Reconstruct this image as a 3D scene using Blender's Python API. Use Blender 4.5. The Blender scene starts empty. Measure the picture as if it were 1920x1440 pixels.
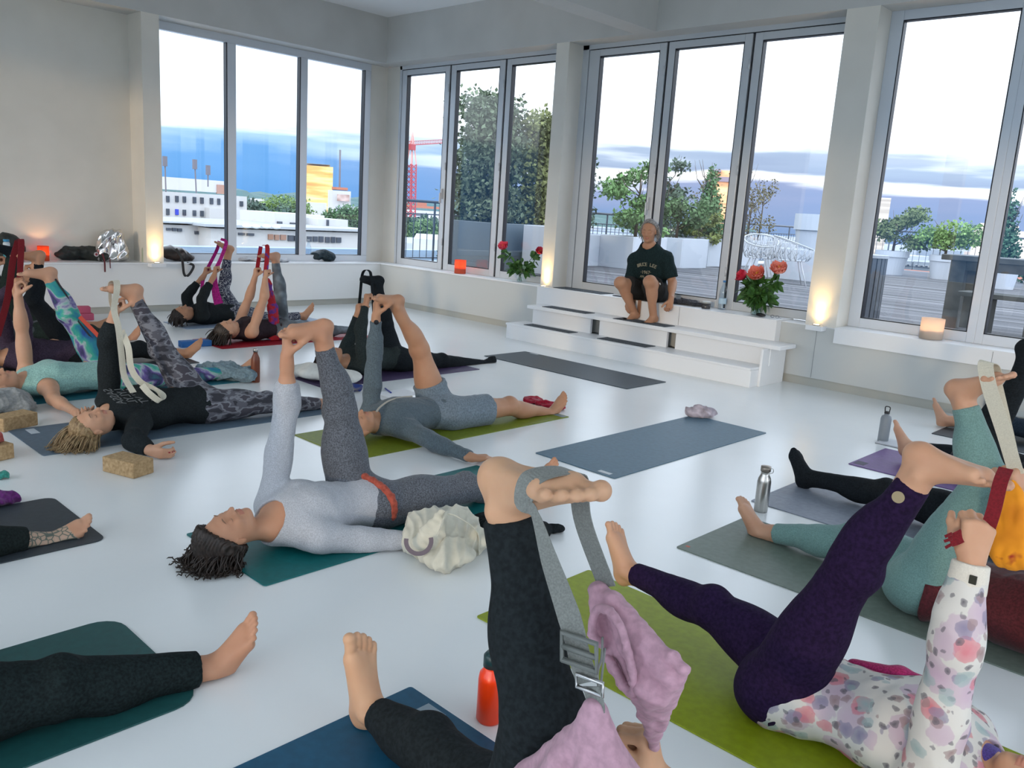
import bpy, math, random
import numpy as np
from mathutils import Vector, Matrix
random.seed(7)
SC = bpy.context.scene
COL = SC.collection

# ------------------------------------------------------------------ camera
cam_d = bpy.data.cameras.new('camera'); cam = bpy.data.objects.new('camera', cam_d); COL.objects.link(cam)
cam_d.sensor_width = 36.0; cam_d.lens = 1575.5*36/1920; cam_d.clip_start = .02; cam_d.clip_end = 4000
YAW, PITCH, ROLL = 2.3264, -.2018, .0638
fwd = np.array([math.cos(YAW)*math.cos(PITCH), math.sin(YAW)*math.cos(PITCH), math.sin(PITCH)])
rgt = np.array([math.sin(YAW), -math.cos(YAW), 0.]); upv = np.cross(rgt, fwd)
r2 = rgt*math.cos(ROLL)+upv*math.sin(ROLL); u2 = -rgt*math.sin(ROLL)+upv*math.cos(ROLL)
cam.matrix_world = Matrix(((r2[0], u2[0], -fwd[0], 0), (r2[1], u2[1], -fwd[1], 0), (r2[2], u2[2], -fwd[2], 1.5), (0, 0, 0, 1)))
SC.camera = cam

# ------------------------------------------------------------------ view and world
SC.view_settings.view_transform = 'Standard'; SC.view_settings.look = 'None'
SC.view_settings.gamma = 1.0; SC.view_settings.use_curve_mapping = False
SC.view_settings.exposure = 0.6
SC.cycles.use_denoising = True
SC.cycles.max_bounces = 10; SC.cycles.diffuse_bounces = 5; SC.cycles.glossy_bounces = 4
SC.cycles.transparent_max_bounces = 16; SC.cycles.transmission_bounces = 6
SC.cycles.sample_clamp_indirect = 6.0
SC.cycles.caustics_reflective = False; SC.cycles.caustics_refractive = False

W = bpy.data.worlds.new('dusk_sky'); SC.world = W; W.use_nodes = True
wn = W.node_tree; wn.nodes.clear()
def N(nt, typ, **kw):
    n = nt.nodes.new(typ)
    for k, v in kw.items():
        if k in n.inputs.keys() if hasattr(n.inputs, 'keys') else False: n.inputs[k].default_value = v
        else: setattr(n, k, v)
    return n
def ramp(nt, stops, interp='LINEAR'):
    n = nt.nodes.new('ShaderNodeValToRGB'); n.color_ramp.interpolation = interp
    e = n.color_ramp.elements
    while len(e) < len(stops): e.new(.5)
    for i, (p, c) in enumerate(stops):
        e[i].position = p; e[i].color = (*c, 1) if len(c) == 3 else c
    return n
def lin(r, g, b):
    f = lambda c: ((c/255+.055)/1.055)**2.4 if c > 10 else c/255/12.92
    return (f(r), f(g), f(b))
def world_nodes():
    L = wn.links.new
    tc = wn.nodes.new('ShaderNodeTexCoord'); sep = wn.nodes.new('ShaderNodeSeparateXYZ'); L(tc.outputs['Generated'], sep.inputs[0])
    # streaky clouds: noise stretched along the horizon
    mp = wn.nodes.new('ShaderNodeMapping'); mp.inputs['Scale'].default_value = (2.2, 2.2, 22); L(tc.outputs['Generated'], mp.inputs[0])
    ns = wn.nodes.new('ShaderNodeTexNoise'); ns.inputs['Scale'].default_value = 1.6; ns.inputs['Detail'].default_value = 5; L(mp.outputs[0], ns.inputs[0])
    ma = wn.nodes.new('ShaderNodeMath'); ma.operation = 'MULTIPLY_ADD'; L(ns.outputs[0], ma.inputs[0]); ma.inputs[1].default_value = .07
    L(sep.outputs['Z'], ma.inputs[2])
    sub = wn.nodes.new('ShaderNodeMath'); sub.operation = 'SUBTRACT'; L(ma.outputs[0], sub.inputs[0]); sub.inputs[1].default_value = .035
    # map elevation -.1 .. .3 to 0..1
    mr = wn.nodes.new('ShaderNodeMapRange'); mr.inputs[1].default_value = -.05; mr.inputs[2].default_value = .25; L(sub.outputs[0], mr.inputs[0])
    e = lambda z: (z+.05)/.3
    west = ramp(wn, [(0, lin(85, 130, 180)), (e(.0), lin(88, 146, 205)), (e(.045), lin(105, 160, 215)), (e(.064), lin(165, 200, 228)), (e(.08), (1.15, 1.25, 1.35)), (1, (1.5, 1.65, 1.85))])
    north = ramp(wn, [(0, lin(110, 135, 170)), (e(.0), lin(118, 145, 185)), (e(.036), lin(145, 158, 192)), (e(.044), (1., 1.02, 1.08)), (e(.056), (1.05, 1.08, 1.1)),
                      (e(.062), lin(152, 168, 196)), (e(.075), lin(165, 182, 206)), (e(.086), (1.1, 1.16, 1.25)), (1, (1.5, 1.65, 1.85))])
    L(mr.outputs[0], west.inputs[0]); L(mr.outputs[0], north.inputs[0])
    # azimuth blend: 0 towards -X (west), 1 towards +Y
    az = wn.nodes.new('ShaderNodeMapRange'); az.inputs[1].default_value = -.35; az.inputs[2].default_value = .12
    ad = wn.nodes.new('ShaderNodeMath'); ad.operation = 'ADD'; L(sep.outputs['X'], ad.inputs[0]); L(sep.outputs['Y'], ad.inputs[1]); L(ad.outputs[0], az.inputs[0])
    mx = wn.nodes.new('ShaderNodeMix'); mx.data_type = 'RGBA'; L(az.outputs[0], mx.inputs[0]); L(west.outputs[0], mx.inputs[6]); L(north.outputs[0], mx.inputs[7])
    # brighter sky higher up
    zr = wn.nodes.new('ShaderNodeMapRange'); zr.inputs[1].default_value = .1; zr.inputs[2].default_value = .6; zr.inputs[3].default_value = 1.0; zr.inputs[4].default_value = SKY_TOP; L(sep.outputs['Z'], zr.inputs[0])
    # the half of the sky behind the viewer still holds the bright evening light
    df = wn.nodes.new('ShaderNodeMath'); df.operation = 'SUBTRACT'; L(sep.outputs['X'], df.inputs[0]); L(sep.outputs['Y'], df.inputs[1])
    br = wn.nodes.new('ShaderNodeMapRange'); br.interpolation_type = 'SMOOTHSTEP'; br.inputs[1].default_value = 0.0; br.inputs[2].default_value = .9; br.inputs[3].default_value = 1.0; br.inputs[4].default_value = SKY_BACK; L(df.outputs[0], br.inputs[0])
    ml = wn.nodes.new('ShaderNodeMath'); ml.operation = 'MULTIPLY'; L(zr.outputs[0], ml.inputs[0]); L(br.outputs[0], ml.inputs[1])
    bg = wn.nodes.new('ShaderNodeBackground'); L(mx.outputs[2], bg.inputs[0]); L(ml.outputs[0], bg.inputs[1])
    out = wn.nodes.new('ShaderNodeOutputWorld'); L(bg.outputs[0], out.inputs[0])
SKY_TOP = 1.0; SKY_BACK = 1.5
world_nodes()
def sun(name, direction, energy, color, angle):
    l = bpy.data.lights.new(name, 'SUN'); l.energy = energy; l.color = color; l.angle = angle
    o = bpy.data.objects.new(name, l); COL.objects.link(o); o.rotation_euler = Vector(direction).to_track_quat('-Z', 'Y').to_euler(); return o
sun('low_sun', (-.35, .93, -.1), .5, (1, .74, .45), .05)      # grazing evening light on the towers outside
def portal(name, c, sx, sy, normal):
    l = bpy.data.lights.new(name, 'AREA'); l.shape = 'RECTANGLE'; l.size = sx; l.size_y = sy; l.cycles.is_portal = True
    o = bpy.data.objects.new(name, l); COL.objects.link(o)
    z = -Vector(normal); x = Vector((0, 0, 1)).cross(z).normalized(); y = z.cross(x)
    o.matrix_world = Matrix(((x[0], y[0], z[0], c[0]), (x[1], y[1], z[1], c[1]), (x[2], y[2], z[2], c[2]), (0, 0, 0, 1)))

# ------------------------------------------------------------------ materials
MATS = {}
def mat(name, color=(.8, .8, .8), rough=.6, metal=0., spec=.5, sss=0., emit=None, es=1., trans=0., bump=None, sheen=0.):
    if name in MATS: return MATS[name]
    m = bpy.data.materials.new(name); m.use_nodes = True; MATS[name] = m
    b = m.node_tree.nodes['Principled BSDF']
    b.inputs['Base Color'].default_value = (*color, 1); b.inputs['Roughness'].default_value = rough
    b.inputs['Metallic'].default_value = metal; b.inputs['Specular IOR Level'].default_value = spec
    if sss: b.inputs['Subsurface Weight'].default_value = sss; b.inputs['Subsurface Radius'].default_value = (.02, .008, .004); b.inputs['Subsurface Scale'].default_value = .6
    if sheen: b.inputs['Sheen Weight'].default_value = sheen
    if trans: b.inputs['Transmission Weight'].default_value = trans
    if emit: b.inputs['Emission Color'].default_value = (*emit, 1); b.inputs['Emission Strength'].default_value = es
    if bump: add_bump(m, *bump)
    return m
def add_bump(m, scale, strength, detail=3, stretch=(1, 1, 1)):
    nt = m.node_tree; tc = nt.nodes.new('ShaderNodeTexCoord'); mp = nt.nodes.new('ShaderNodeMapping'); mp.inputs['Scale'].default_value = stretch
    ns = nt.nodes.new('ShaderNodeTexNoise'); ns.inputs['Scale'].default_value = scale; ns.inputs['Detail'].default_value = detail
    bp = nt.nodes.new('ShaderNodeBump'); bp.inputs['Strength'].default_value = strength; bp.inputs['Distance'].default_value = .01
    nt.links.new(tc.outputs['Object'], mp.inputs[0]); nt.links.new(mp.outputs[0], ns.inputs[0]); nt.links.new(ns.outputs[0], bp.inputs['Height'])
    nt.links.new(bp.outputs[0], nt.nodes['Principled BSDF'].inputs['Normal'])
def noisemat(name, stops, scale=5, detail=3, rough=.8, stretch=(1, 1, 1), interp='LINEAR', bump=0., distort=0., typ='NOISE', metal=0., spec=.4, sheen=0., rot=(0, 0, 0), sss=0.):
    """principled material whose base colour is a ramp over a noise or voronoi texture in object space"""
    if name in MATS: return MATS[name]
    m = mat(name, stops[0][1], rough, metal, spec, sheen=sheen, sss=sss); nt = m.node_tree; L = nt.links.new
    tc = nt.nodes.new('ShaderNodeTexCoord'); mp = nt.nodes.new('ShaderNodeMapping'); mp.inputs['Scale'].default_value = stretch; mp.inputs['Rotation'].default_value = rot
    L(tc.outputs['Object'], mp.inputs[0])
    if typ == 'NOISE':
        ns = nt.nodes.new('ShaderNodeTexNoise'); ns.inputs['Scale'].default_value = scale; ns.inputs['Detail'].default_value = detail; ns.inputs['Distortion'].default_value = distort
        src = ns.outputs[0]
    elif typ == 'WAVE':
        ns = nt.nodes.new('ShaderNodeTexWave'); ns.inputs['Scale'].default_value = scale; ns.inputs['Distortion'].default_value = distort; ns.inputs['Detail'].default_value = detail; src = ns.outputs[1]
    else:
        ns = nt.nodes.new('ShaderNodeTexVoronoi'); ns.inputs['Scale'].default_value = scale; src = ns.outputs[0]
        if typ == 'EDGE': ns.feature = 'DISTANCE_TO_EDGE'
    L(mp.outputs[0], ns.inputs[0]); r = ramp(nt, stops, interp); L(src, r.inputs[0])
    b = nt.nodes['Principled BSDF']; L(r.outputs[0], b.inputs['Base Color'])
    if bump:
        bp = nt.nodes.new('ShaderNodeBump'); bp.inputs['Strength'].default_value = bump; bp.inputs['Distance'].default_value = .01; L(src, bp.inputs['Height']); L(bp.outputs[0], b.inputs['Normal'])
    return m
def glassmat(name, tint=(1, 1, 1), refl=1.0, rough=0.):
    if name in MATS: return MATS[name]
    m = bpy.data.materials.new(name); m.use_nodes = True; MATS[name] = m; nt = m.node_tree; nt.nodes.clear()
    t = nt.nodes.new('ShaderNodeBsdfTransparent'); t.inputs[0].default_value = (*tint, 1)
    g = nt.nodes.new('ShaderNodeBsdfGlossy'); g.inputs['Roughness'].default_value = rough
    lw = nt.nodes.new('ShaderNodeLayerWeight'); pw = nt.nodes.new('ShaderNodeMath'); pw.operation = 'POWER'; pw.inputs[1].default_value = 4.0
    mu = nt.nodes.new('ShaderNodeMath'); mu.operation = 'MULTIPLY_ADD'; mu.inputs[1].default_value = .9*refl; mu.inputs[2].default_value = .04*refl
    nt.links.new(lw.outputs['Facing'], pw.inputs[0]); lw.inputs[0].default_value = .5
    mx = nt.nodes.new('ShaderNodeMixShader'); o = nt.nodes.new('ShaderNodeOutputMaterial')
    L = nt.links.new; L(pw.outputs[0], mu.inputs[0]); L(mu.outputs[0], mx.inputs[0]); L(t.outputs[0], mx.inputs[1]); L(g.outputs[0], mx.inputs[2]); L(mx.outputs[0], o.inputs[0])
    return m
def glowglass(name, color):
    """frosted candle glass: lets the flame inside shine through it"""
    if name in MATS: return MATS[name]
    m = bpy.data.materials.new(name); m.use_nodes = True; MATS[name] = m; nt = m.node_tree; nt.nodes.clear()
    t = nt.nodes.new('ShaderNodeBsdfTranslucent'); t.inputs[0].default_value = (*color, 1)
    d = nt.nodes.new('ShaderNodeBsdfDiffuse'); d.inputs[0].default_value = (*color, 1)
    mx = nt.nodes.new('ShaderNodeMixShader'); mx.inputs[0].default_value = .35; o = nt.nodes.new('ShaderNodeOutputMaterial')
    L = nt.links.new; L(t.outputs[0], mx.inputs[1]); L(d.outputs[0], mx.inputs[2]); L(mx.outputs[0], o.inputs[0]); return m

# ------------------------------------------------------------------ mesh builder
def V3(*a): return np.array(a, float)
def nrm(v):
    v = np.asarray(v, float); return v/(np.linalg.norm(v)+1e-12)
def perp(d):
    d = nrm(d); a = V3(0, 0, 1) if abs(d[2]) < .9 else V3(1, 0, 0); x = nrm(np.cross(d, a)); return x, np.cross(d, x)
class MB:
    def __init__(s): s.v = []; s.f = []; s.m = []; s.n = 0
    def add(s, vs, fs, mi=0):
        s.v.extend([tuple(map(float, p)) for p in vs]); s.f.extend([tuple(i+s.n for i in f) for f in fs]); s.m.extend([mi]*len(fs)); s.n += len(vs); return s
    def box(s, x0, x1, y0, y1, z0, z1, mi=0):
        x0, x1 = min(x0, x1), max(x0, x1); y0, y1 = min(y0, y1), max(y0, y1); z0, z1 = min(z0, z1), max(z0, z1)
        v = [(x, y, z) for z in (z0, z1) for y in (y0, y1) for x in (x0, x1)]
        return s.add(v, [(0, 2, 3, 1), (4, 5, 7, 6), (0, 1, 5, 4), (2, 6, 7, 3), (0, 4, 6, 2), (1, 3, 7, 5)], mi)
    def obox(s, c, ax, ay, az, mi=0):
        """box from centre and three half-extent vectors"""
        c, ax, ay, az = map(np.asarray, (c, ax, ay, az)); v = [c+i*ax+j*ay+k*az for k in (-1, 1) for j in (-1, 1) for i in (-1, 1)]
        return s.add(v, [(0, 2, 3, 1), (4, 5, 7, 6), (0, 1, 5, 4), (2, 6, 7, 3), (0, 4, 6, 2), (1, 3, 7, 5)], mi)
    def prism(s, poly, z0, z1, mi=0):
        n = len(poly); v = [(x, y, z0) for x, y in poly]+[(x, y, z1) for x, y in poly]
        return s.add(v, [tuple(range(n))[::-1], tuple(range(n, 2*n))]+[(i, (i+1) % n, (i+1) % n+n, i+n) for i in range(n)], mi)
    def tube(s, pts, r, seg=8, mi=0, cap=True):
        pts = [np.asarray(p, float) for p in pts]; n = len(pts); rs = r if hasattr(r, '__len__') else [r]*n
        x = None; vs = []
        for i, p in enumerate(pts):
            d = nrm(pts[min(i+1, n-1)]-pts[max(i-1, 0)])
            if x is None: x, _ = perp(d)
            x = nrm(x-d*np.dot(x, d)); y = np.cross(d, x)
            for k in range(seg):
                a = 2*math.pi*k/seg; vs.append(p+rs[i]*(x*math.cos(a)+y*math.sin(a)))
        fs = [(i*seg+k, i*seg+(k+1) % seg, (i+1)*seg+(k+1) % seg, (i+1)*seg+k) for i in range(n-1) for k in range(seg)]
        if cap: fs += [tuple(range(seg))[::-1], tuple((n-1)*seg+k for k in range(seg))]
        return s.add(vs, fs, mi)
    def lathe(s, prof, c=(0, 0, 0), seg=24, mi=0, axis=None):
        """prof: list of (radius, height)"""
        c = np.asarray(c, float); ax = nrm(axis) if axis is not None else V3(0, 0, 1); x, y = perp(ax); vs = []
        for r, h in prof:
            for k in range(seg):
                a = 2*math.pi*k/seg; vs.append(c+ax*h+r*(x*math.cos(a)+y*math.sin(a)))
        n = len(prof)
        fs = [(i*seg+k, i*seg+(k+1) % seg, (i+1)*seg+(k+1) % seg, (i+1)*seg+k) for i in range(n-1) for k in range(seg)]
        fs += [tuple(range(seg))[::-1], tuple((n-1)*seg+k for k in range(seg))]
        return s.add(vs, fs, mi)
    def ell(s, c, r, seg=12, rings=8, mi=0):
        c = np.asarray(c, float); r = (r, r, r) if not hasattr(r, '__len__') else r; vs = [c+V3(0, 0, -r[2])]
        for i in range(1, rings):
            t = math.pi*i/rings
            for k in range(seg):
                a = 2*math.pi*k/seg; vs.append(c+V3(r[0]*math.sin(t)*math.cos(a), r[1]*math.sin(t)*math.sin(a), -r[2]*math.cos(t)))
        vs.append(c+V3(0, 0, r[2])); fs = [(0, 1+(k+1) % seg, 1+k) for k in range(seg)]
        for i in range(rings-2):
            for k in range(seg): fs.append((1+i*seg+k, 1+i*seg+(k+1) % seg, 1+(i+1)*seg+(k+1) % seg, 1+(i+1)*seg+k))
        b = 1+(rings-2)*seg; fs += [(b+k, b+(k+1) % seg, len(vs)-1) for k in range(seg)]
        return s.add(vs, fs, mi)
    def ribbon(s, pts, wd, w, th=.002, mi=0):
        """flat strap along pts, width direction(s) wd"""
        pts = [np.asarray(p, float) for p in pts]; n = len(pts); vs = []
        for i, p in enumerate(pts):
            d = nrm(pts[min(i+1, n-1)]-pts[max(i-1, 0)]); a = np.asarray(wd[min(i, len(wd)-1)] if isinstance(wd, list) else wd, float)
            a = nrm(a-d*np.dot(a, d)); b = np.cross(d, a); ww = float(np.interp(i/max(n-1, 1), np.linspace(0, 1, len(w)), w)) if hasattr(w, '__len__') else w
            vs += [p-a*ww/2-b*th/2, p+a*ww/2-b*th/2, p+a*ww/2+b*th/2, p-a*ww/2+b*th/2]
        fs = [(i*4+k, i*4+(k+1) % 4, (i+1)*4+(k+1) % 4, (i+1)*4+k) for i in range(n-1) for k in range(4)]+[(3, 2, 1, 0), (n*4-4, n*4-3, n*4-2, n*4-1)]
        return s.add(vs, fs, mi)
def smooth_path(pts, n=6):
    """Catmull-Rom through pts"""
    P = [np.asarray(p, float) for p in pts]; P = [2*P[0]-P[1]]+P+[2*P[-1]-P[-2]]; out = []
    for i in range(1, len(P)-2):
        for k in range(n):
            t = k/n; a, b, c, d = P[i-1:i+3]
            out.append(.5*((2*b)+(-a+c)*t+(2*a-5*b+4*c-d)*t*t+(-a+3*b-3*c+d)*t**3))
    return out+[P[-2]]
def obj(name, mb, mats, parent=None, smooth=False, bevel=0., local=False, kind=None, label=None, base=None):
    """link a builder (world coordinates) as one mesh object; base moves its origin to that point"""
    me = bpy.data.meshes.new(name)
    if isinstance(mb, MB):
        me.from_pydata(mb.v, [], mb.f); mi = mb.m
        me.polygons.foreach_set('material_index', mi)
    else:
        v, f = mb; me.vertices.add(len(v)); me.vertices.foreach_set('co', v.astype(np.float32).ravel())
        me.loops.add(f.size); me.loops.foreach_set('vertex_index', f.astype(np.int32).ravel())
        me.polygons.add(len(f)); me.polygons.foreach_set('loop_start', np.arange(0, f.size, 4, dtype=np.int32))
    for m in (mats if isinstance(mats, (list, tuple)) else [mats]): me.materials.append(m)
    if smooth: me.polygons.foreach_set('use_smooth', [True]*len(me.polygons))
    me.update(calc_edges=True); me.validate()
    o = bpy.data.objects.new(name, me); COL.objects.link(o)
    if parent is not None:
        o.parent = parent
        if not local: o.matrix_parent_inverse = Matrix.Translation(-parent.location)
    elif base is not None:
        me.transform(Matrix.Translation(-Vector(base))); o.location = base
    if bevel:
        b = o.modifiers.new('bevel', 'BEVEL'); b.width = bevel; b.segments = 2; b.limit_method = 'ANGLE'
    if kind: o['kind'] = kind
    if label: o['label'] = label
    return o
def thing(name, label, cat, loc=(0, 0, 0), group=None, rot=0.):
    o = bpy.data.objects.new(name, None); COL.objects.link(o); o.location = loc; o.rotation_euler = (0, 0, rot); o.empty_display_size = .1
    return tag(o, label, cat, group)
def tag(o, label, cat, group=None):
    o['label'] = label; o['category'] = cat
    if group: o['group'] = group
    return o
def struct(name, mb, m, **k): return obj(name, mb, m, kind='structure', **k)
def copy_tree(o, parent=None):
    c = o.copy(); COL.objects.link(c); c.parent = parent
    if parent is not None: c.matrix_parent_inverse = o.matrix_parent_inverse.copy()
    for ch in list(o.children): copy_tree(ch, c)
    return c
def text(name, s, size, m, origin, xdir, up, parent, align='CENTER', th=.0006, shear=0):
    cu = bpy.data.curves.new(name, 'FONT'); cu.body = s; cu.size = size; cu.align_x = align; cu.extrude = th; cu.materials.append(m)
    tmp = bpy.data.objects.new(name+'_curve', cu); COL.objects.link(tmp); me = bpy.data.meshes.new_from_object(tmp); bpy.data.objects.remove(tmp)
    o = bpy.data.objects.new(name, me); COL.objects.link(o)
    x = nrm(xdir); y = nrm(np.asarray(up, float)-x*np.dot(up, x)); z = np.cross(x, y); g = origin
    mw = Matrix(((x[0], y[0], z[0], g[0]), (x[1], y[1], z[1], g[1]), (x[2], y[2], z[2], g[2]), (0, 0, 0, 1)))
    if parent is not None: o.parent = parent; o.matrix_parent_inverse = Matrix.Translation(-parent.location)
    o.matrix_basis = mw
    return o

# ================================================================== the room
WHITE = mat('white_lacquer', (.80, .82, .84), .35)
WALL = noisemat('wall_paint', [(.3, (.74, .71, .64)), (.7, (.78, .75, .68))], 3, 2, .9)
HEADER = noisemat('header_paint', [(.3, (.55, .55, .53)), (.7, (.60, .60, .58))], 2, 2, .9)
CEIL = mat('ceiling_paint', (.8, .82, .83), .9)
SKIRT = mat('skirting_shaded', (.42, .42, .38), .7)  # grey-beige base strip, with the shade of its recess in the colour
FRAME = mat('grey_aluminium', (.62, .65, .68), .35, .15)
WFRAME = mat('white_aluminium', (.66, .70, .75), .35, .1)
GASK = mat('black_gasket', (.012, .014, .02), .4)
GLASS = glassmat('window_glass', (.97, .985, 1.0), 1.0)
FLOOR = noisemat('white_epoxy', [(.25, (.80, .835, .845)), (.75, (.86, .885, .89))], 1.3, 4, .25, spec=.7)
add_bump(FLOOR, 14, .035, 2)
SEAM = mat('panel_seam', (.25, .26, .27), .8)

XA, YB, ZS, ZO, ZC = -10.40, 7.94, .594, 3.5, 4.13
X1, Y0 = 5.0, -3.6
struct('floor', MB().box(-10.46, X1, Y0, 8.0, -.12, 0), FLOOR)
struct('ceiling', MB().box(-11.05, X1+.2, Y0-.2, 8.6, ZC, ZC+.15), CEIL)
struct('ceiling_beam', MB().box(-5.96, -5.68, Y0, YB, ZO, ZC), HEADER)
# left side: low wall with ledge, deep wall panel, column, header
struct('trim_5', MB().box(-11.05, XA, Y0, 8.5, .085, ZS).box(-11.05, -10.43, Y0, 8.5, -.1, .085), mat('parapet_white', (.76, .77, .765), .6))
struct('wall_left', MB().box(-11.05, -10.78, Y0, 4.39, ZS, ZO), WALL)
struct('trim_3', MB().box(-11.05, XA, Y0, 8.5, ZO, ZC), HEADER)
struct('ledge_left', MB().box(-11.0, -10.385, Y0, 8.3, ZS-.002, ZS+.016), WHITE, bevel=.004)
struct('column_left', MB().box(-10.9, XA, 4.39, 4.60, ZS, ZO), WALL)
struct('column_corner', MB().box(-10.84, -10.72, 7.90, 8.32, ZS, ZO).box(-10.84, -10.38, 8.22, 8.32, ZS, ZO), WALL)
struct('baseboard_left', MB().box(-10.445, -10.425, Y0, 7.98, 0, .085), SKIRT)
# back wall of the view (right-hand wall in the photo)
PANEL = mat('panel_white', (.54, .56, .55), .6)
struct('wall_right', MB().box(-10.4, X1, YB, 8.5, .085, ZS).box(-10.4, X1, 7.97, 8.5, -.1, .085), PANEL)
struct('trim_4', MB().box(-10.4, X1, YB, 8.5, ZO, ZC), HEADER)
struct('ledge_right', MB().box(-10.385, -7.05, YB-.015, 8.3, ZS-.002, ZS+.016).box(-3.83, -3.28, YB-.005, 8.3, ZS-.002, ZS+.006), WHITE, bevel=.004)
struct('ledge_window', MB().box(-3.27, X1, YB-.045, 8.3, ZS-.13, ZS+.02), WHITE, bevel=.004)
struct('column_middle', MB().box(-7.10, -6.90, YB, 8.30, ZS, ZO), WALL)
struct('column_right', MB().box(-3.585, -3.28, YB, 8.30, ZS, ZO), WALL)
struct('baseboard_right', MB().box(-10.43, X1, 7.955, 7.975, 0, .085), SKIRT)
struct('trim_1', MB().box(-3.46, -3.456, YB-.002, YB+.01, .09, .59).box(-1.9, -1.896, YB-.047, YB+.01, .09, .6).box(.2, .204, YB-.047, YB+.01, .09, .6), SEAM)
# walls behind the viewer, with tall window openings that let daylight in
bw = MB().box(-11.05, X1+.2, Y0-.2, Y0, -.1, ZS).box(-11.05, X1+.2, Y0-.2, Y0, ZO, ZC)
for a, b in ((-11.05, -9.6), (-6.4, -6.), (-2.8, -2.4), (.8, 1.2), (4.4, 5.2)): bw.box(a, b, Y0-.2, Y0, ZS, ZO)
struct('wall_back', bw, WALL)
struct('wall_far_right', MB().box(X1, X1+.2, Y0, 8.5, -.1, ZS).box(X1, X1+.2, Y0, 8.5, ZO, ZC).box(X1, X1+.2, Y0, -2.6, ZS, ZO).box(X1, X1+.2, .8, 1.3, ZS, ZO).box(X1, X1+.2, 4.6, 5.0, ZS, ZO).box(X1, X1+.2, 7.6, 8.5, ZS, ZO), WALL)

def leaf(kind, n, axis, c, a0, a1, z0, z1, g0, g1, gz0, gz1, th=.07, m=FRAME, hinges=True):
    """one glazed leaf; axis 'x' lies in the plane y=c, axis 'y' in the plane x=c. a = outer, g = glass extents"""
    P = (lambda u0, u1, v0, v1, w0, w1: (u0, u1, v0, v1, w0, w1)) if axis == 'x' else (lambda u0, u1, v0, v1, w0, w1: (v0, v1, u0, u1, w0, w1))
    cx, cy = ((a0+a1)/2, c) if axis == 'x' else (c, (a0+a1)/2)
    root = bpy.data.objects.new('%s_%d' % (kind, n), None); COL.objects.link(root); root.location = (cx, cy, z0); root['kind'] = 'structure'
    o = 1 if axis == 'x' else -1          # outwards direction
    f = MB()
    for u0, u1, w0, w1 in ((a0, g0, z0, z1), (g1, a1, z0, z1), (g0, g1, z0, gz0), (g0, g1, gz1, z1)): f.box(*P(u0, u1, c-th/2, c+th/2, w0, w1))
    obj('frame', f, m, root, bevel=.004)
    obj('pane', MB().box(*P(g0-.01, g1+.01, c-.006, c+.006, gz0-.01, gz1+.01)), GLASS, root)
    k = MB(); e = .009
    for u0, u1, w0, w1 in ((g0, g0+e, gz0, gz1), (g1-e, g1, gz0, gz1), (g0, g1, gz0, gz0+e), (g0, g1, gz1-e, gz1)): k.box(*P(u0, u1, c-.034, c+.034, w0, w1))
    obj('gasket', k, GASK, root)
    if hinges:
        h = MB()
        for z in (z0+.35, (z0+z1)/2, z1-.35): h.tube([P(a1-.0, a1, c-.045, c-.045, z, z)[0::2], P(a1, a1, c-.045, c-.045, z+.1, z+.1)[0::2]], .011)
        obj('hinge', h, m, root, smooth=True)
    return root
def gap(name, axis, c, a, z0, z1):
    P = (lambda u0, u1, v0, v1, w0, w1: (u0, u1, v0, v1, w0, w1)) if axis == 'x' else (lambda u0, u1, v0, v1, w0, w1: (v0, v1, u0, u1, w0, w1))
    m = MB()
    for q in a: m.box(*P(q-.005, q+.005, c-.03, c+.03, z0, z1))
    return m
# window of three fixed panes in the left wall
xw = -10.74
win = bpy.data.objects.new('window_1', None); COL.objects.link(win); win.location = (xw, 6.2, ZS); win['kind'] = 'structure'
f = MB(); zt, zb = 3.40, .70
g = [(4.66, 5.61), (5.735, 6.70), (6.815, 7.79)]
f.box(xw-.04, xw+.04, 4.55, 7.90, .59, zb).box(xw-.04, xw+.04, 4.55, 7.90, zt, 3.5).box(xw-.04, xw+.04, 4.55, g[0][0], zb, zt).box(xw-.04, xw+.04, g[2][1], 7.90, zb, zt)
obj('frame', f, WFRAME, win, bevel=.004)
MULL = mat('dark_mullion', (.16, .17, .20), .16, .8)
for a, b in ((g[0][1], g[1][0]), (g[1][1], g[2][0])): obj('mullion', MB().box(xw-.05, xw+.045, a, b, zb, zt), WFRAME, win, bevel=.003)
k = MB()
for a, b in g:
    obj('pane', MB().box(xw-.006, xw+.006, a, b, zb, zt), GLASS, win)
    k.box(xw-.03, xw+.046, b-.012, b+.002, zb, zt).box(xw-.03, xw+.03, a, b, zb, zb+.008)
obj('gasket', k, GASK, win)
# folding door leaves in the right wall
yw = 8.24; zd0, zd1, zg0, zg1 = ZS+.016, 3.44, .70, 3.365
n = 0
for a0, a1, g0, g1 in ((-10.345, -9.30, -10.24, -9.39), (-9.265, -8.215, -9.16, -8.31), (-8.18, -7.13, -8.09, -7.22),
                       (-6.80, -5.705, -6.64, -5.79), (-5.675, -4.66, -5.59, -4.745), (-4.63, -3.60, -4.54, -3.69)):
    n += 1; lf_ = leaf('door', n, 'x', yw, a0, a1, zd0, zd1, g0, g1, zg0, zg1)
for i_, x_ in ((1, -9.335), (4, -5.75)): obj('handle', MB().box(x_-.012, x_+.012, 8.165, 8.205, 1.62, 1.76).box(x_-.009, x_+.009, 8.14, 8.17, 1.56, 1.70), FRAME, bpy.data.objects['door_%d' % i_], bevel=.003)
struct('door_frame_1', MB().box(-10.40, -7.10, 8.2, 8.3, 3.45, 3.52).box(-10.40, -10.355, 8.2, 8.3, ZS, 3.5), FRAME)
struct('door_frame_2', MB().box(-6.90, -3.58, 8.2, 8.3, 3.45, 3.52).box(-6.90, -6.81, 8.2, 8.3, ZS, 3.5), FRAME)
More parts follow.
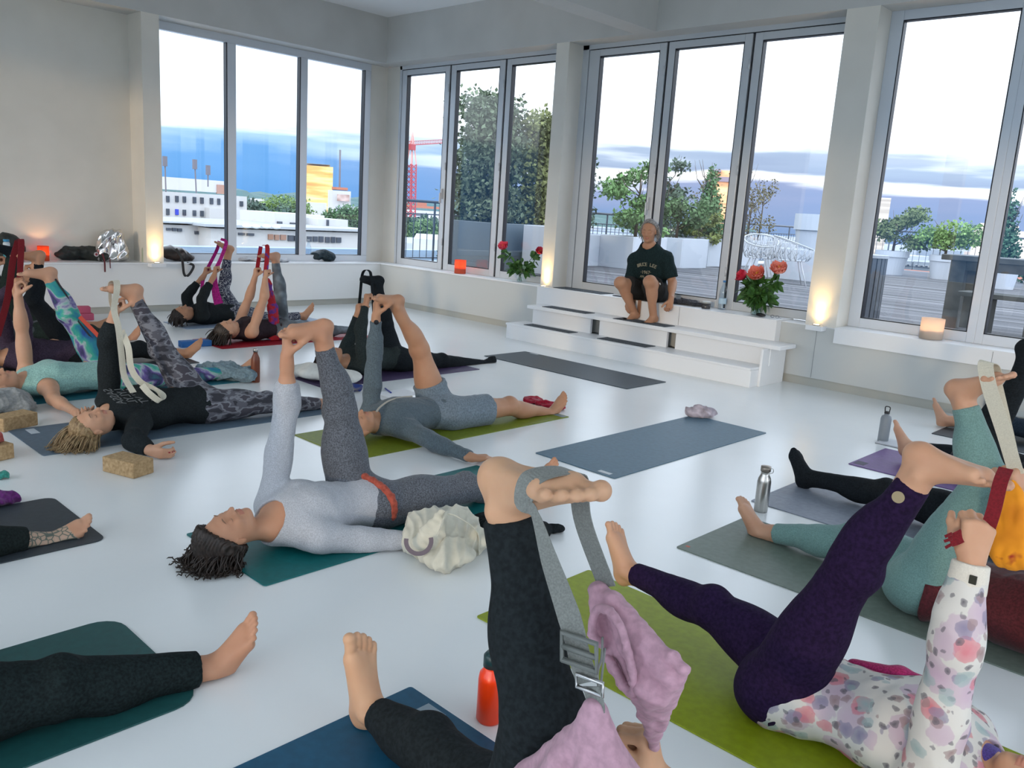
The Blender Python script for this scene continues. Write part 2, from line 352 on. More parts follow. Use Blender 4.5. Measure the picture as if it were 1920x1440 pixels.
struct('trim_2', gap('g', 'x', 8.24, (-9.2825, -8.1975, -5.69, -4.645), ZS+.02, 3.44).box(-10.35, -7.12, 8.215, 8.26, 3.44, 3.45).box(-6.8, -3.6, 8.215, 8.26, 3.44, 3.45), GASK)
leaf('window', 2, 'x', yw, -3.28, -2.14, ZS+.02, 3.5, -3.165, -2.21, .705, 3.415, m=WFRAME, hinges=False)
leaf('window', 3, 'x', yw, -2.14, 0.0, ZS+.02, 3.5, -2.075, -.1, .705, 3.415, m=WFRAME, hinges=False)
leaf('window', 4, 'x', yw, 0.0, 2.4, ZS+.02, 3.5, .1, 2.3, .705, 3.415, m=WFRAME, hinges=False)
leaf('window', 5, 'x', yw, 2.4, X1, ZS+.02, 3.5, 2.5, X1-.1, .705, 3.415, m=WFRAME, hinges=False)
portal('portal_left', (-11.1, 6.2, 2.05), 3.4, 2.9, (1, 0, 0))
portal('portal_doors', (-8.8, 8.45, 2.05), 3.4, 2.9, (0, -1, 0))
portal('portal_doors_2', (-5.2, 8.45, 2.05), 3.4, 2.9, (0, -1, 0))
portal('portal_window', (.9, 8.45, 2.05), 8.4, 2.9, (0, -1, 0))
portal('portal_far', (X1+.35, 2.5, 2.05), 10.4, 2.9, (-1, 0, 0))

portal('portal_back', (-2.6, Y0-.35, 2.05), 14.2, 2.9, (0, 1, 0))
# steps and platform under the doors
st = bpy.data.objects.new('platform', None); COL.objects.link(st); st.location = (-5.4, 7.6, 0)
tag(st, 'white stepped platform running up to the terrace doors', 'platform')
obj('top_bench', MB().box(-7.05, -4.963, 7.83, 7.938, .0, .596).box(-4.957, -3.83, 7.83, 7.938, 0, .596), WHITE, st, bevel=.002)
obj('top_board', MB().box(-7.05, -4.963, 7.825, 8.195, .596, .612).box(-4.957, -3.83, 7.825, 8.195, .596, .612), WHITE, st, bevel=.002)
obj('upper_step', MB().box(-6.9, -3.6, 7.50, 7.84, .365, .405), WHITE, st, bevel=.006)
r = MB()
for a, b in ((-6.85, -5.95), (-5.82, -4.91), (-4.80, -3.72)): r.box(a, b, 7.56, 7.60, .19, .37)
obj('riser_board', r, WHITE, st, bevel=.003)
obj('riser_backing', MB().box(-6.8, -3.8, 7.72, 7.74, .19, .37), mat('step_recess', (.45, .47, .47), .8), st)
obj('lower_step', MB().box(-7.0, -3.75, 7.27, 7.83, .0, .165), WHITE, st, bevel=.003)
obj('lower_tread', MB().box(-7.0, -3.75, 7.25, 7.60, .166, .19), WHITE, st, bevel=.005)
obj('end_panel', MB().box(-3.75, -3.725, 7.42, 7.9, 0, .364), WHITE, st, bevel=.003)
STEPMAT = noisemat('step_mat_felt', [(.35, (.035, .045, .055)), (.65, (.10, .115, .13))], 90, 2, .95)
for lab, (a, b, y0, y1, z) in {'dark grey step mat at the left end of the lower step': (-6.76, -6.05, 7.31, 7.47, .19), 'dark grey step mat on the lower step, right of the first slot': (-5.65, -5.0, 7.31, 7.50, .19),
        'dark grey step mat at the left end of the upper step': (-6.70, -6.03, 7.55, 7.73, .405), 'dark grey step mat under the seated teacher\'s feet': (-5.62, -4.93, 7.53, 7.73, .405),
        'dark grey mat on the platform beside the lit column': (-6.85, -6.1, 7.9, 8.15, .612)}.items():
    tag(obj('step_mat', MB().prism([(a, y0), (b, y0), (b, y1), (a, y1)], z, z+.006), STEPMAT, bevel=.002, base=((a+b)/2, (y0+y1)/2, z)), lab, 'mat', 'anti-slip mats on the steps')

# recessed uplights at the foot of three columns
for lab, (x, y, tx, ty) in {'small recessed uplight at the foot of the left column': (-10.345, 4.49, -1, 0), 'small recessed uplight at the foot of the middle column': (-7.0, 7.888, 0, 1),
                            'small recessed uplight at the foot of the right column': (-3.45, 7.888, 0, 1)}.items():
    z = ZS+.017
    t = thing('uplight', lab, 'lamp', (x, y, z), 'uplights at the columns')
    m = mat('lamp_ring', (.6, .6, .6), .3, .8)
    if tx: struct('ledge_lip', MB().box(-10.42, -10.29, 4.40, 4.58, ZS-.03, ZS+.016), WHITE)
    elif x > -5: struct('ledge_lip_2', MB().box(x-.08, x+.08, YB-.11, YB+.01, ZS-.03, ZS+.016), WHITE)
    obj('ring', MB().lathe([(.03, 0), (.036, .0), (.036, .006), (.028, .008)], (x, y, z), 20), m, t, smooth=True)
    obj('lens', MB().lathe([(.0, .004), (.026, .004), (.026, .009), (0, .01)], (x, y, z), 16), mat('lamp_lens', (1, .9, .7), .3, emit=(1, .68, .28), es=14), t)
    l = bpy.data.lights.new('uplight_beam', 'SPOT'); l.energy = 17; l.color = (1, .66, .26); l.spot_size = 1.12; l.spot_blend = 1.; l.shadow_soft_size = .02
    lo = bpy.data.objects.new('uplight_beam', l); COL.objects.link(lo); lo.parent = t; lo.matrix_parent_inverse = Matrix.Translation(-t.location)
    l2 = bpy.data.lights.new('uplight_spill', 'SPOT'); l2.energy = 3.2; l2.color = (1, .64, .25); l2.spot_size = 2.5; l2.spot_blend = 1.; l2.shadow_soft_size = .02
    l2o = bpy.data.objects.new('uplight_spill', l2); COL.objects.link(l2o); l2o.parent = t; l2o.matrix_parent_inverse = Matrix.Translation(-t.location); l2o.location = (x, y, z+.014); l2o.rotation_euler = (math.pi, 0, 0)
    lo.location = (x, y, z+.012); lo.rotation_euler = Vector((tx*.06, ty*.06, 1)).to_track_quat('-Z', 'Y').to_euler()

# ================================================================== terrace and city outside
DECK = noisemat('weathered_deck', [(.2, (.025, .028, .035)), (.45, (.095, .10, .115)), (.75, (.17, .175, .195))], 2.2, 6, .75, stretch=(.16, 3.2, 1), distort=.3)
PLW = mat('planter_white', (.50, .54, .60), .5); PLG = mat('planter_dark', (.12, .15, .17), .5)
RAIL = mat('rail_grey', (.10, .12, .15), .5, .5)
ZD = .5
dk = MB()
for i in range(int((27.4-8.52)/.145)):
    y = 8.52+i*.145; dk.box(-11.6, 7, y, y+.131, ZD-.03, ZD, random.choice((0, 0, 1, 2)))
DECK2 = noisemat('weathered_deck_dark', [(.3, (.03, .033, .04)), (.7, (.075, .08, .09))], 2.2, 6, .75, stretch=(.16, 3.2, 1)); DECK3 = noisemat('weathered_deck_pale', [(.3, (.12, .125, .14)), (.7, (.22, .225, .245))], 2.2, 6, .75, stretch=(.16, 3.2, 1))
struct('deck', dk, [DECK, DECK2, DECK3]); struct('roof_slab', MB().box(-11.7, 7.1, 8.5, 27.6, -1, ZD-.03), mat('roof_slab_grey', (.05, .05, .055), .9))
struct('gravel_roof', MB().box(-16.5, -11.06, -8, 27.6, -1, .18), noisemat('roof_gravel', [(.3, (.22, .27, .32)), (.6, (.45, .52, .58))], 8, 4, .9))
struct('roof_kerb', MB().box(-16.7, -16.3, -8, 27.6, .1, .42), mat('kerb_blue', (.25, .33, .42), .5))
struct('city_ground', MB().box(-2500, 2500, -300, 2500, -20.2, -20), noisemat('city_ground', [(.35, (.07, .11, .07)), (.5, (.22, .24, .24)), (.7, (.34, .33, .32))], .03, 6, .9))
def railing(name, lab, p, q, z0, h, n):
    p = V3(*p, z0); q = V3(*q, z0); t = thing(name, lab, 'railing', tuple((p+q)/2)); up = V3(0, 0, h)
    obj('top_rail', MB().tube([p+up, q+up], .024, 8), RAIL, t, smooth=True)
    obj('lower_rail', MB().tube([p+up*.8, q+up*.8], .011, 6).tube([p+up*.1, q+up*.1], .011, 6), RAIL, t, smooth=True)
    b = MB()
    for i in range(n+1):
        a = p+(q-p)*i/n; b.tube([a+up*.1, a+up*.8], .008, 5)
    obj('baluster', b, RAIL, t)
    for i in range(0, n+1, 8):
        a = p+(q-p)*i/n; obj('post', MB().tube([a, a+up], .02, 6), RAIL, t)
railing('railing', 'dark metal railing along the west edge of the terrace', (-11.5, 8.7), (-11.5, 27.3), ZD, 1.08, 120)
railing('railing', 'dark metal railing along the far edge of the terrace', (-11.5, 27.3), (6.8, 27.3), ZD, 1.16, 96)

def leafcloud(blobs, n, size, rnd, jitter=.15, droop=0.):
    """many small folded leaf blades scattered through ellipsoid blobs (cx,cy,cz,rx,ry,rz)"""
    mb = MB(); vol = [b[3]*b[4]*b[5] for b in blobs]; tot = sum(vol)
    for b, v in zip(blobs, vol):
        for _ in range(max(8, int(n*v/tot))):
            d = rnd.normal(size=3); d /= np.linalg.norm(d); r = rnd.uniform(.25, 1.05)**.6*(1+rnd.normal()*jitter)
            c = np.array(b[:3])+d*np.array(b[3:6])*r; a = nrm(rnd.normal(size=3)); e = nrm(np.cross(a, rnd.normal(size=3))); s = size*rnd.uniform(.6, 1.4)
            nn = np.cross(a, e); mb.add([c, c+a*s*.5+e*s*.35+nn*s*.1, c+a*s, c+a*s*.5-e*s*.35+nn*s*.1], [(0, 1, 2, 3)])
    return mb
def leafmat(name, c):
    return noisemat(name, [(.3, tuple(k*.55 for k in c)), (.7, tuple(min(1, k*1.5) for k in c))], 3, 3, .7)
BARK = mat('bark', (.10, .075, .055), .9)
def tree(name, lab, base, h, w, shape, color, n=2500, size=.09, group='trees and shrubs on the terrace', cat='tree', seed=1, trunk=.04):
    rnd = np.random.default_rng(seed); x, y, z = base; t = thing(name, lab, cat, base, group)
    if shape == 'column': bl = [(x+rnd.normal()*.05*w, y, z+h*(.12+.13*i), w*(.42+.08*math.sin(i*2.1)), w*.45, h*.13) for i in range(7)]
    elif shape == 'cone': bl = [(x, y, z+h*(.1+.12*i), w*.5*(1-i/8.5), w*.5*(1-i/8.5), h*.11) for i in range(8)]
    elif shape == 'loose': bl = [(x+rnd.normal()*w*.25*(1-.5*i/9), y+rnd.normal()*w*.2, z+h*(.12+.092*i), w*rnd.uniform(.18, .34)*(1-.45*i/9), w*.26, h*rnd.uniform(.06, .1)) for i in range(10)]
    elif shape == 'round': bl = [(x+rnd.normal()*w*.22, y+rnd.normal()*w*.15, z+h*rnd.uniform(.35, .8), w*.28, w*.28, h*.2) for i in range(9)]
    elif shape == 'spread': bl = [(x+math.cos(k*.9)*w*.3, y+math.sin(k*1.7)*w*.2, z+h*(.25+.08*k), w*.16, w*.16, h*.13) for k in range(9)]
    else: bl = []
    if bl: obj('foliage', leafcloud(bl, n, size, rnd), leafmat(name+'_leaf_%d' % seed, color), t)
    b = MB().tube([(x, y, z), (x+.02, y, z+h*.5), (x, y+.02, z+h*.85)], [trunk, trunk*.6, trunk*.25], 7)
    for i in range(26 if shape == 'bare' else 9):
        a = rnd.uniform(0, 6.28); zz = z+h*(rnd.uniform(.05, .6) if shape == 'bare' else rnd.uniform(.2, .75)); l = w*rnd.uniform(.25, .5)
        b.tube([(x, y, zz), (x+math.cos(a)*l*.5, y+math.sin(a)*l*.5, zz+h*.12), (x+math.cos(a)*l*.8, y+math.sin(a)*l*.8, zz+h*rnd.uniform(.2, .38))], [trunk*.35, trunk*.25, trunk*.08], 5)
    obj('trunk', b, BARK, t, smooth=True)
    return t
def box_planter(lab, x0, x1, y0, y1, h, m=PLW, group='white box planters on the terrace'):
    t = thing('planter', lab, 'planter', ((x0+x1)/2, (y0+y1)/2, ZD), group); w = .04
    obj('box', MB().box(x0, x1, y0, y0+w, ZD, ZD+h).box(x0, x1, y1-w, y1, ZD, ZD+h).box(x0, x0+w, y0+w, y1-w, ZD, ZD+h).box(x1-w, x1, y0+w, y1-w, ZD, ZD+h).box(x0+w, x1-w, y0+w, y1-w, ZD, ZD+.03), m, t, bevel=.01)
    obj('soil', MB().box(x0+w, x1-w, y0+w, y1-w, ZD+.03, ZD+h-.05), mat('soil', (.05, .035, .025), .95), t)
    return ((x0+x1)/2, (y0+y1)/2, ZD+h-.06)
GR = (.10, .17, .07); GD = (.05, .10, .05); GB = (.16, .19, .05); GO = (.08, .13, .09)
p = box_planter('tall dark planter with the first big evergreen, nearest the corner', -11.32, -10.2, 10.1, 11.9, .80, PLG, 'dark planters by the first doors')
tree('evergreen_tree', 'tallest leafy evergreen in the dark planter, seen through the middle leaf', (-11.1, 10.9, ZD+.75), 2.25, 1.45, 'column', (.13, .17, .10), 10000, .085, seed=3, trunk=.05)
tree('evergreen_tree', 'bushy tree with yellowish top, right of the tallest evergreen', (-10.62, 11.8, ZD+.75), 2.0, 1.35, 'column', (.20, .22, .08), 9000, .08, seed=4, trunk=.05)
tree('evergreen_tree', 'narrow leafy tree at the edge of the first door leaf, left of the tallest evergreen', (-12.1, 11.2, .3), 2.25, .8, 'loose', GO, 1500, .09, seed=5)
box_planter('white planter just right of the dark planter', -9.95, -9.3, 10.6, 11.5, .8)
tree('evergreen_tree', 'tall thin evergreen at the left edge of the first wide door', (-10.95, 13.2, ZD+.6), 1.65, .7, 'column', GO, 2400, .075, seed=6)
for lab, a in {'white box planter at the left edge of the first wide door': (-11.35, -10.95, 13.6, 14.4, .64), 'white box planter with a bright side face, left of the teacher': (-10.95, -10.1, 14.0, 15.2, .66),
               'white box planter directly behind the teacher': (-11.3, -10.3, 16.1, 17.2, .66), 'white box planter behind the teacher\'s shoulder with drooping shrub': (-11.6, -10.7, 17.9, 19.0, .7),
               'narrow white box planter right of the drooping shrub': (-11.55, -10.9, 19.9, 20.8, .66), 'white box planter at the left edge of the third wide door': (-10.95, -10.2, 21.2, 22.0, .66)}.items(): box_planter(lab, *a)
tree('leafy_tree', 'green open-branched tree above the white planter left of the teacher', (-10.5, 14.6, ZD+.6), 1.55, 1.5, 'loose', (.13, .24, .08), 2300, .09, seed=11)
tree('leafy_tree', 'low dark green shrub between the teacher and the open-branched tree', (-10.8, 16.6, ZD+.6), 1.0, 1.4, 'round', GR, 1500, .09, seed=12, cat='shrub')
tree('pine_tree', 'dark pine with wispy branches right of the teacher\'s head', (-11.9, 17.6, ZD+.3), 2.15, 1.3, 'loose', (.09, .13, .09), 1800, .10, seed=13)
tree('conifer', 'pointed green conifer behind the second wide door', (-11.1, 18.4, ZD+.6), 1.8, .95, 'cone', (.10, .19, .08), 2800, .09, seed=14)
tree('drooping_shrub', 'yellow-green shrub drooping over the white planter', (-11.0, 17.95, ZD+.45), .8, 1.2, 'spread', GB, 1000, .09, seed=15, cat='shrub')
for s, (x, y, h) in enumerate(((-11.2, 20.2, 1.9), (-11.3, 21.4, 1.7), (-11.25, 20.7, 1.6), (-11.9, 19.3, 1.8))):
    tree('bare_shrub', ['tall thin-twigged shrub in front of the orange tower', 'thin-twigged shrub right of the orange tower\'s foot', 'small reddish-twigged shrub beside the conifer', 'wispy bare shrub between pine and conifer'][s],
         (x, y, ZD+.6), h, 1.0, 'spread' if s else 'loose', (.16, .14, .07), 420, .06, seed=20+s, cat='shrub', trunk=.025)

def round_pot(lab, c, r, h, m=PLW, group='round white plant pots'):
    t = thing('plant_pot', lab, 'pot', c, group)
    obj('pot', MB().lathe([(r*.0, 0), (r*.74, 0), (r*.93, h*.74), (r*.94, h*.75), (r, h*.75), (r, h), (r*.93, h), (r*.90, h*.8), (0, h*.8)], c, 32), m, t, smooth=False)
    return t
round_pot('huge round white pot behind the wire chairs', (-8.0, 18.0, ZD), .62, 1.35)
box_planter('wide low white planter behind the wire chairs, under the huge pot', -8.4, -6.7, 16.3, 17.1, .62)
round_pot('white pot with grey-green juniper, left edge of the right-hand window', (-8.35, 23.2, ZD), .42, .62)
tree('juniper', 'grey-green juniper with slanting branches in a white pot', (-8.35, 23.2, ZD+.5), 1.25, 1.9, 'spread', (.15, .19, .08), 2400, .09, seed=31, cat='shrub')
round_pot('white pot holding the white-flowered shrub', (-7.05, 23.2, ZD), .36, .60)
tree('flowering_shrub', 'round green shrub with flat white flower heads in a white pot', (-7.05, 23.2, ZD+.5), 1.0, 1.6, 'round', (.20, .32, .10), 2400, .08, seed=32, cat='shrub')
round_pot('white pot seen between the legs of the wooden table', (-5.2, 21.2, ZD), .36, .60)
tree('conifer', 'dark pointed conifer behind the wooden table', (-5.6, 22.6, ZD+.2), 2.0, .85, 'cone', (.05, .12, .07), 2400, .09, seed=33)
tree('leafy_tree', 'green bush at the far edge of the terrace, left of the flowering shrub', (-7.9, 28.5, -.4), 1.3, 2.0, 'round', (.14, .22, .05), 1300, .12, seed=34, cat='shrub')
tree('leafy_tree', 'low bush beyond the railing behind the wire chairs', (-11.9, 28.5, -.3), 1.2, 1.6, 'round', (.20, .24, .05), 900, .12, seed=35, cat='shrub')
tree('leafy_tree', 'dark wispy tree at the right edge of the picture outside', (-5.2, 25.5, .4), 1.9, 1.2, 'loose', GD, 1200, .1, seed=36)

# wire chairs
CHW = mat('chair_white', (.46, .49, .53), .4)
def wire_chair(lab, c, rot):
    t = thing('wire_chair', lab, 'chair', c, 'white wire chairs on the terrace', rot); rnd = np.random.default_rng(5)
    def S(u, v):   # u around, v from the seat centre (0) to the rim (1)
        r = .30*math.sin(min(v, .62)/.62*math.pi/2); zz = .44+(0 if v < .4 else (v-.4)**1.2*.60)*(1+.34*math.cos(u)); rr = r+(.02 if v > .6 else 0)
        return V3(-math.cos(u)*rr*(1.05+.15*max(0, v-.6)), math.sin(u)*rr, zz)
    sh = MB(); N_ = 18
    for i in range(N_):
        u = 2*math.pi*i/N_; j = rnd.uniform(-.12, .12); sh.tube([S(u+j*v, v) for v in (.15, .4, .6, .8, 1)], .008, 5)
        sh.tube([S(u+j, .45), S(u+.2, .62), S(u+2*math.pi/N_, .8)], .0065, 5); sh.tube([S(u+.17, .62), S(u-.05, .8), S(u-.2, 1)], .0065, 5); sh.tube([S(u, .2), S(u+.3, .4)], .007, 5)
    obj('shell', sh, CHW, t, local=True, smooth=True)
    obj('rim', MB().tube([S(2*math.pi*i/36, 1) for i in range(37)], .013, 6), CHW, t, local=True, smooth=True)
    for sx in (-1, 1):
        for sy in (-1, 1): obj('leg', MB().tube([(sx*.14, sy*.14, .44), (sx*.27, sy*.27, 0)], [.014, .010], 7), CHW, t, local=True, smooth=True)
    return t
wire_chair('left one of the white wire chairs behind the right vase', (-8.15, 15.7, ZD), 1.9)
wire_chair('middle white wire chair with its tall back towards us', (-7.8, 14.9, ZD), -.9)
wire_chair('right white wire chair with its leg beside the big peonies', (-7.15, 14.9, ZD), .6)

# wooden table with bench, and a slatted bin
WOOD = noisemat('grey_wood', [(.2, (.07, .08, .08)), (.8, (.19, .20, .20))], 6, 4, .8, stretch=(1, 8, 1))
t = thing('garden_table', 'weathered grey wooden table outside the right-hand window', 'table', (-2.0, 10.6, ZD))
obj('tabletop', MB().box(-3.12, .4, 10.15, 10.95, 1.28, 1.34), WOOD, t, bevel=.006); obj('apron', MB().box(-2.95, .3, 10.22, 10.26, 1.18, 1.28).box(-2.95, .3, 10.84, 10.88, 1.18, 1.28), WOOD, t)
for x, y in ((-3.03, 10.2), (-3.03, 10.8), (.2, 10.2), (.2, 10.8)): obj('leg', MB().box(x, x+.16, y, y+.12, ZD, 1.28), WOOD, t, bevel=.005)
t = thing('garden_bench', 'grey wooden bench in front of the outdoor table', 'bench', (-1.8, 9.85, ZD))
obj('seat', MB().box(-2.75, .3, 9.65, 10.0, .93, .98), WOOD, t, bevel=.006)
for x in (-2.55, -2.1, -.1): obj('leg', MB().box(x, x+.11, 9.7, 9.95, ZD, .93), WOOD, t, bevel=.005)
t = thing('slatted_bin', 'round dark slatted bin with a white lid outside, left edge of the right window', 'bin', (-3.62, 9.25, ZD))
b = MB()
for i in range(26):
    a = 2*math.pi*i/26; ca, sa = math.cos(a), math.sin(a); b.obox((-3.62+.23*ca, 9.25+.23*sa, ZD+.38), (.008*ca, .008*sa, 0), (-.022*sa, .022*ca, 0), (0, 0, .38))
obj('slats', b, mat('bin_slate', (.12, .14, .17), .5), t); obj('drum', MB().lathe([(.0, 0), (.215, .01), (.215, .74), (0, .75)], (-3.62, 9.25, ZD), 24), mat('bin_inner', (.06, .07, .09), .6), t)
obj('lid', MB().lathe([(0, .76), (.25, .76), (.25, .79), (0, .80)], (-3.62, 9.25, ZD), 28), PLW, t)

# ---- buildings
BW = mat('render_white', (.50, .50, .50), .8); BG = mat('render_grey', (.35, .38, .41), .8); WD = mat('dark_window', (.05, .06, .08), .2); BR = mat('roof_red', (.38, .14, .08), .8)
def bx(p, q, depth, axis, m, name, parent, zb=None):
    """block whose front face spans corner p (top-left) to q (bottom-right) in plane x or y"""
    if axis == 'r':     # a block turned to face the room
        p = np.array(p, float); q = np.array(q, float); c = (p+q)/2; d = nrm(V3(c[0], c[1], 0)); w = np.cross(d, V3(0, 0, 1)); hw = abs(np.dot(q-p, w))/2
        z0 = q[2] if zb is None else zb; c[2] = (z0+p[2])/2
        return obj(name, MB().obox(c+d*depth/2, w*hw, d*depth/2, V3(0, 0, (p[2]-z0)/2)), m, parent)
    if axis == 'x': return obj(name, MB().box(p[0]-depth, p[0], p[1], q[1], q[2] if zb is None else zb, p[2]), m, parent)
    return obj(name, MB().box(p[0], q[0], p[1], p[1]+depth, q[2] if zb is None else zb, p[2]), m, parent)
def windows(parent, quads, axis, m=WD):
    for p, q in quads: bx((p[0]+.15, p[1], p[2]) if axis == 'x' else p if axis == 'r' else (p[0], p[1]-.15, p[2]), q, .3, axis, m, 'window', parent)
b = thing('office_building', 'white block with two rows of square windows and roof antennas', 'building', (-85, 40, -20))
bx((-80.000,34.657,1.316), (-80.000,44.038,-1.412), 14, 'x', BW, 'wall', b, -20)
bx((-84.000,36.423,2.735), (-84.000,43.642,1.528), 9, 'x', BW, 'penthouse', b); bx((-79.000,39.544,0.022), (-79.000,42.963,-1.604), 3, 'x', BW, 'annex', b)
windows(b, [((-80.000,35.709,0.937), (-80.000,36.005,0.360)), ((-80.000,36.584,0.986), (-80.000,36.885,0.405)), ((-80.000,37.313,0.978), (-80.000,37.620,0.393)), ((-80.000,38.319,0.984), (-80.000,38.633,0.394)), ((-80.000,39.072,0.975), (-80.000,39.390,0.381)), ((-80.000,40.054,0.978), (-80.000,40.380,0.379)),
            ((-80.000,40.830,0.969), (-80.000,41.105,0.363)), ((-80.000,43.221,0.836), (-80.000,43.570,0.326)), ((-80.000,35.685,-0.250), (-80.000,35.981,-0.833)), ((-80.000,37.293,-0.276), (-80.000,37.601,-0.817)), ((-80.000,38.301,-0.281), (-80.000,38.616,-0.827)), ((-80.000,39.056,-0.298), (-80.000,39.376,-0.848))], 'x')
windows(b, [((-80.000,36.561,-0.259), (-80.000,36.864,-0.796))], 'x', mat('blue_blind', (.02, .05, .45), .5)); windows(b, [((-84.000,42.825,2.342), (-84.000,43.582,1.416))], 'x', mat('brown_louvre', (.35, .2, .15), .7))
ANT = mat('antenna_grey', (.14, .13, .15), .6)
for (p, q) in (((-79.000,35.270,1.284), (-79.000,35.234,4.411)), ((-79.000,38.216,1.360), (-79.000,38.098,4.368)), ((-79.000,39.402,2.033), (-79.000,39.422,3.934))):
    obj('antenna', MB().tube([p, q], .07, 6).box(q[0]-.15, q[0]+.15, q[1]-.17, q[1]+.17, q[2]-.8, q[2]+.1) if q[2] > 10.2 or True else None, ANT, b)
b = thing('warehouse', 'long low white building with a window band below the antennas block', 'building', (-60, 50, -20))
bx((-62.000,26.611,-1.008), (-62.000,31.305,-2.877), 12, 'x', BW, 'wall', b, -20); bx((-60.000,30.101,-1.093), (-60.000,46.177,-2.558), 12, 'x', BW, 'wall', b, -20)
bx((-59.500,29.441,-0.968), (-59.500,45.723,-0.780), 13, 'x', BG, 'roof_edge', b); bx((-61.500,26.401,-0.760), (-61.500,30.985,-0.874), 13, 'x', BG, 'roof_edge', b)
windows(b, [((-60.000,34.799,-1.405), (-60.000,35.220,-1.808)), ((-60.000,35.358,-1.432), (-60.000,35.737,-1.839)), ((-60.000,35.876,-1.420), (-60.000,36.356,-1.827))], 'x', mat('brown_shutter', (.30, .17, .12), .7))
windows(b, [((-60.000,36.544,-1.445), (-60.000,37.033,-1.898)), ((-60.000,37.125,-1.473), (-60.000,37.620,-1.886)), ((-60.000,38.308,-1.488), (-60.000,38.716,-1.908)), ((-60.000,38.860,-1.475), (-60.000,39.273,-1.898)), ((-60.000,39.418,-1.462), (-60.000,39.837,-1.931)),
            ((-60.000,40.035,-1.492), (-60.000,40.461,-1.963)), ((-60.000,40.607,-1.479), (-60.000,40.986,-1.954)), ((-60.000,41.134,-1.511), (-60.000,41.570,-1.944)), ((-60.000,32.278,-1.348), (-60.000,32.806,-1.535)), ((-60.000,32.984,-1.370), (-60.000,33.566,-1.557)), ((-60.000,31.239,-1.336), (-60.000,31.581,-1.565)),
            ((-62.000,27.628,-1.245), (-62.000,27.984,-1.428)), ((-62.000,28.068,-1.231), (-62.000,28.387,-1.456)), ((-62.000,28.471,-1.258), (-62.000,28.793,-1.484)), ((-62.000,29.787,-1.417), (-62.000,30.078,-1.649))], 'x')
b = thing('rooftop_plant_room', 'white plant rooms on the roof of the long low building', 'building', (-64, 55, -8))
bx((-66.000,38.933,0.134), (-66.000,41.421,-1.104), 6, 'x', BW, 'wall', b); bx((-67.000,42.032,0.080), (-67.000,44.634,-1.163), 6, 'x', BW, 'wall', b); bx((-65.000,42.673,-0.171), (-65.000,45.820,-1.155), 6, 'x', BW, 'wall', b)
windows(b, [((-66.000,39.144,-0.581), (-66.000,39.613,-0.884)), ((-66.000,40.399,-0.629), (-66.000,40.935,-0.934)), ((-67.000,43.424,-0.339), (-67.000,43.823,-0.563)), ((-65.000,43.507,-0.233), (-65.000,43.692,-0.978))], 'x')
SKYL = mat('skylight_white', (.75, .8, .85), .3)
for i, (u) in enumerate(((-58.000,31.928,-0.767), (-58.000,32.664,-0.782), (-58.000,33.547,-0.755), (-58.000,34.357,-0.770))):
    tag(obj('skylight', MB().ell(u, (.30, .34, .17), 12, 6), SKYL, base=u), 'white roof dome in the row on the long low building', 'skylight', 'roof domes on the low building')
b = thing('glass_roof', 'flat bluish glass roof just beyond the left window', 'roof', (-30, 18, -6))
obj('sheet', MB().prism([(-52, 10), (-20, 8), (-18, 24), (-48, 52)], -4.2, -4.0), mat('glass_roof_blue', (.50, .60, .72), .25), b)
obj('sheet', MB().prism([(-40, 2), (-24, 0), (-24, 12), (-40, 16)], -2.9, -2.7), mat('glass_roof_pale', (.62, .68, .74), .4), b)
b = thing('glass_tower', 'tall golden reflecting glass tower on the horizon', 'building', (-300, 250, -20))
GOLD = noisemat('sunset_gold_glazing', [(.25, (.62, .20, .05)), (.45, (.80, .40, .10)), (.58, (.90, .62, .25)), (.8, (.85, .72, .5))], .05, 4, .5, stretch=(1, 1, 9), interp='LINEAR', spec=.5)  # sunset reflection on the glass facade painted into its colour
bx((-300.000,190.613,14.652), (-300.000,203.498,0.529), 30, 'r', GOLD, 'glazing', b, -20); bx((-303.000,193.002,15.553), (-303.000,204.147,15.520), 20, 'r', BG, 'roof_plant', b)
b = thing('office_tower', 'white tower with a brown window grid right of the golden tower', 'building', (-240, 210, -20))
bx((-240.000,161.053,4.744), (-240.000,170.082,-1.899), 22, 'r', BW, 'wall', b, -20); windows(b, [((-238.000,163.239,3.566), (-238.000,168.142,1.419))], 'r', noisemat('brown_grid', [(.2, (.25, .13, .10)), (.8, (.55, .42, .38))], .5, 1, .7, typ='VORONOI'))
bx((-242.000,163.826,5.895), (-242.000,170.216,5.076), 12, 'r', BR, 'roof_plant', b); obj('mast', MB().tube([(-246.000,169.748,5.819), (-246.000,169.645,18.256)], .35, 5), ANT, b)
b = thing('flat_block', 'grey and white low blocks below the white tower', 'building', (-150, 130, -20))
bx((-150.000,95.294,0.791), (-150.000,100.379,-1.420), 12, 'r', BW, 'wall', b, -20); bx((-140.000,95.588,0.473), (-140.000,104.813,-1.611), 12, 'r', BG, 'wall', b, -20); bx((-130.000,90.261,-0.043), (-130.000,96.111,-1.630), 8, 'r', BW, 'wall', b, -20)
b = thing('distant_house', 'small white house beyond the park trees', 'building', (-220, 160, -20))
bx((-220.000,122.086,0.574), (-220.000,126.721,-2.141), 14, 'r', BW, 'wall', b, -20); bx((-220.000,136.359,0.742), (-220.000,139.795,-1.544), 10, 'r', BW, 'wall', b, -20)
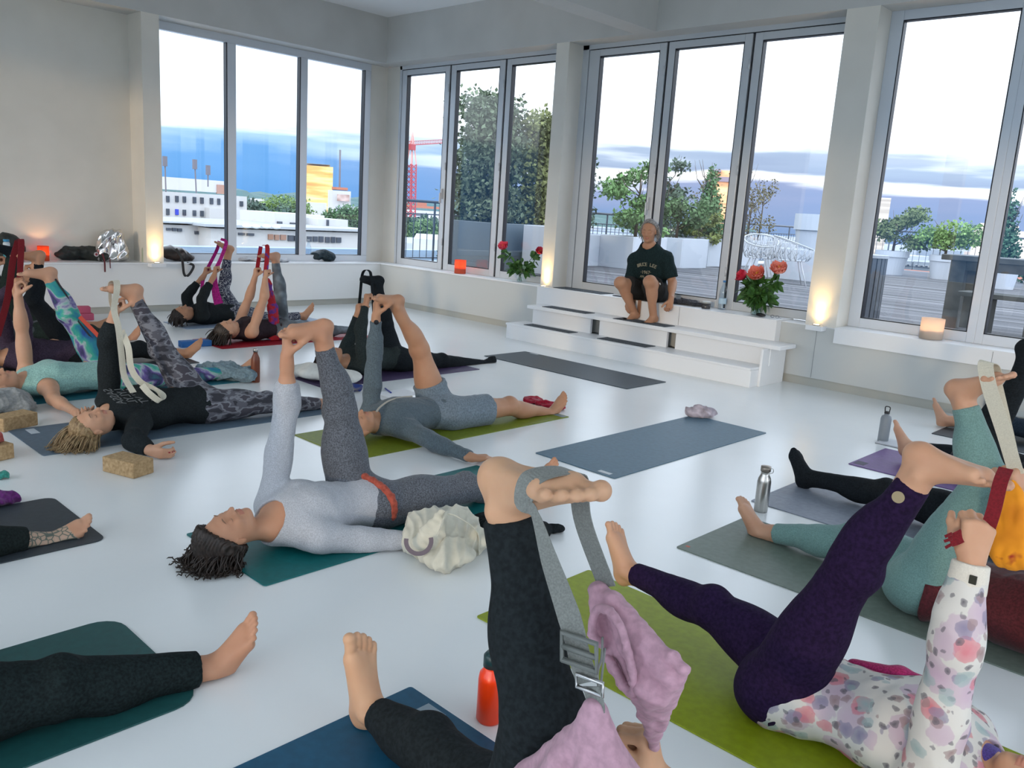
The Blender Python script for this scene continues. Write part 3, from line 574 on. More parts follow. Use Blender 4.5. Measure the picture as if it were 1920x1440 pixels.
def canopy(lab, c, r, color, seed, n=5000, size=.45):
    rnd = np.random.default_rng(seed); t = thing('park_tree', lab, 'tree', (c[0], c[1], -20), 'park trees in the city')
    obj('foliage', leafcloud([(c[0]+rnd.normal()*r*.5, c[1]+rnd.normal()*r*.8, c[2]-r*.4*abs(rnd.normal()), r*.6, r*.6, r*.5) for _ in range(8)], n, size, rnd), leafmat('park_leaf_%d' % seed, color), t)
    obj('trunk', MB().tube([(c[0], c[1], -20), (c[0], c[1], c[2]-r*.5)], [r*.08, r*.05], 6), BARK, t)
canopy('dark park tree right behind the white office block', (-105.000,58.816,-0.595), 3.02, (.05, .09, .07), 41)
canopy('light green park tree above the low building', (-125.000,75.000,-0.089), 3.77, (.16, .25, .07), 42)
canopy('park tree left of the light green one', (-110.000,63.362,-0.767), 3.19, (.08, .14, .08), 43)
canopy('bright green tree low beside the plant rooms', (-95.000,55.310,-1.403), 2.32, (.12, .22, .06), 44)
canopy('park tree at the right end of the left window', (-110.000,79.063,-0.416), 2.90, (.08, .16, .07), 45)
canopy('tree in front of the red-roofed building near the crane', (-70.000,57.987,-0.676), 2.32, (.08, .13, .08), 46)
canopy('green tree right of the crane foot', (-60.000,51.947,-0.636), 1.97, (.12, .20, .08), 47)
rg = MB(); rnd = np.random.default_rng(3)
for i in range(60): rg.ell((-900+rnd.normal()*20, 250+i*22, -20), (60, 40, 21+rnd.uniform(0, 9)), 10, 6)
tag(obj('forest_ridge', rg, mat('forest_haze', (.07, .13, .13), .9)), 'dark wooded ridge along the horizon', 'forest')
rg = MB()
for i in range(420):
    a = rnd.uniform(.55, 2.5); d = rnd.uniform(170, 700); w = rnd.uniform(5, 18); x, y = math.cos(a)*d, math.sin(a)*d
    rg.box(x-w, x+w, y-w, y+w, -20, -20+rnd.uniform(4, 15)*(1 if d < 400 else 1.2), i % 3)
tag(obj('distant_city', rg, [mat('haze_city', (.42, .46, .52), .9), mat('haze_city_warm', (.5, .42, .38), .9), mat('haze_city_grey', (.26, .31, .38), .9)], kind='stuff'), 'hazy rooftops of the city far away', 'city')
# crane
CR = mat('crane_red', (.42, .05, .055), .6)
t = thing('tower_crane', 'red lattice tower crane seen through the first door leaf', 'crane', (-110.000,90.847,-3.237))
A = V3(*(-110.000,90.847,-3.237)); B_ = V3(*(-110.000,90.135,13.083)); mb = MB(); w = .55; L_ = 34
cs = [V3(0, -w, 0), V3(0, w, 0), V3(-2*w, w, 0), V3(-2*w, -w, 0)]
A[2] = -20
for c_ in cs: mb.tube([A+c_, B_+c_-V3(0, 0, 5)], .13, 4)
for i in range(L_):
    p = A+(B_-V3(0, 0, 5)-A)*i/L_; q = A+(B_-V3(0, 0, 5)-A)*(i+1)/L_
    for k in range(4): mb.tube([p+cs[k], q+cs[(k+1) % 4]], .08, 4)
obj('mast', mb, CR, t)
mb = MB(); top = B_-V3(w, 0, 0)
for c_ in cs: mb.tube([B_+c_-V3(0, 0, 5), top], .12, 4)
obj('apex', mb, mat('crane_pale', (.75, .35, .32), .6), t)
P1 = V3(*(-110.000,88.694,10.943)); P2 = V3(*(-118.000,105.057,13.062)); mb = MB()
for dz, dy in ((0, 0), (0, .5), (.6, .25)): mb.tube([P1+V3(0, dy, dz), P2+V3(0, dy, dz)], .05, 4)
for i in range(26):
    p = P1+(P2-P1)*i/26; q = P1+(P2-P1)*(i+.5)/26; r_ = P1+(P2-P1)*(i+1)/26; mb.tube([p, q+V3(0, .25, .6), r_], .03, 3)
mb.box(P1[0]-.4, P1[0]+.4, P1[1], P1[1]+1.4, P1[2]-.7, P1[2]+.2)
obj('jib', mb, CR, t)
b = thing('red_roofed_building', 'white building with red roof behind the crane', 'building', (-160, 190, -20))
bx((-150.000,118.751,0.496), (-150.000,135.610,-2.809), 14, 'r', BW, 'wall', b, -20); bx((-152.000,120.288,1.533), (-152.000,137.166,1.003), 12, 'r', BR, 'roof', b); bx((-153.000,126.764,2.536), (-153.000,129.707,1.354), 8, 'r', BR, 'roof', b)
windows(b, [((-150.000,121.353,-0.437), (-150.000,123.359,-0.707)), ((-150.000,123.965,-0.446), (-150.000,126.958,-0.681)), ((-150.000,127.580,-0.417), (-150.000,130.819,-0.648))], 'x')
b = thing('flat_roof_annex', 'white flat-roofed annex below the first door leaf', 'building', (-24, 22, -20))
bx((-24.000,19.779,0.313), (-24.000,21.388,-0.691), 6, 'r', BW, 'wall', b); bx((-34.000,26.991,-0.390), (-34.000,28.277,-1.737), 8, 'r', BG, 'wall', b)
# towers seen through the right-hand doors
b = thing('orange_tower', 'sunset-orange glass tower behind the terrace trees', 'building', (-200, 300, -20))
GLOW = noisemat('sunset_orange_glazing', [(0, (.30, .12, .08)), (.4, (.75, .34, .16)), (.6, (1., .55, .28)), (1, (1, .75, .5))], .12, 5, .5, stretch=(1, 1, 3), distort=1.)  # orange evening glow on this tower is put into the glazing colour
bx((-158.295,260.000,15.947), (-146.892,260.000,-4.103), 30, 'r', GLOW, 'glazing', b, -20); bx((-159.563,262.000,19.829), (-150.172,262.000,15.725), 20, 'r', GLOW, 'crown', b); bx((-157.470,259.000,17.495), (-148.497,259.000,15.910), 5, 'r', mat('tower_band', (.25, .2, .25), .6), 'band', b)
bx((-157.758,259.000,19.796), (-153.352,259.000,19.146), 5, 'r', mat('tower_band', (.2, .2, .25)), 'band', b)
b = thing('beige_tower', 'beige high-rise at the left edge of the right window', 'building', (-100, 200, -20))
bx((-77.841,200.000,9.949), (-74.079,200.000,1.715), 15, 'r', noisemat('beige_floors', [(.4, (.42, .36, .30)), (.6, (.62, .55, .47))], .25, 1, .7, stretch=(.1, .1, 5)), 'wall', b, -20)
b = thing('gabled_house', 'pale stepped gable house beyond the wooden table', 'building', (-28, 90, -20))
CRM = mat('cream_render', (.70, .60, .50), .8)
bx((-25.158,90.000,2.621), (-21.398,90.000,0.379), 12, 'y', CRM, 'wall', b, -20); bx((-24.969,91.000,3.272), (-23.495,91.000,2.245), 8, 'y', CRM, 'wall', b); bx((-24.667,92.000,4.138), (-24.061,92.000,2.999), 3, 'y', CRM, 'chimney', b)
b = thing('long_house', 'pale houses right of the conifer in the far distance', 'building', (-30, 150, -20)); bx((-37.409,150.000,3.471), (-31.482,150.000,0.776), 12, 'y', CRM, 'wall', b, -20)
b = thing('neighbour_roof', 'red tiled roof with dormers just beyond the terrace', 'roof', (-8, 33, -2))
obj('tiles', MB().add([(-14, 29, -1.5), (6, 29, -1.5), (6, 35, .55), (-14, 35, .55), (-14, 29, -2), (6, 29, -2), (6, 35, -2), (-14, 35, -2)], [(0, 1, 2, 3), (7, 6, 5, 4), (0, 4, 5, 1), (1, 5, 6, 2), (2, 6, 7, 3), (3, 7, 4, 0)]), BR, b)
DM = mat('dormer_grey', (.28, .31, .34), .7)
for p, q in (((-9.975,28.200,0.750), (-9.490,28.200,0.488)), ((-9.466,28.200,0.759), (-8.926,28.200,0.490)), ((-8.025,28.200,0.768), (-7.582,28.200,0.518))):
    d = bx(p, q, 3.5, 'y', DM, 'dormer', b); w_ = (q[0]-p[0])
    for k in range(3): obj('window', MB().box(p[0]+w_*(.14+.27*k), p[0]+w_*(.34+.27*k), p[1]-.06, p[1]+.1, q[2]+.14, p[2]-.12), BW, d, local=False) if False else bx((p[0]+w_*(.14+.27*k), p[1]-.06, p[2]-.10), (p[0]+w_*(.36+.27*k), 0, q[2]+.12), .2, 'y', BW, 'window', b); bx((p[0]+w_*(.18+.27*k), p[1]-.08, p[2]-.14), (p[0]+w_*(.32+.27*k), 0, q[2]+.16), .2, 'y', WD, 'pane', b)

# ================================================================== bodies: smooth distance fields turned into quad meshes
def fold_noise(P, seed, freq, dirs=None):
    r = np.random.default_rng(seed); o = np.zeros(len(P))
    w = P+.035*np.sin(P[:, [1, 2, 0]]*23+seed)
    for i in range(4):
        d = r.normal(size=3); d /= np.linalg.norm(d)
        if dirs is not None: d = nrm(np.asarray(dirs)+.35*d)
        o += np.sin(w@d*freq*(1+.45*i)+r.uniform(0, 6.3)+1.3*np.sin(w@r.normal(size=3)*freq*.35))/(1+.35*i)
    return o/2.6
def crease_noise(P, seed, freq):
    """sharp cloth folds: ridges of warped waves"""
    r = np.random.default_rng(seed); o = np.zeros(len(P)); w = P+.03*np.sin(P[:, [2, 0, 1]]*freq*.35+seed)+.012*np.sin(P[:, [1, 2, 0]]*freq*.9)
    for i in range(4):
        d = r.normal(size=3); d /= np.linalg.norm(d); o += (1-np.abs(np.sin(w@d*freq*.5*(1+.5*i)+r.uniform(0, 6))))**1.6/(1+.5*i)
    return o/1.2-.75
class SDF:
    def __init__(s): s.p = []
    def cone(s, a, b, ra, rb, k=.02, fl=None, capa=False, capb=False, sub=False):
        s.p.append(('c', np.asarray(a, float), np.asarray(b, float), ra, rb, k, fl, capa, capb, sub)); return s
    def chain(s, pts, rs, k=.02, fl=None):
        for i in range(len(pts)-1): s.cone(pts[i], pts[i+1], rs[i], rs[i+1], k, fl)
        return s
    def ell(s, c, ax, r, k=.02, sub=False):
        s.p.append(('e', np.asarray(c, float), [np.asarray(a, float) for a in ax], r, None, k, None, False, False, sub)); return s
    def ball(s, c, r, k=.02, sub=False): return s.ell(c, (V3(1, 0, 0), V3(0, 1, 0), V3(0, 0, 1)), (r, r, r), k, sub)
    def plane(s, pt, n):       # remove everything on the side n points to
        s.p.append(('p', np.asarray(pt, float), nrm(n), 0, 0, 0, None, False, False, True)); return s
    def mesh(s, h=.008, zfloor=None, wrinkle=None, smooth=2, disp=None, crease=None):
        lo = np.full(3, 1e9); hi = -lo
        for q in s.p:
            if q[0] == 'p' or q[9]: continue
            if q[0] == 'c':
                r = max(q[3], q[4])+q[5]; r *= max(1, q[6][1]) if q[6] else 1
                for e in (q[1], q[2]): lo = np.minimum(lo, e-r); hi = np.maximum(hi, e+r)
            else:
                r = max(q[3])+q[5]; lo = np.minimum(lo, q[1]-r); hi = np.maximum(hi, q[1]+r)
        lo -= 2*h; n = np.ceil((hi-lo)/h).astype(int)+4
        D = np.full(n, 1., np.float32)
        for q in s.p:
            if q[0] == 'p':
                X = [(lo[i]+h*np.arange(n[i])).astype(np.float32) for i in range(3)]
                d = (X[0]-q[1][0])[:, None, None]*q[2][0]+(X[1]-q[1][1])[None, :, None]*q[2][1]+(X[2]-q[1][2])[None, None, :]*q[2][2]
                np.maximum(D, d, out=D); continue
            k = max(q[5], 1e-4); mar = k+3*h
            if q[0] == 'c':
                r = max(q[3], q[4])*(max(1, q[6][1]) if q[6] else 1)+mar; l = np.minimum(q[1], q[2])-r; u = np.maximum(q[1], q[2])+r
            else: r = max(q[3])+mar; l = q[1]-r; u = q[1]+r
            i0 = np.clip(((l-lo)/h).astype(int), 0, n); i1 = np.clip(np.ceil((u-lo)/h).astype(int)+1, 0, n)
            if (i1 <= i0).any(): continue
            X, Y, Z = [(lo[i]+h*np.arange(i0[i], i1[i])).astype(np.float32) for i in range(3)]
            X = X[:, None, None]; Y = Y[None, :, None]; Z = Z[None, None, :]
            if q[0] == 'c':
                a, b = q[1], q[2]; ab = b-a; L2 = max(ab@ab, 1e-9)
                t = ((X-a[0])*ab[0]+(Y-a[1])*ab[1]+(Z-a[2])*ab[2])/L2; tc = np.clip(t, 0, 1)
                dx = X-a[0]-tc*ab[0]; dy = Y-a[1]-tc*ab[1]; dz = Z-a[2]-tc*ab[2]
                if q[6]:
                    ax, ra = q[6]; c = (dx*ax[0]+dy*ax[1]+dz*ax[2])*(1/ra-1); dx = dx+c*ax[0]; dy = dy+c*ax[1]; dz = dz+c*ax[2]
                d = np.sqrt(dx*dx+dy*dy+dz*dz)-(q[3]+(q[4]-q[3])*tc); L = math.sqrt(L2)
                if q[7]: d = np.maximum(d, -t*L)
                if q[8]: d = np.maximum(d, (t-1)*L)
            else:
                c, ax, r = q[1], q[2], q[3]; px, py, pz = X-c[0], Y-c[1], Z-c[2]; k0 = 0; k1 = 0
                for e, rr in zip(ax, r):
                    w = px*e[0]+py*e[1]+pz*e[2]; k0 = k0+(w/rr)**2; k1 = k1+(w/rr/rr)**2
                k0 = np.sqrt(k0); d = k0*(k0-1)/np.sqrt(k1+1e-9)
            S = D[i0[0]:i1[0], i0[1]:i1[1], i0[2]:i1[2]]
            if q[9]:
                e = -d; hh = np.maximum(k-np.abs(S-e), 0)/k; S[...] = np.maximum(S, e)+hh*hh*k*.25
            else:
                hh = np.maximum(k-np.abs(S-d), 0)/k; S[...] = np.minimum(S, d)-hh*hh*k*.25
        v, f = nets(D, lo, h)
        for _ in range(smooth): v = lap(v, f)
        if wrinkle or disp:
            nv = vnormals(v, f)
            if wrinkle:
                amp, fr, seed = wrinkle[:3]; w = fold_noise(v, seed, fr, wrinkle[3] if len(wrinkle) > 3 else None); v = v+nv*(amp*(w-.2)*np.clip(.6+w, 0, 1))[:, None]
            if disp: v = v+nv*disp(v)[:, None]
        if crease:
            amp, fr, seed = crease; nv = vnormals(v, f); v = v+nv*(amp*crease_noise(v, seed, fr))[:, None]; v = lap(v, f)
        if zfloor is not None: v[:, 2] = np.maximum(v[:, 2], zfloor(v) if callable(zfloor) else zfloor)
        return v, f
def nets(D, lo, h):
    S = D < 0; c = np.zeros(np.array(D.shape)-1, np.int8)
    for i in (0, 1):
        for j in (0, 1):
            for k in (0, 1): c += S[i:S.shape[0]-1+i, j:S.shape[1]-1+j, k:S.shape[2]-1+k]
    act = (c > 0) & (c < 8); idx = np.argwhere(act); ID = np.full(c.shape, -1, np.int32); ID[act] = np.arange(len(idx))
    corners = np.array([(i, j, k) for i in (0, 1) for j in (0, 1) for k in (0, 1)])
    val = np.stack([D[idx[:, 0]+a, idx[:, 1]+b, idx[:, 2]+g] for a, b, g in corners], 1)
    pos = np.zeros((len(idx), 3)); cnt = np.zeros(len(idx))
    for a in range(8):
        for b in range(a+1, 8):
            if np.abs(corners[a]-corners[b]).sum() != 1: continue
            va, vb = val[:, a], val[:, b]; m = (va < 0) != (vb < 0); t = np.where(m, va/np.where(m, va-vb, 1), 0)
            pos += np.where(m[:, None], corners[a]+t[:, None]*(corners[b]-corners[a]), 0); cnt += m
    v = lo+h*(idx+pos/cnt[:, None]); F = []
    for ax in range(3):
        sl0 = [slice(None)]*3; sl1 = [slice(None)]*3; sl0[ax] = slice(0, -1); sl1[ax] = slice(1, None)
        A = S[tuple(sl0)]; B = S[tuple(sl1)]; e = np.argwhere(A != B); b, g = [(1, 2), (2, 0), (0, 1)][ax]
        e = e[(e[:, b] > 0) & (e[:, g] > 0) & (e[:, b] < c.shape[b]) & (e[:, g] < c.shape[g])]
        def at(ob, og):
            q = e.copy(); q[:, b] -= ob; q[:, g] -= og; return ID[q[:, 0], q[:, 1], q[:, 2]]
        quad = np.stack([at(1, 1), at(0, 1), at(0, 0), at(1, 0)], 1); ins = A[e[:, 0], e[:, 1], e[:, 2]]
        quad[~ins] = quad[~ins][:, ::-1]; F.append(quad)
    F = np.concatenate(F); return v, F[(F >= 0).all(1)]
def lap(v, f):
    n = len(v); s = np.zeros((n, 3)); c = np.zeros(n)
    for i, j in ((0, 1), (1, 2), (2, 3), (3, 0)):
        for a, b in ((i, j), (j, i)):
            for k in range(3): s[:, k] += np.bincount(f[:, a], v[f[:, b], k], n)
            c += np.bincount(f[:, a], minlength=n)
    return v*.5+.5*s/np.maximum(c, 1)[:, None]
def vnormals(v, f):
    nf = np.cross(v[f[:, 2]]-v[f[:, 0]], v[f[:, 3]]-v[f[:, 1]]); n = np.zeros_like(v)
    for i in range(4):
        for k in range(3): n[:, k] += np.bincount(f[:, i], nf[:, k], len(v))
    return n/(np.linalg.norm(n, axis=1)[:, None]+1e-12)

def rot(v, ax, a):
    v = np.asarray(v, float); ax = nrm(ax); return v*math.cos(a)+np.cross(ax, v)*math.sin(a)+ax*(ax@v)*(1-math.cos(a))
def foot(s, A, knee, toe, inner, g=1., o=0., curl=0., toes=True, wid=1., ts=1.):
    """foot at ankle A; toe = direction heel->toes, inner = direction of the big-toe side, o = inflation (socks)"""
    up = nrm(np.asarray(knee)-A); t = nrm(toe-up*np.dot(toe, up)*.0); sl = nrm(-up-t*np.dot(-up, t)); l = nrm(inner-t*np.dot(inner, t)-sl*np.dot(inner, sl))
    P = lambda a, b, c: A+g*(t*a+sl*b+l*c*wid)
    s.cone(A+up*.10*g, A, .036*g+o, .033*g+o, .02); s.cone(A+up*.09*g-t*.022*g, P(-.036, .03, 0), .013*g+o, .020*g+o, .02)
    s.ell(P(-.026, .043, 0), (t, sl, l), ((.040)*g+o, .034*g+o, .031*g+o), .025)
    for c, r0, r1, tt, ss in ((.026, .030, .018, .135, .062), (.0, .031, .016, .130, .064), (-.028, .026, .0145, .115, .068)):
        s.cone(P(.01, .022, c*.3), P(tt, ss, c), r0*g+o, r1*g+o, .022)
    s.cone(P(-.02, .054, -.010), P(.11, .070, -.028), .020*g+o, .0135*g+o, .02); s.cone(P(-.01, .050, .008), P(.125, .066, .022), .017*g+o, .0155*g+o, .03)
    s.cone(P(.125, .067, .024), P(.112, .072, -.026), .0155*g+o, .013*g+o, .015)
    for c in (-.029, .029): s.ball(P(.002, -.004, c), .0125*g+o*.5, .02)
    if toes:
        T = ((.029, .143, .040, .0130), (.0095, .148, .036, .0088), (-.0065, .143, .032, .0084), (-.0215, .134, .027, .0080), (-.0355, .121, .021, .0082))
        for c, a, ln, r in T:
            b0 = P(a-.02, .066, c*.95); b1 = P(a+ln*.5, .066-curl*.01, c*1.03); b2 = P(a+ln, .071, c*1.06)
            r *= ts; s.chain([b0, b1, b2], [r*g, r*.92*g, r*.97*g], .0045); s.ball(b2, r*1.08*g, .003)
    else: s.cone(P(.13, .062, .020), P(.165, .066, .016), .016*g+o, .012*g+o, .02); s.cone(P(.12, .066, -.022), P(.145, .068, -.018), .014*g+o, .011*g+o, .02)
def hand(s, Wp, d, n, t, curls=(30, 40, 25), thumb=25, g=1., spread=.06, fist=False):
    """hand at wrist Wp; d = towards fingers, n = palm normal, t = thumb side"""
    d = nrm(d); n = nrm(n-d*np.dot(n, d)); t = nrm(np.cross(d, n))*(1 if np.dot(np.cross(d, n), t) > 0 else -1)
    P = lambda a, b, c: Wp+g*(d*a+n*b+t*c)
    s.cone(P(-.03, 0, 0), P(.012, 0, 0), .022*g, .021*g, .02, (n, .82))
    for c, a, r in ((.029, .088, .0125), (.010, .092, .0125), (-.010, .088, .012), (-.028, .078, .0115)):
        s.cone(P(.012, 0, c*.45), P(a, -.003, c), .0155*g, r*g, .012)
    s.ell(P(.035, .010, .024), (d, n, t), (.030*g, .014*g, .016*g), .015); s.ell(P(.04, .008, -.022), (d, n, t), (.032*g, .012*g, .012*g), .015)
    for j, (c, a, r, L) in enumerate(((.029, .088, .0094, (.043, .026, .021)), (.010, .092, .0096, (.047, .030, .023)), (-.010, .088, .0092, (.044, .028, .022)), (-.028, .078, .0084, (.035, .021, .019)))):
        cu = curls[j] if hasattr(curls[0], '__len__') else curls; p = P(a, -.003, c); dd = rot(d, n, 0); dd = nrm(d+t*c*spread*20*.05); ax = np.cross(d, n); ang = 0; pts = [p]; 
        for k in range(3):
            ang += math.radians(cu[k]); q = nrm(dd*math.cos(ang)+n*math.sin(ang)); p = p+q*L[k]*g; pts.append(p)
        s.chain(pts, [r*g*1.05, r*g, r*.93*g, r*.85*g], .004)
        for p in pts[1:3]: s.ball(p, r*1.04*g, .003)
    th = math.radians(thumb); p0 = P(.022, .008, .022); d1 = nrm(d*.62+t*(.72-.4*math.sin(th))+n*(.15+.75*math.sin(th))); p1 = p0+d1*.047*g
    d2 = nrm(d1+d*.35+n*.6*math.sin(th)-t*.35*math.sin(th)); p2 = p1+d2*.033*g; d3 = nrm(d2-t*.3*math.sin(th)+n*.1); p3 = p2+d3*.026*g
    s.chain([p0, p1, p2, p3], [.0165*g, .0125*g, .0108*g, .0095*g], .008)
def head(s, c, fd, up, g=1., female=True):
    """head centre c, fd = where the face looks, up = towards the crown"""
    fd = nrm(fd); up = nrm(up-fd*np.dot(up, fd)); r = np.cross(fd, up)
    P = lambda a, b, cc=0: c+g*(fd*a+up*b+r*cc); A = (fd, up, r)
    s.ell(P(-.012, .030), A, (.094*g, .086*g, .074*g), .02); s.ell(P(.020, -.035), A, (.068*g, .075*g, .058*g), .04)
    s.ell(P(.066, -.092), A, (.020*g, .016*g, .020*g), .025); s.ell(P(.02, -.075), A, (.05*g, .025*g, .045*g), .03)
    s.ell(P(.070, .030), A, (.018*g, .012*g, .046*g), .02)
    for q in (-1, 1):
        s.ell(P(.060, -.022, q*.038), A, (.022*g, .020*g, .018*g), .02)
        s.ball(P(.100, .010, q*.033), .019*g, .012, sub=True); s.ell(P(.0735, .008, q*.032), A, (.0125*g, .0115*g, .016*g), .004)
        s.ell(P(-.008, -.008, q*.076), (nrm(fd*.9+r*q*.45), up, nrm(r-fd*q*.4)), (.019*g, .031*g, .0085*g), .006); s.ell(P(-.001, -.004, q*.086), A, (.009*g, .014*g, .006*g), .004, sub=True)
        s.ball(P(.092, -.027, q*.0115), .0075*g, .006)
    s.cone(P(.080, .020), P(.108, -.020), .0075*g, .0105*g, .012); s.ball(P(.108, -.021), .0108*g, .004)
    s.ell(P(.085, -.050), A, (.013*g, .0050*g, .021*g), .006); s.ell(P(.084, -.0605), A, (.012*g, .0058*g, .018*g), .005); s.ell(P(.100, -.0555), A, (.010*g, .0012*g, .02*g), .003, sub=True)
SKIN_T = {}
def skinmat(name, c):
    return noisemat('skin_'+name, [(.3, tuple(k*f for k, f in zip(c, (.92, .84, .80)))), (.7, c)], 9, 4, .52, spec=.35, sss=.12)
def tint(o, fn):
    """second colour on chosen faces: fn(face centres) -> material index"""
    me = o.data; n = len(me.polygons); c = np.empty(n*3); me.polygons.foreach_get('center', c); me.polygons.foreach_set('material_index', fn(c.reshape(-1, 3)).astype(np.int32)); me.update()

class Person:
    """J: joints in world space; builds body (one mesh) and clothes as children"""
    def __init__(s, J, label, skin=(.55, .33, .24), h=.007, g=1., zf=.009, group='people in the class', build=1., female=True, name='person', shod=(), lw=1.1):
        s.J = J; s.lw = lw; s.h = h; s.g = g; s.zf = zf; s.b = build; b = SDF(); s.female = female; s.shod = shod
        s.body_prims(b)
        v, f = b.mesh(h, zf); sk = skinmat(name if name != 'person' else 'tone%d' % (int(skin[0]*1000)), skin)
        s.o = obj('person', (v, f), sk, smooth=True, base=tuple(V3(J['P'][0], J['P'][1], .41 if callable(zf) else zf)))
        tag(s.o, label, 'person', group)
        if 'Hd' in J:
            fd = nrm(J['hf']); up = nrm(J['hu']-fd*np.dot(J['hu'], fd)); r = np.cross(fd, up); off = np.array(s.o.location)-J['Hd']
            s.o.data.materials.append(mat('lips_%d' % int(skin[0]*1000), (skin[0]*.85, skin[1]*.62, skin[2]*.66), .45)); s.o.data.materials.append(mat('brow_%d' % int(skin[0]*1000), tuple(k*.42 for k in skin), .8))
            def fn(c):
                q = (c+off)/g; a, b_, c_ = q@fd, q@up, np.abs(q@r); m = np.zeros(len(c), int)
                m[(a > .078) & (c_ < .0235) & (b_ > -.067) & (b_ < -.0445)] = 1
                return m
            tint(s.o, fn)
            Pp = lambda a, b_, c_: J['Hd']+g*(fd*a+up*b_+r*c_); bm = mat('brow_%d' % int(skin[0]*1000), tuple(k*.25 for k in skin), .8)
            for q in (-1, 1):
                obj('eyebrow', MB().tube([Pp(.0700+.0185*math.sqrt(max(0, 1-(c_/.052)**2))+.0005, .033+.004*math.sin((c_-.014)/.034*3.14), q*c_) for c_ in (.014, .021, .028, .035, .042, .047)], [.0014, .0026, .0028, .0026, .002, .001], 6), bm, s.o, smooth=True)
                obj('eyelashes', MB().tube([Pp(.0738+.0125*math.sqrt(max(.02, 1-.36-((c_-.032)/.0165)**2)), .0012+9*(c_-.032)**2, q*c_) for c_ in (.0185, .023, .028, .032, .036, .041, .0455)], .0011, 5), bm, s.o, smooth=True)
    def torso(s, b, o=0., up_to=1.):
        J = s.J; g = s.g*s.b; A = (J['ax'], J['lat'], J['fr'])
        b.ell(J['P'], A, (.125*g+o, .165*g+o, .100*g+o), .06); mid = (J['P']+J['C'])/2
        b.ell(J['P']-J['fr']*.035*g+J['ax']*-.03, A, (.11*g+o, .150*g+o, .075*g+o), .05)
        b.cone(J['P'], J['C'], .094*g+o, .100*g+o, .06, (J['lat'], 1.35))
        b.ell(J['C'], A, (.165*g+o, .150*g+o, .105*g+o), .06)
        b.cone(J['SL'], J['SR'], .050*g+o, .050*g+o, .05)
        for q in 'LR': b.cone(J['N'], J['S'+q], .046*g+o, .044*g+o, .05)
        b.cone(J['C']+J['ax']*.08*g, J['N'], .085*g+o, .052*g+o, .05, (J['lat'], 1.4))
        if s.female:
            for q in (-1, 1): b.ell(J['C']+J['fr']*.075*g+J['lat']*q*.065*g+J['ax']*.0, A, (.055*g+o, .055*g+o, .045*g+o), .04)
    def arm(s, b, q, o=0., t=2., cap=False, oz=0.):
        """q 'L'/'R'; t: 0..1 upper arm, 1..2 forearm"""
        J = s.J; g = s.g*s.b; S, E, Wr = J['S'+q], J['E'+q], J['W'+q]
        if t >= 1: b.cone(S, E, .050*g+o, .040*g+o, .03); b.ell((S*.5+E*.5), (nrm(E-S), *perp(E-S)), (.11*g, .045*g+o, .045*g+o), .03)
        else: b.cone(S, S+(E-S)*t, .050*g+o+oz*.3, (.050-.01*t)*g+o+oz, .03, capb=cap)
        if t > 1:
            u = min(t-1, 1); b.cone(E, E+(Wr-E)*u, .040*g+o, (.040-.015*u)*g+o+oz, .03, capb=cap)
            if u > .4: b.ell(E+(Wr-E)*.25, (nrm(Wr-E), *perp(Wr-E)), (.085*g, .041*g+o, .041*g+o), .03)
    def leg(s, b, q, o=0., t=2., cap=False, oz=0., ol=0.):
        J = s.J; g = s.g*s.b; H, K, A = J['H'+q], J['K'+q], J['A'+q]; bk = J['bk'+q]; lw = s.lw
        u = min(t, 1); k0 = .085*g*lw+o; k1 = .056*g*lw+o
        b.cone(H, H+(K-H)*u, k0+ol*.4, k0+(k1-k0)*u+oz*(t <= 1)+ol, .04, capb=cap and t <= 1)
        if t > .6: b.ell(H+(K-H)*.4-bk*.012, (nrm(K-H), *perp(K-H)), (.17*g, .079*g*lw+o+ol, .079*g*lw+o+ol), .04)
        else: b.cone(H, H+(K-H)*u, k0+ol*.5, .077*g*lw+o+ol, .03, capb=cap)
        if t > 1:
            u = min(t-1, 1); b.cone(K, K+(A-K)*u, .052*g*lw+o+ol, (.052*lw+(.034-.052*lw)*u)*g+o+oz+ol, .03, capb=cap)
            b.ell(K-bk*.012*g, (nrm(A-K), *perp(A-K)), (.05*g, .054*g*lw+o+ol, .054*g*lw+o+ol), .03)
            if u > .5: b.ell(K+(A-K)*.30+bk*.020*g, (nrm(A-K), *perp(A-K)), (.115*g, .050*g*lw+o+ol, .050*g*lw+o+ol), .03)
    def body_prims(s, b):
        J = s.J; g = s.g; s.torso(b)
        if 'Hd' in J:
            b.cone(J['N'], J['Hd']-J['hu']*.055-J['hf']*.012, .050*g, .047*g, .03); head(b, J['Hd'], J['hf'], J['hu'], g, s.female)
        for q in 'LR':
            if 'E'+q in J:
                s.arm(b, q); b.cone(J['W'+q]-nrm(J['W'+q]-J['E'+q])*.05, J['W'+q], .027*g, .023*g, .02)
                if 'hd'+q in J: hand(b, J['W'+q], *J['hd'+q], **J.get('hk'+q, {}), g=g)
            if 'K'+q in J:
                s.leg(b, q); 
                if 'toe'+q in J: foot(b, J['A'+q], J['K'+q], J['toe'+q], J['in'+q], g*J.get('fg', 1), curl=J.get('curl'+q, 0), toes=q not in s.shod, **J.get('fk', {}))
    def wear(s, name, fn, m, h=None, wrinkle=(.004, 38, 3), label=None, smooth=2, zf=None, disp=None, crease=None):
        b = SDF(); fn(b); v, f = b.mesh(h or s.h, ((lambda w: s.zf(w)-.002) if callable(s.zf) else s.zf-.002) if zf is None else zf, wrinkle, smooth, disp, crease)
        o = obj(name, (v, f), m, s.o, smooth=True)
        if label: o['label'] = label
        return o
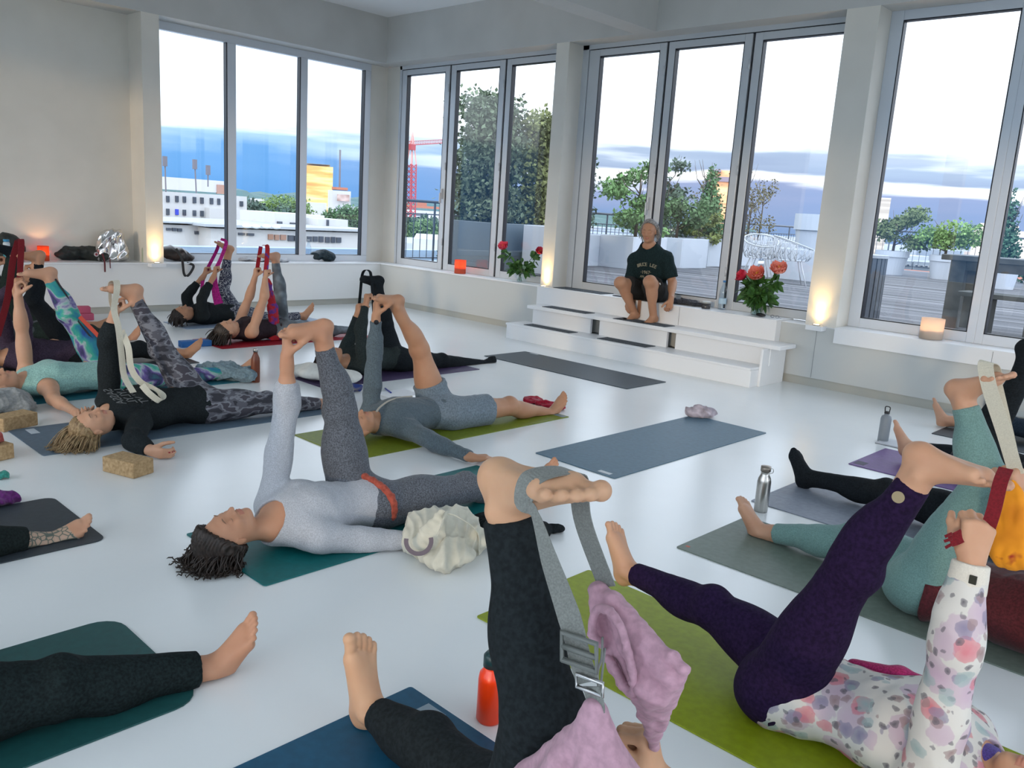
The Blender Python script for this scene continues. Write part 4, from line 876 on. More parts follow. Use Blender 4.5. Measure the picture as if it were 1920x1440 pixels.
    def trousers(s, m, tL=1.9, tR=1.9, o=.005, oz=.001, wr=(.0035, 42, 3), name='leggings', ol=0., waist=.09, **k):
        J = s.J; g = s.g*s.b
        def fn(b):
            A = (J['ax'], J['lat'], J['fr'])
            b.ell(J['P'], A, (.128*g+o, .166*g+o, .101*g+o), .05); b.ell(J['P']-J['fr']*.035*g-J['ax']*.03, A, (.115*g+o, .152*g+o, .078*g+o), .05)
            b.cone(J['P'], J['P']+J['ax']*(waist+.05), .096*g+o, .096*g+o, .06, (J['lat'], 1.36), capb=True)
            for q, t in (('L', tL), ('R', tR)):
                if 'K'+q in J: s.leg(b, q, o, t, True, oz, ol)
        return s.wear(name, fn, m, wrinkle=wr, **k)
    def top(s, m, tL=1.9, tR=1.9, o=.009, oz=.002, wr=(.005, 34, 5), name='top', hem=-.04, neck=.035, straps=False, **k):
        J = s.J
        def fn(b):
            s.torso(b, o); b.plane(J['P']+J['ax']*hem, -J['ax'])
            for q, t in (('L', tL), ('R', tR)):
                if 'E'+q in J and t > 0: s.arm(b, q, o, t, True, oz)
            nk = J['N']+J['ax']*.045+J['fr']*(.012+neck*.3); b.ell(nk, (J['ax'], J['lat'], J['fr']), (.062+neck*1.1, .074+neck*.45, .074+neck*.3), .008, sub=True)
            if straps:
                for q in 'LR': b.ball(J['S'+q], .075*s.g, .01, sub=True)
        k.setdefault('crease', (.0055, 26, int(wr[2])+2)); return s.wear(name, fn, m, wrinkle=wr, **k)
    def sock(s, q, m):
        J = s.J
        def fn(b): foot(b, J['A'+q], J['K'+q], J['toe'+q], J['in'+q], s.g, o=.007, toes=False); b.cone(J['A'+q], J['A'+q]+nrm(J['K'+q]-J['A'+q])*.12, .041*s.g, .044*s.g, .02, capb=True)
        return s.wear('sock', fn, m, wrinkle=(.0015, 60, 2))
    def hair(s, m, spread=(0, 0), length=.12, n=0, w=.004, curl=0., seed=1, cap=1., puff=0., down=None, hairline=.02, name='hair', extra=None, low=.07):
        """close cap over the skull plus n loose strands falling 'down'"""
        J = s.J; c, fd, up = J['Hd'], nrm(J['hf']), nrm(J['hu']); r = np.cross(fd, up); g = s.g; R = np.random.default_rng(seed)
        b = SDF(); A = (fd, up, r); b.ell(c+g*(-fd*.018+up*.036), A, ((.098+puff)*g*cap, (.092+puff)*g*cap, (.080+puff)*g*cap), .02)
        if extra: extra(b, c, fd, up, r)
        b.plane(c+g*(fd*(.045+hairline)+up*.035), nrm(fd*1.+-up*.75))
        if not extra: b.plane(c-up*low*g, -up)
        dsp = lambda v: .0035*np.sin((v@r)*420+6*np.sin((v@up)*40)+4*np.sin((v@fd)*50))+.002*np.sin((v@r)*900+3*np.sin((v@up)*90))
        v, f = b.mesh(min(s.h, .006), s.zf if callable(s.zf) else s.zf-.003, None, 1, dsp); o = obj(name, (v, f), m, s.o, smooth=True)
        if n:
            mb = MB(); dn = nrm(down if down is not None else V3(0, 0, -1))
            for i in range(n):
                th = R.uniform(-1.6, 1.6); ph = R.uniform(-.5, 1.25); d0 = nrm(-fd*math.cos(th)*math.cos(ph)*.9+r*math.sin(th)*math.cos(ph)+up*math.sin(ph))
                p = c+g*(up*.03-fd*.015)+g*np.array(.088*d0)*1.02; L = length*R.uniform(.55, 1.1); dirn = nrm(d0*.6+dn*.8+up*spread[0]+r*spread[1]*R.normal()+R.normal(size=3)*.18); pts = [p]; ph0 = R.uniform(0, 6)
                K_ = 12 if curl else 6
                for k in range(K_):
                    dirn = nrm(dirn+V3(0, 0, -1)*.22+R.normal(size=3)*.05); q = pts[-1]+dirn*L/K_
                    if curl: x_, y_ = perp(dirn); q = q+curl*(x_*math.cos(ph0+k*1.5)+y_*math.sin(ph0+k*1.5))
                    q[2] = max(q[2], (.41 if callable(s.zf) else s.zf)+R.uniform(0, .012)); pts.append(q)
                mb.tube(pts, [w*1.1]*2+[w]*(len(pts)-3)+[w*.3], 5, cap=False)
            obj('hair_strands', mb, m, s.o, smooth=True)
        return o

def lying(O, blk, T=1.0, leanL=0., arms=True):
    """default joints of someone lying on their back. blk 'L': head towards -Y; 'R': head towards +X. left = away from viewer for 'L'"""
    a, q = (V3(0, 1, 0), V3(1, 0, 0)) if blk == 'L' else (V3(-1, 0, 0), V3(0, 1, 0)); z = V3(0, 0, 1); O = V3(O[0], O[1], 0)
    Wd = lambda u, s_, h: O+a*u+q*s_+z*h
    J = dict(P=Wd(0, 0, .118), C=Wd(-.37*T, 0, .125), N=Wd(-.555*T, 0, .105), SL=Wd(-.475*T, -.165, .095), SR=Wd(-.475*T, .165, .095), ax=-a, lat=q, fr=z,
             Hd=Wd(-.705*T, 0, .112), hf=nrm(z-a*.0), hu=-a, HL=Wd(.02, -.085, .115), HR=Wd(.02, .085, .105),
             KR=Wd(.45, .10, .085), AR=Wd(.86, .11, .065), bkR=-z, bkL=a, toeR=nrm(z+q*.35+a*.35), inR=-q, inL=q, KL=Wd(-.02, -.09, .56), AL=Wd(-.08, -.09, .95), toeL=-a)
    J['_'] = (Wd, a, q, z); return J
def mat_obj(name, lab, poly, z, m, group='yoga mats', th=.005, cat='mat'):
    c = np.mean(poly, 0); o = obj(name, MB().prism(poly, z, z+th), m, bevel=.0015, base=(c[0], c[1], z)); return tag(o, lab, cat, group)
def rrect(x0, x1, y0, y1, r=.01, n=5):
    p = []
    for cx, cy, a0 in ((x1-r, y1-r, 0), (x0+r, y1-r, 90), (x0+r, y0+r, 180), (x1-r, y0+r, 270)):
        for i in range(n+1): a = math.radians(a0+90*i/n); p.append((cx+r*math.cos(a), cy+r*math.sin(a)))
    return p
def fabric(name, c, heather=0., scale=120, rough=.9, stretch=(1, 1, 1)):
    dark = max(c) < .06
    lo = tuple(k*(1-heather) for k in c); hi = tuple(min(1, k*(1+heather)) for k in c)
    return noisemat(name, [(.35, lo), (.65, hi)], scale, 3, rough, stretch, sheen=0. if dark else .12, spec=.15 if dark else .35, bump=.08)

# ================================================================== yoga mats
def ymat(lab, x0, x1, y0, y1, c, r=.012, th=.005, corner=None, rough=.5, label_patch=None):
    m = noisemat('mat_rubber_%d' % int(sum(c)*99991 % 9973), [(.3, tuple(k*.9 for k in c)), (.7, tuple(k*1.1 for k in c))], 35, 4, rough, bump=.05)
    o = mat_obj('yoga_mat', lab, rrect(x0, x1, y0, y1, r), .0005, m, th=th)
    if label_patch:
        px, py, w, d, col = label_patch; obj('brand_patch', MB().box(px-w/2, px+w/2, py-d/2, py+d/2, th+.0005, th+.0012), mat('patch_%d_%d' % (int(col[0]*1000), int(col[2]*1000)), col, .6), o, label='small printed patch')
    return o
ymat('teal green mat under the woman in the light grey top', -3.44, -2.765, 1.595, 3.39, (.002, .13, .135), label_patch=(-2.83, 3.33, .04, .03, (.6, .2, .2)))
ymat('long dark blue-grey empty mat in the middle of the floor', -3.42, -2.785, 3.885, 5.76, (.07, .145, .205), label_patch=(-2.89, 3.93, .09, .035, (.6, .65, .68)))
ymat('empty black mat lying across, in front of the steps', -6.19, -4.335, 6.11, 6.745, (.018, .038, .052), label_patch=(-6.02, 6.71, .12, .03, (.35, .4, .42)))
ymat('olive green mat under the man in grey shorts', -4.60, -3.93, 2.86, 4.83, (.17, .215, .012), label_patch=(-3.99, 4.79, .09, .05, (.2, .25, .3)))
ymat('dark purple mat under the person in black socks', -6.33, -5.66, 3.80, 5.55, (.06, .04, .10))
ymat('red mat under the woman with the red scarf', -8.3, -7.66, 3.95, 5.80, (.32, .008, .02))
ymat('pale blue mat under the person in patterned leggings', -9.55, -8.95, 4.2, 6.0, (.25, .33, .45))
ymat('slate blue mat under the woman in camouflage leggings', -5.60, -4.96, 1.49, 3.45, (.10, .15, .205), label_patch=(-5.5, 1.6, .12, .05, (.5, .55, .6)))
ymat('petrol blue mat under the woman in the aqua tank top', -6.85, -6.2, 1.55, 3.5, (.02, .15, .20))
ymat('dark mat under the person in black at the far left edge', -7.75, -7.1, 1.6, 3.45, (.03, .04, .05))
ymat('charcoal mat with rounded corners under the tattooed foot', -4.25, -3.58, -.6, 1.31, (.035, .045, .055), r=.05, label_patch=(-3.66, 1.22, .02, .008, (.7, .7, .7)))
o = ymat('dark green mat with wavy edge, bottom left', -2.87, -2.20, -.8, 1.07, (.012, .075, .075), r=.09)
ymat('ocean blue mat at the bottom centre with a printed corner', -1.85, .05, .93, 1.585, (.01, .085, .16), label_patch=None)
ymat('lime green mat under the woman in purple leggings', -2.06, -.15, 2.07, 2.745, (.26, .32, .008))
ymat('grey-green mat under the person in aqua leggings', -1.965, -.05, 3.28, 3.95, (.16, .20, .17), label_patch=(-1.93, 3.33, .02, .015, (.6, .15, .1)))
ymat('silvery grey mat under the black-socked foot', -2.08, -.1, 4.21, 4.87, (.24, .27, .33))
ymat('purple mat on the right behind the grey bottle', -2.05, -.2, 5.47, 6.13, (.13, .06, .22), label_patch=(-2.0, 5.56, .07, .09, (.05, .04, .08)))
ymat('dark mat under the farthest foot on the right', -2.0, -.2, 6.95, 7.6, (.03, .04, .05))
# printed label of the blue mat
t = MB().box(-1.74, -1.66, 1.445, 1.565, .0056, .0062); lb = obj('printed_label', t, mat('mat_label_grey', (.28, .36, .42), .5), bpy.data.objects['yoga_mat.012'], label='pale printed label with a round emblem')
obj('emblem', MB().lathe([(.0, 0), (.020, 0), (.020, .0008), (0, .0008)], (-1.70, 1.50, .0062), 20), mat('emblem_green', (.10, .30, .25), .5), bpy.data.objects['yoga_mat.012'])
obj('emblem_centre', MB().lathe([(.0, 0), (.010, 0), (.010, .0006), (0, .0006)], (-1.70, 1.50, .007), 16), mat('emblem_gold', (.45, .35, .12), .5), bpy.data.objects['yoga_mat.012'])

# ================================================================== people
S1 = (.52, .28, .175); S2 = (.55, .32, .21); S3 = (.48, .26, .155)
BLK = fabric('black_jersey', (.010, .013, .016), .3); BLK2 = fabric('soft_black', (.014, .018, .02), .3)
fist = dict(curls=(75, 85, 50), thumb=55); grip = dict(curls=(60, 80, 50), thumb=60); rest = dict(curls=(25, 35, 20), thumb=15); halfc = dict(curls=(45, 60, 35), thumb=30)

# -- woman in light grey, teal mat
J = lying((-3.08, 2.32), 'L', .92); Wd = J['_'][0]
J.update(HL=V3(*(-3.170,2.277,0.185)), KL=V3(*(-3.180,2.223,0.549)), AL=V3(*(-3.180,2.114,0.898)), toeL=V3(*(-3.220,1.963,0.925))-V3(*(-3.180,2.138,0.974)), KR=V3(*(-2.970,2.852,0.100)), AR=V3(*(-2.930,3.269,0.028))+V3(0, .05, .0), toeR=(.35, .35, .85), curlL=.4,
         EL=V3(*(-3.260,1.990,0.582)), WL=V3(*(-3.220,1.964,0.816)), hdL=((.0, -.03, 1), (.3, .9, .1), (.9, -.3, 0)), hkL=grip,
         SL=V3(-3.24, 1.90, .13), ER=V3(*(-2.853,2.071,0.050)), WR=V3(*(-2.703,2.279,0.045)), hdR=((.15, .95, 0), (0, 0, -1), (-1, 0, 0)), hkR=rest,
         Hd=V3(-3.06, 1.60, .125), hf=nrm((.10, -.10, 1)), hu=nrm((.05, -1, -.12)))
J['SR'] = V3(-2.90, 1.93, .085)
p6 = Person(J, 'person in a light grey top and dark grey leggings, lying on the teal mat', S1, h=.0055, lw=1.22)
GREYL = fabric('grey_leggings', (.095, .105, .125), .45, 160); GREYT = fabric('light_grey_marl', (.40, .42, .46), .16, 220)
p6.trousers(GREYL, 1.86, 1.86, wr=(.0025, 50, 3)); p6.top(GREYT, 1.42, 1.92, wr=(.005, 40, 6), neck=.062, o=.014, hem=.02, crease=(.004, 26, 7))
def belt(b):
    c = J['P']+J['ax']*.045
    for k in range(26):
        a0, a1 = 2*math.pi*k/26, 2*math.pi*(k+1)/26; f = lambda a: c+J['lat']*.190*math.cos(a)+J['fr']*.126*math.sin(a)+J['ax']*(-.055*math.cos(a))
        b.cone(f(a0), f(a1), .017+.003*math.sin(k), .017, .01)
p6.wear('scarf_belt', belt, fabric('rust_cotton', (.33, .065, .04), .25, 60), h=.005, wrinkle=(.005, 110, 3, (1, 0, 0)), label='rust red scarf tied as a belt')
p6.wear('undershirt', lambda b: b.ell(J['N']+J['fr']*.005+J['ax']*-.055, (J['ax'], J['lat'], J['fr']), (.085, .108, .072), .02), fabric('rust_cotton', (.33, .065, .04)), h=.006, wrinkle=None)
DKH = noisemat('dark_brown_hair', [(.3, (.008, .006, .005)), (.7, (.035, .022, .016))], 60, 3, .45, stretch=(1, 1, 1))
p6.hair(DKH, n=520, length=.25, w=.0030, curl=.007, seed=4, spread=(1.0, .8), hairline=-.035, puff=.022)

# -- man in grey shirt and shorts, olive mat
J = lying((-4.25, 3.82), 'L', 1.03); J.update(KL=V3(*(-4.380,3.704,0.536)), AL=V3(*(-4.380,3.482,0.838)), toeL=V3(*(-4.400,3.332,0.945))-V3(*(-4.380,3.594,0.959)), KR=V3(*(-4.100,4.339,0.111)), AR=V3(*(-4.080,4.768,0.007)), toeR=(.25, .30, .9), curlL=.3,
         SL=V3(-4.42, 3.33, .13), EL=V3(*(-4.420,3.353,0.537)), WL=V3(*(-4.400,3.338,0.781)), hdL=((0, .0, 1), (.3, .9, .1), (.9, -.3, 0)), hkL=grip,
         SR=V3(-4.03, 3.36, .09), ER=V3(*(-3.804,3.369,0.060)), WR=V3(*(-3.485,3.390,0.040)), hdR=((.55, .8, 0), (0, 0, -1), (-.8, .5, 0)), hkR=rest,
         Hd=V3(-4.17, 3.045, .125), hf=nrm((.22, -.08, 1)), hu=nrm((0, -1, -.05)))
p5 = Person(J, 'person with bare legs in grey shorts and a dark grey shirt, on the olive mat', S3, h=.006, female=False, build=1.02, lw=1.12)
SLATE = fabric('slate_shirt', (.085, .115, .135), .25, 150); p5.top(SLATE, 1.86, 1.93, wr=(.006, 36, 8), o=.010, neck=.02, hem=-.02)
p5.trousers(fabric('grey_shorts', (.16, .20, .235), .2, 90), .42, .60, o=.012, oz=.02, wr=(.007, 45, 9), name='shorts')
p5.hair(noisemat('short_brown_hair', [(.3, (.03, .018, .012)), (.7, (.07, .045, .03))], 70, 3, .6), hairline=-.055, n=0)
def watch(p, q, at=.06, c=(.03, .01, .012), lab='dark wristwatch'):
    J = p.J; d = nrm(J['W'+q]-J['E'+q]); c0 = J['W'+q]-d*.035; mb = MB().lathe([(.0275, -.010), (.031, -.010), (.031, .010), (.0275, .010)], c0, 24, axis=d); x, y = perp(d)
    mb.lathe([(0, .028), (.016, .028), (.016, .038), (0, .039)], c0, 20, 1, axis=nrm(V3(.8, -.5, .1)-d*np.dot(d, V3(.8, -.5, .1))))
    o = obj('wristwatch', mb, [mat('watch_strap', c, .5), mat('watch_face', (.02, .02, .025), .15)], p.o); o['label'] = lab
watch(p5, 'L')
zp = [J['N']+J['fr']*.075, J['C']+J['ax']*.1+J['fr']*.115, J['C']+J['fr']*.122, J['C']-J['ax']*.1+J['fr']*.118]
obj('zip', MB().ribbon(smooth_path([V3(-4.17, 3.19, .205), V3(-4.2, 3.24, .222), V3(-4.24, 3.34, .243), V3(-4.26, 3.46, .250), V3(-4.27, 3.56, .243)]), V3(1, 0, 0), .012, .006), mat('zip_cream', (.45, .42, .36), .6), p5.o)

# -- woman in camouflage leggings and black printed sweatshirt
J = lying((-5.25, 2.56), 'L', 1.08); J.update(KL=V3(*(-5.360,2.344,0.480)), AL=V3(*(-5.380,2.181,0.827)), toeL=V3(*(-5.400,1.997,0.896))-V3(*(-5.380,2.190,0.915)), KR=V3(*(-5.120,2.967,0.097)), AR=V3(*(-5.100,3.442,0.031)), toeR=(.3, .3, .9), curlL=.3,
         SL=V3(-5.43, 2.03, .15), EL=V3(*(-5.440,2.041,0.541)), WL=V3(*(-5.420,2.075,0.712)), hdL=((.1, .05, 1), (.2, .9, 0), (.9, -.2, 0)), hkL=fist,
         SR=V3(-5.02, 2.05, .10), ER=V3(*(-4.785,1.917,0.070)), WR=V3(*(-4.625,1.949,0.040)), hdR=((.9, .35, -.1), (-.3, .9, 0), (0, 0, 1)), hkR=halfc,
         Hd=V3(-5.02, 1.78, .125), hf=nrm((.30, .02, 1)), hu=nrm((-.0, -1, .0)))
p7 = Person(J, 'person with blond hair in a black printed sweatshirt and camouflage leggings, arm stretched out', S2, h=.006, build=1.08, lw=1.08)
CAMO = noisemat('camouflage', [(0, (.035, .035, .045)), (.42, (.035, .035, .045)), (.43, (.10, .10, .12)), (.50, (.10, .10, .12)), (.51, (.20, .205, .23)), (.57, (.20, .205, .23)), (.58, (.06, .055, .07)), (1, (.06, .055, .07))], 16, 2.2, .85, stretch=(1, .6, 1.2), distort=.0)
p7.trousers(CAMO, 1.93, 1.86, wr=(.002, 50, 4)); p7.top(BLK2, 1.66, 1.90, wr=(.006, 32, 5), o=.013, neck=.012, hem=.02)
p7.hair(noisemat('blond_hair', [(.3, (.16, .10, .05)), (.55, (.30, .21, .11)), (.8, (.48, .38, .22))], 45, 3, .5), n=420, length=.22, w=.0028, seed=8, spread=(.55, .25), down=V3(.35, -.35, -.8), hairline=-.03)
PRN = mat('faded_print', (.13, .14, .145), .8)
for i, sgn in enumerate(('SASSA', 'LYLYL', 'AYLVT', 'YEHV')):
    text('sweatshirt_print', sgn, .075, PRN, V3(-5.16+.0, 1.985+.068*i, .250-.004*i), (1, .10, -.30+.02*i), (.0, -1, .05), p7.o)
NAIL = mat('red_nails', (.35, .01, .03), .3)
obj('fingernail', MB().ell(J['WR']+V3(.115, .055, .008), (.006, .006, .004)).ell(J['WR']+V3(.108, .075, .006), (.006, .006, .004)).ell(J['WR']+V3(.095, .092, .004), (.006, .006, .004)), NAIL, p7.o, smooth=True)

# -- woman in aqua tank top and colourful leggings
J = lying((-6.42, 2.42), 'L', 1.10); J.update(KL=V3(*(-6.500,2.166,0.569)), AL=V3(*(-6.520,2.056,0.830)), toeL=V3(*(-6.540,1.846,0.868))-V3(*(-6.520,2.052,0.913)), KR=V3(*(-6.320,2.873,0.078)), AR=V3(*(-6.300,3.381,0.068)), toeR=(.45, .45, .75), curlL=.3,
         SL=V3(-6.60, 1.90, .15), EL=V3(*(-6.600,1.885,0.492)), WL=V3(*(-6.580,1.869,0.699)), hdL=((0, -.03, 1), (.3, .9, .1), (.9, -.3, 0)), hkL=grip,
         SR=V3(-6.22, 1.93, .10), ER=V3(*(-6.061,1.902,0.060)), WR=V3(*(-5.622,1.918,0.040)), hdR=((.9, -.1, 0), (0, 0, 1), (0, 1, 0)), hkR=halfc,
         Hd=V3(-6.36, 1.66, .13), hf=nrm((.12, .0, 1)), hu=nrm((0, -1, -.12)))
p8 = Person(J, 'person with bare arms in an aqua tank top and rainbow patterned leggings, left side', (.55, .29, .20), h=.0065)
RAIN = noisemat('rainbow_print', [(0, (.02, .03, .12)), (.30, (.02, .06, .30)), (.40, (.02, .22, .30)), (.47, (.05, .35, .25)), (.52, (.35, .42, .45)), (.57, (.14, .10, .30)), (.63, (.03, .03, .10)), (.8, (.03, .20, .22))], 4.5, 5, .7, stretch=(1, 1, 1), distort=1.2)
p8.trousers(RAIN, 1.93, 1.72, wr=(.002, 50, 4)); p8.top(fabric('aqua_cotton', (.26, .46, .42), .2, 120), 0, 0, wr=(.006, 55, 6, (0, 0, 1)), o=.007, neck=.05, hem=-.06, straps=True)
p8.hair(noisemat('greying_brown_hair', [(.3, (.05, .03, .02)), (.7, (.15, .10, .07))], 60, 3, .6), n=120, length=.10, w=.003, seed=9, hairline=-.03, spread=(.5, .3))
obj('side_stripe', MB().ribbon(smooth_path([J['AL']+V3(.035, .03, .0), J['AL']*.5+J['KL']*.5+V3(.055, .04, 0), J['KL']+V3(.062, .02, 0), J['KL']*.5+J['HL']*.5+V3(.085, .03, 0), J['HL']+V3(.10, .03, .04)]), V3(0, 1, 0), .012, .004), mat('black_piping', (.01, .01, .015), .6), p8.o)
obj('cuff_band', MB().ribbon(smooth_path([J['KL']+V3(.062, .055, -.01), J['KL']*.7+J['HL']*.3+V3(.085, .075, 0), J['KL']*.45+J['HL']*.55+V3(.09, .095, 0)]), V3(0, 1, .2), .028, .004), mat('coral_panel', (.65, .08, .04), .6), p8.o, label='coral red side panel')

# -- dark-clothed person behind, dark red strap
J = lying((-7.44, 2.55), 'L', 1.0); J.update(KL=V3(*(-7.520,2.243,0.543)), AL=V3(*(-7.520,2.298,0.875)), toeL=V3(*(-7.540,2.139,1.000))-V3(*(-7.520,2.321,1.038)), KR=V3(*(-7.360,3.026,0.114)), AR=V3(*(-7.340,3.415,0.054)), toeR=(.35, .45, .8),
         EL=V3(-7.62, 2.03, .55), WL=V3(*(-7.560,2.209,0.734)), hdL=((0, .1, 1), (.2, .9, 0), (.9, -.2, 0)), hkL=fist, ER=V3(-7.25, 2.1, .42), WR=V3(*(-7.400,2.089,0.646)), hdR=((-.1, .1, 1), (.2, .9, 0), (-.9, -.2, 0)), hkR=fist)
p9 = Person(J, 'person in black leggings with dark red strap, behind the aqua tank top', S3, h=.008)
p9.trousers(BLK, 1.92, 1.80, wr=(.003, 40, 4)); p9.top(fabric('plum_jersey', (.045, .03, .05), .3), 1.7, 1.7, wr=(.006, 40, 4))
p9.hair(DKH, hairline=-.03, n=60, length=.1, w=.003)
# -- two more behind, only feet and legs in view
J = lying((-8.58, 2.60), 'L', .98); J.update(KL=V3(*(-8.660,2.353,0.430)), AL=V3(*(-8.660,2.434,0.819)), toeL=(0, -1, .1), KR=V3(-8.5, 3.02, .09), AR=V3(*(-8.480,3.362,-0.006)), toeR=(.25, .25, .9), EL=V3(-8.74, 2.1, .5), WL=V3(-8.7, 2.3, .72), hdL=((0, .3, 1), (0, 1, 0), (1, 0, 0)), hkL=fist, ER=V3(-8.3, 2.2, .07), WR=V3(-8.2, 2.4, .05), hdR=((0, 1, 0), (0, 0, -1), (-1, 0, 0)))
p10 = Person(J, 'person in dark clothes with a black sock raised, at the left edge near the wall', S1, h=.009, shod='L'); p10.sock('L', BLK)
p10.trousers(fabric('olive_black', (.02, .028, .022), .3), 1.95, 1.85, wr=(.004, 40, 4), ol=.012); p10.top(fabric('charcoal_knit', (.05, .055, .06), .3), 1.9, 1.9); p10.hair(DKH, hairline=-.03)
J = lying((-9.2, 2.50), 'L', .98); J.update(KL=V3(-9.28, 2.42, .56), AL=V3(-9.3, 2.30, .92), KR=V3(-9.12, 2.95, .09), AR=V3(*(-9.100,3.287,0.073)), toeR=(.6, .55, .55), EL=V3(-9.38, 2.0, .5), WL=V3(-9.3, 2.15, .72), hdL=((0, .3, 1), (0, 1, 0), (1, 0, 0)), hkL=fist, ER=V3(-8.98, 2.1, .07), WR=V3(-8.95, 2.3, .05), hdR=((0, 1, 0), (0, 0, -1), (-1, 0, 0)))
p11 = Person(J, 'person lying nearest the left wall, only the lower leg in view', S3, h=.009); p11.trousers(BLK, 1.9, 1.70, wr=(.004, 40, 4)); p11.top(BLK2, 1.9, 1.9); p11.hair(DKH, hairline=-.03)

# -- person in patterned leggings with magenta strap
J = lying((-9.25, 4.93), 'L', 1.0); J.update(KL=V3(*(-9.320,4.821,0.375)), AL=V3(*(-9.320,4.891,0.832)), toeL=V3(*(-9.340,4.777,1.026))-V3(*(-9.320,4.919,0.993)), KR=V3(*(-9.150,5.297,0.039)), AR=V3(-9.12, 5.78, .065), SL=V3(-9.42, 4.45, .13), SR=V3(-9.08, 4.45, .13),
         EL=V3(*(-9.450,4.440,0.308)), WL=V3(*(-9.380,4.622,0.553)), hdL=((.0, .25, 1), (.2, .9, -.3), (.9, -.2, 0)), hkL=fist, ER=V3(*(-9.000,4.400,0.330)), WR=V3(*(-9.080,4.595,0.583)), hdR=((.0, .15, 1), (.2, .9, -.3), (-.9, -.2, 0)), hkR=fist,
         Hd=V3(-9.15, 4.25, .14), hf=nrm((.20, .05, 1)), hu=nrm((0, -1, .08)))
p2 = Person(J, 'person in black top and navy patterned leggings, nearest the left window', S3, h=.0085)
p2.trousers(noisemat('navy_squiggle', [(0, (.02, .025, .055)), (.47, (.02, .025, .055)), (.5, (.38, .40, .42)), (.54, (.38, .40, .42)), (.57, (.02, .025, .055))], 26, 1, .8, distort=1.5), 1.80, 1.9, wr=(.002, 50, 4), o=.010)
p2.top(BLK2, 1.62, 1.62, wr=(.006, 35, 4), o=.012, neck=.02); p2.hair(DKH, hairline=-.03, n=70, length=.10, w=.004)
# -- woman with tank top, red scarf
J = lying((-7.98, 4.80), 'L', 1.0); J.update(KL=V3(*(-8.050,4.819,0.456)), AL=V3(*(-8.050,4.758,0.844)), toeL=V3(*(-8.070,4.588,0.958))-V3(*(-8.050,4.782,0.996)), KR=V3(-7.88, 5.22, .09), AR=V3(-7.85, 5.60, .07), toeR=(-.1, .3, .9), SL=V3(-8.13, 4.36, .13), SR=V3(-7.82, 4.36, .12),
         EL=V3(*(-8.160,4.522,0.452)), WL=V3(*(-8.100,4.550,0.655)), hdL=((.0, .1, 1), (.2, .9, -.3), (.9, -.2, 0)), hkL=fist, ER=V3(*(-7.800,4.490,0.494)), WR=V3(*(-7.860,4.530,0.657)), hdR=((.0, .15, 1), (.2, .9, -.3), (-.9, -.2, 0)), hkR=fist,
         Hd=V3(-7.90, 4.13, .15), hf=nrm((.22, .06, 1)), hu=nrm((0, -1, .10)))
p3 = Person(J, 'person with brown hair in a sleeveless top, lying on the red mat', S2, h=.008)
p3.trousers(noisemat('grey_tie_dye', [(.35, (.05, .06, .07)), (.5, (.11, .13, .15)), (.65, (.20, .25, .29))], 7, 2, .8), 1.93, 1.93, wr=(.0025, 50, 4))
p3.top(fabric('dark_tank', (.03, .02, .025), .3), 0, 0, straps=True, neck=.05, wr=(.004, 40, 3), o=.007); p3.hair(noisemat('chestnut_hair', [(.3, (.02, .015, .012)), (.7, (.06, .042, .03))], 60, 3, .4), hairline=-.025, n=150, length=.16, w=.004, spread=(.6, .3), down=V3(.2, -.3, -.9), puff=.004)
obj('bracelet', MB().lathe([(.026, -.003), (.029, -.003), (.029, .003), (.026, .003)], J['WR']-V3(0, 0, .03), 18, axis=nrm(J['WR']-J['ER'])), mat('bracelet_brown', (.08, .02, .02), .5), p3.o)
# -- person in black with black socks on purple mat
J = lying((-6.02, 4.80), 'L', 1.02); J.update(KL=V3(*(-6.100,4.733,0.421)), AL=V3(*(-6.100,4.629,0.778)), toeL=V3(*(-6.120,4.481,0.930))-V3(*(-6.100,4.665,0.945)), KR=V3(*(-5.920,5.284,0.057)), AR=V3(*(-5.900,5.802,-0.010)), toeR=(.15, .75, .6), SL=V3(-6.18, 4.32, .14), SR=V3(-5.84, 4.32, .10),
         EL=V3(*(-6.200,4.443,0.315)), WL=V3(*(-6.160,4.466,0.513)), hdL=((.0, .1, 1), (.2, .9, -.3), (.9, -.2, 0)), hkL=fist, ER=V3(-5.88, 4.3, .42), WR=V3(-5.98, 4.42, .62), hdR=((.0, .15, 1), (.2, .9, -.3), (-.9, -.2, 0)), hkR=fist,
         Hd=V3(-5.98, 4.06, .18), hf=nrm((.18, .02, 1)), hu=nrm((0, -1, .12)))
p4 = Person(J, 'person in black with black socks, head on a white cushion', S3, h=.0075, shod='LR')
p4.trousers(BLK, 1.98, 1.98, wr=(.004, 36, 4), ol=.006); p4.top(fabric('black_green_top', (.022, .03, .03), .3), 1.92, 1.92, wr=(.006, 34, 6), neck=.05); p4.sock('L', BLK); p4.sock('R', BLK); p4.hair(DKH, hairline=-.03, n=40, length=.08, w=.004); watch(p4, 'L', c=(.02, .025, .025), lab='black sports watch')

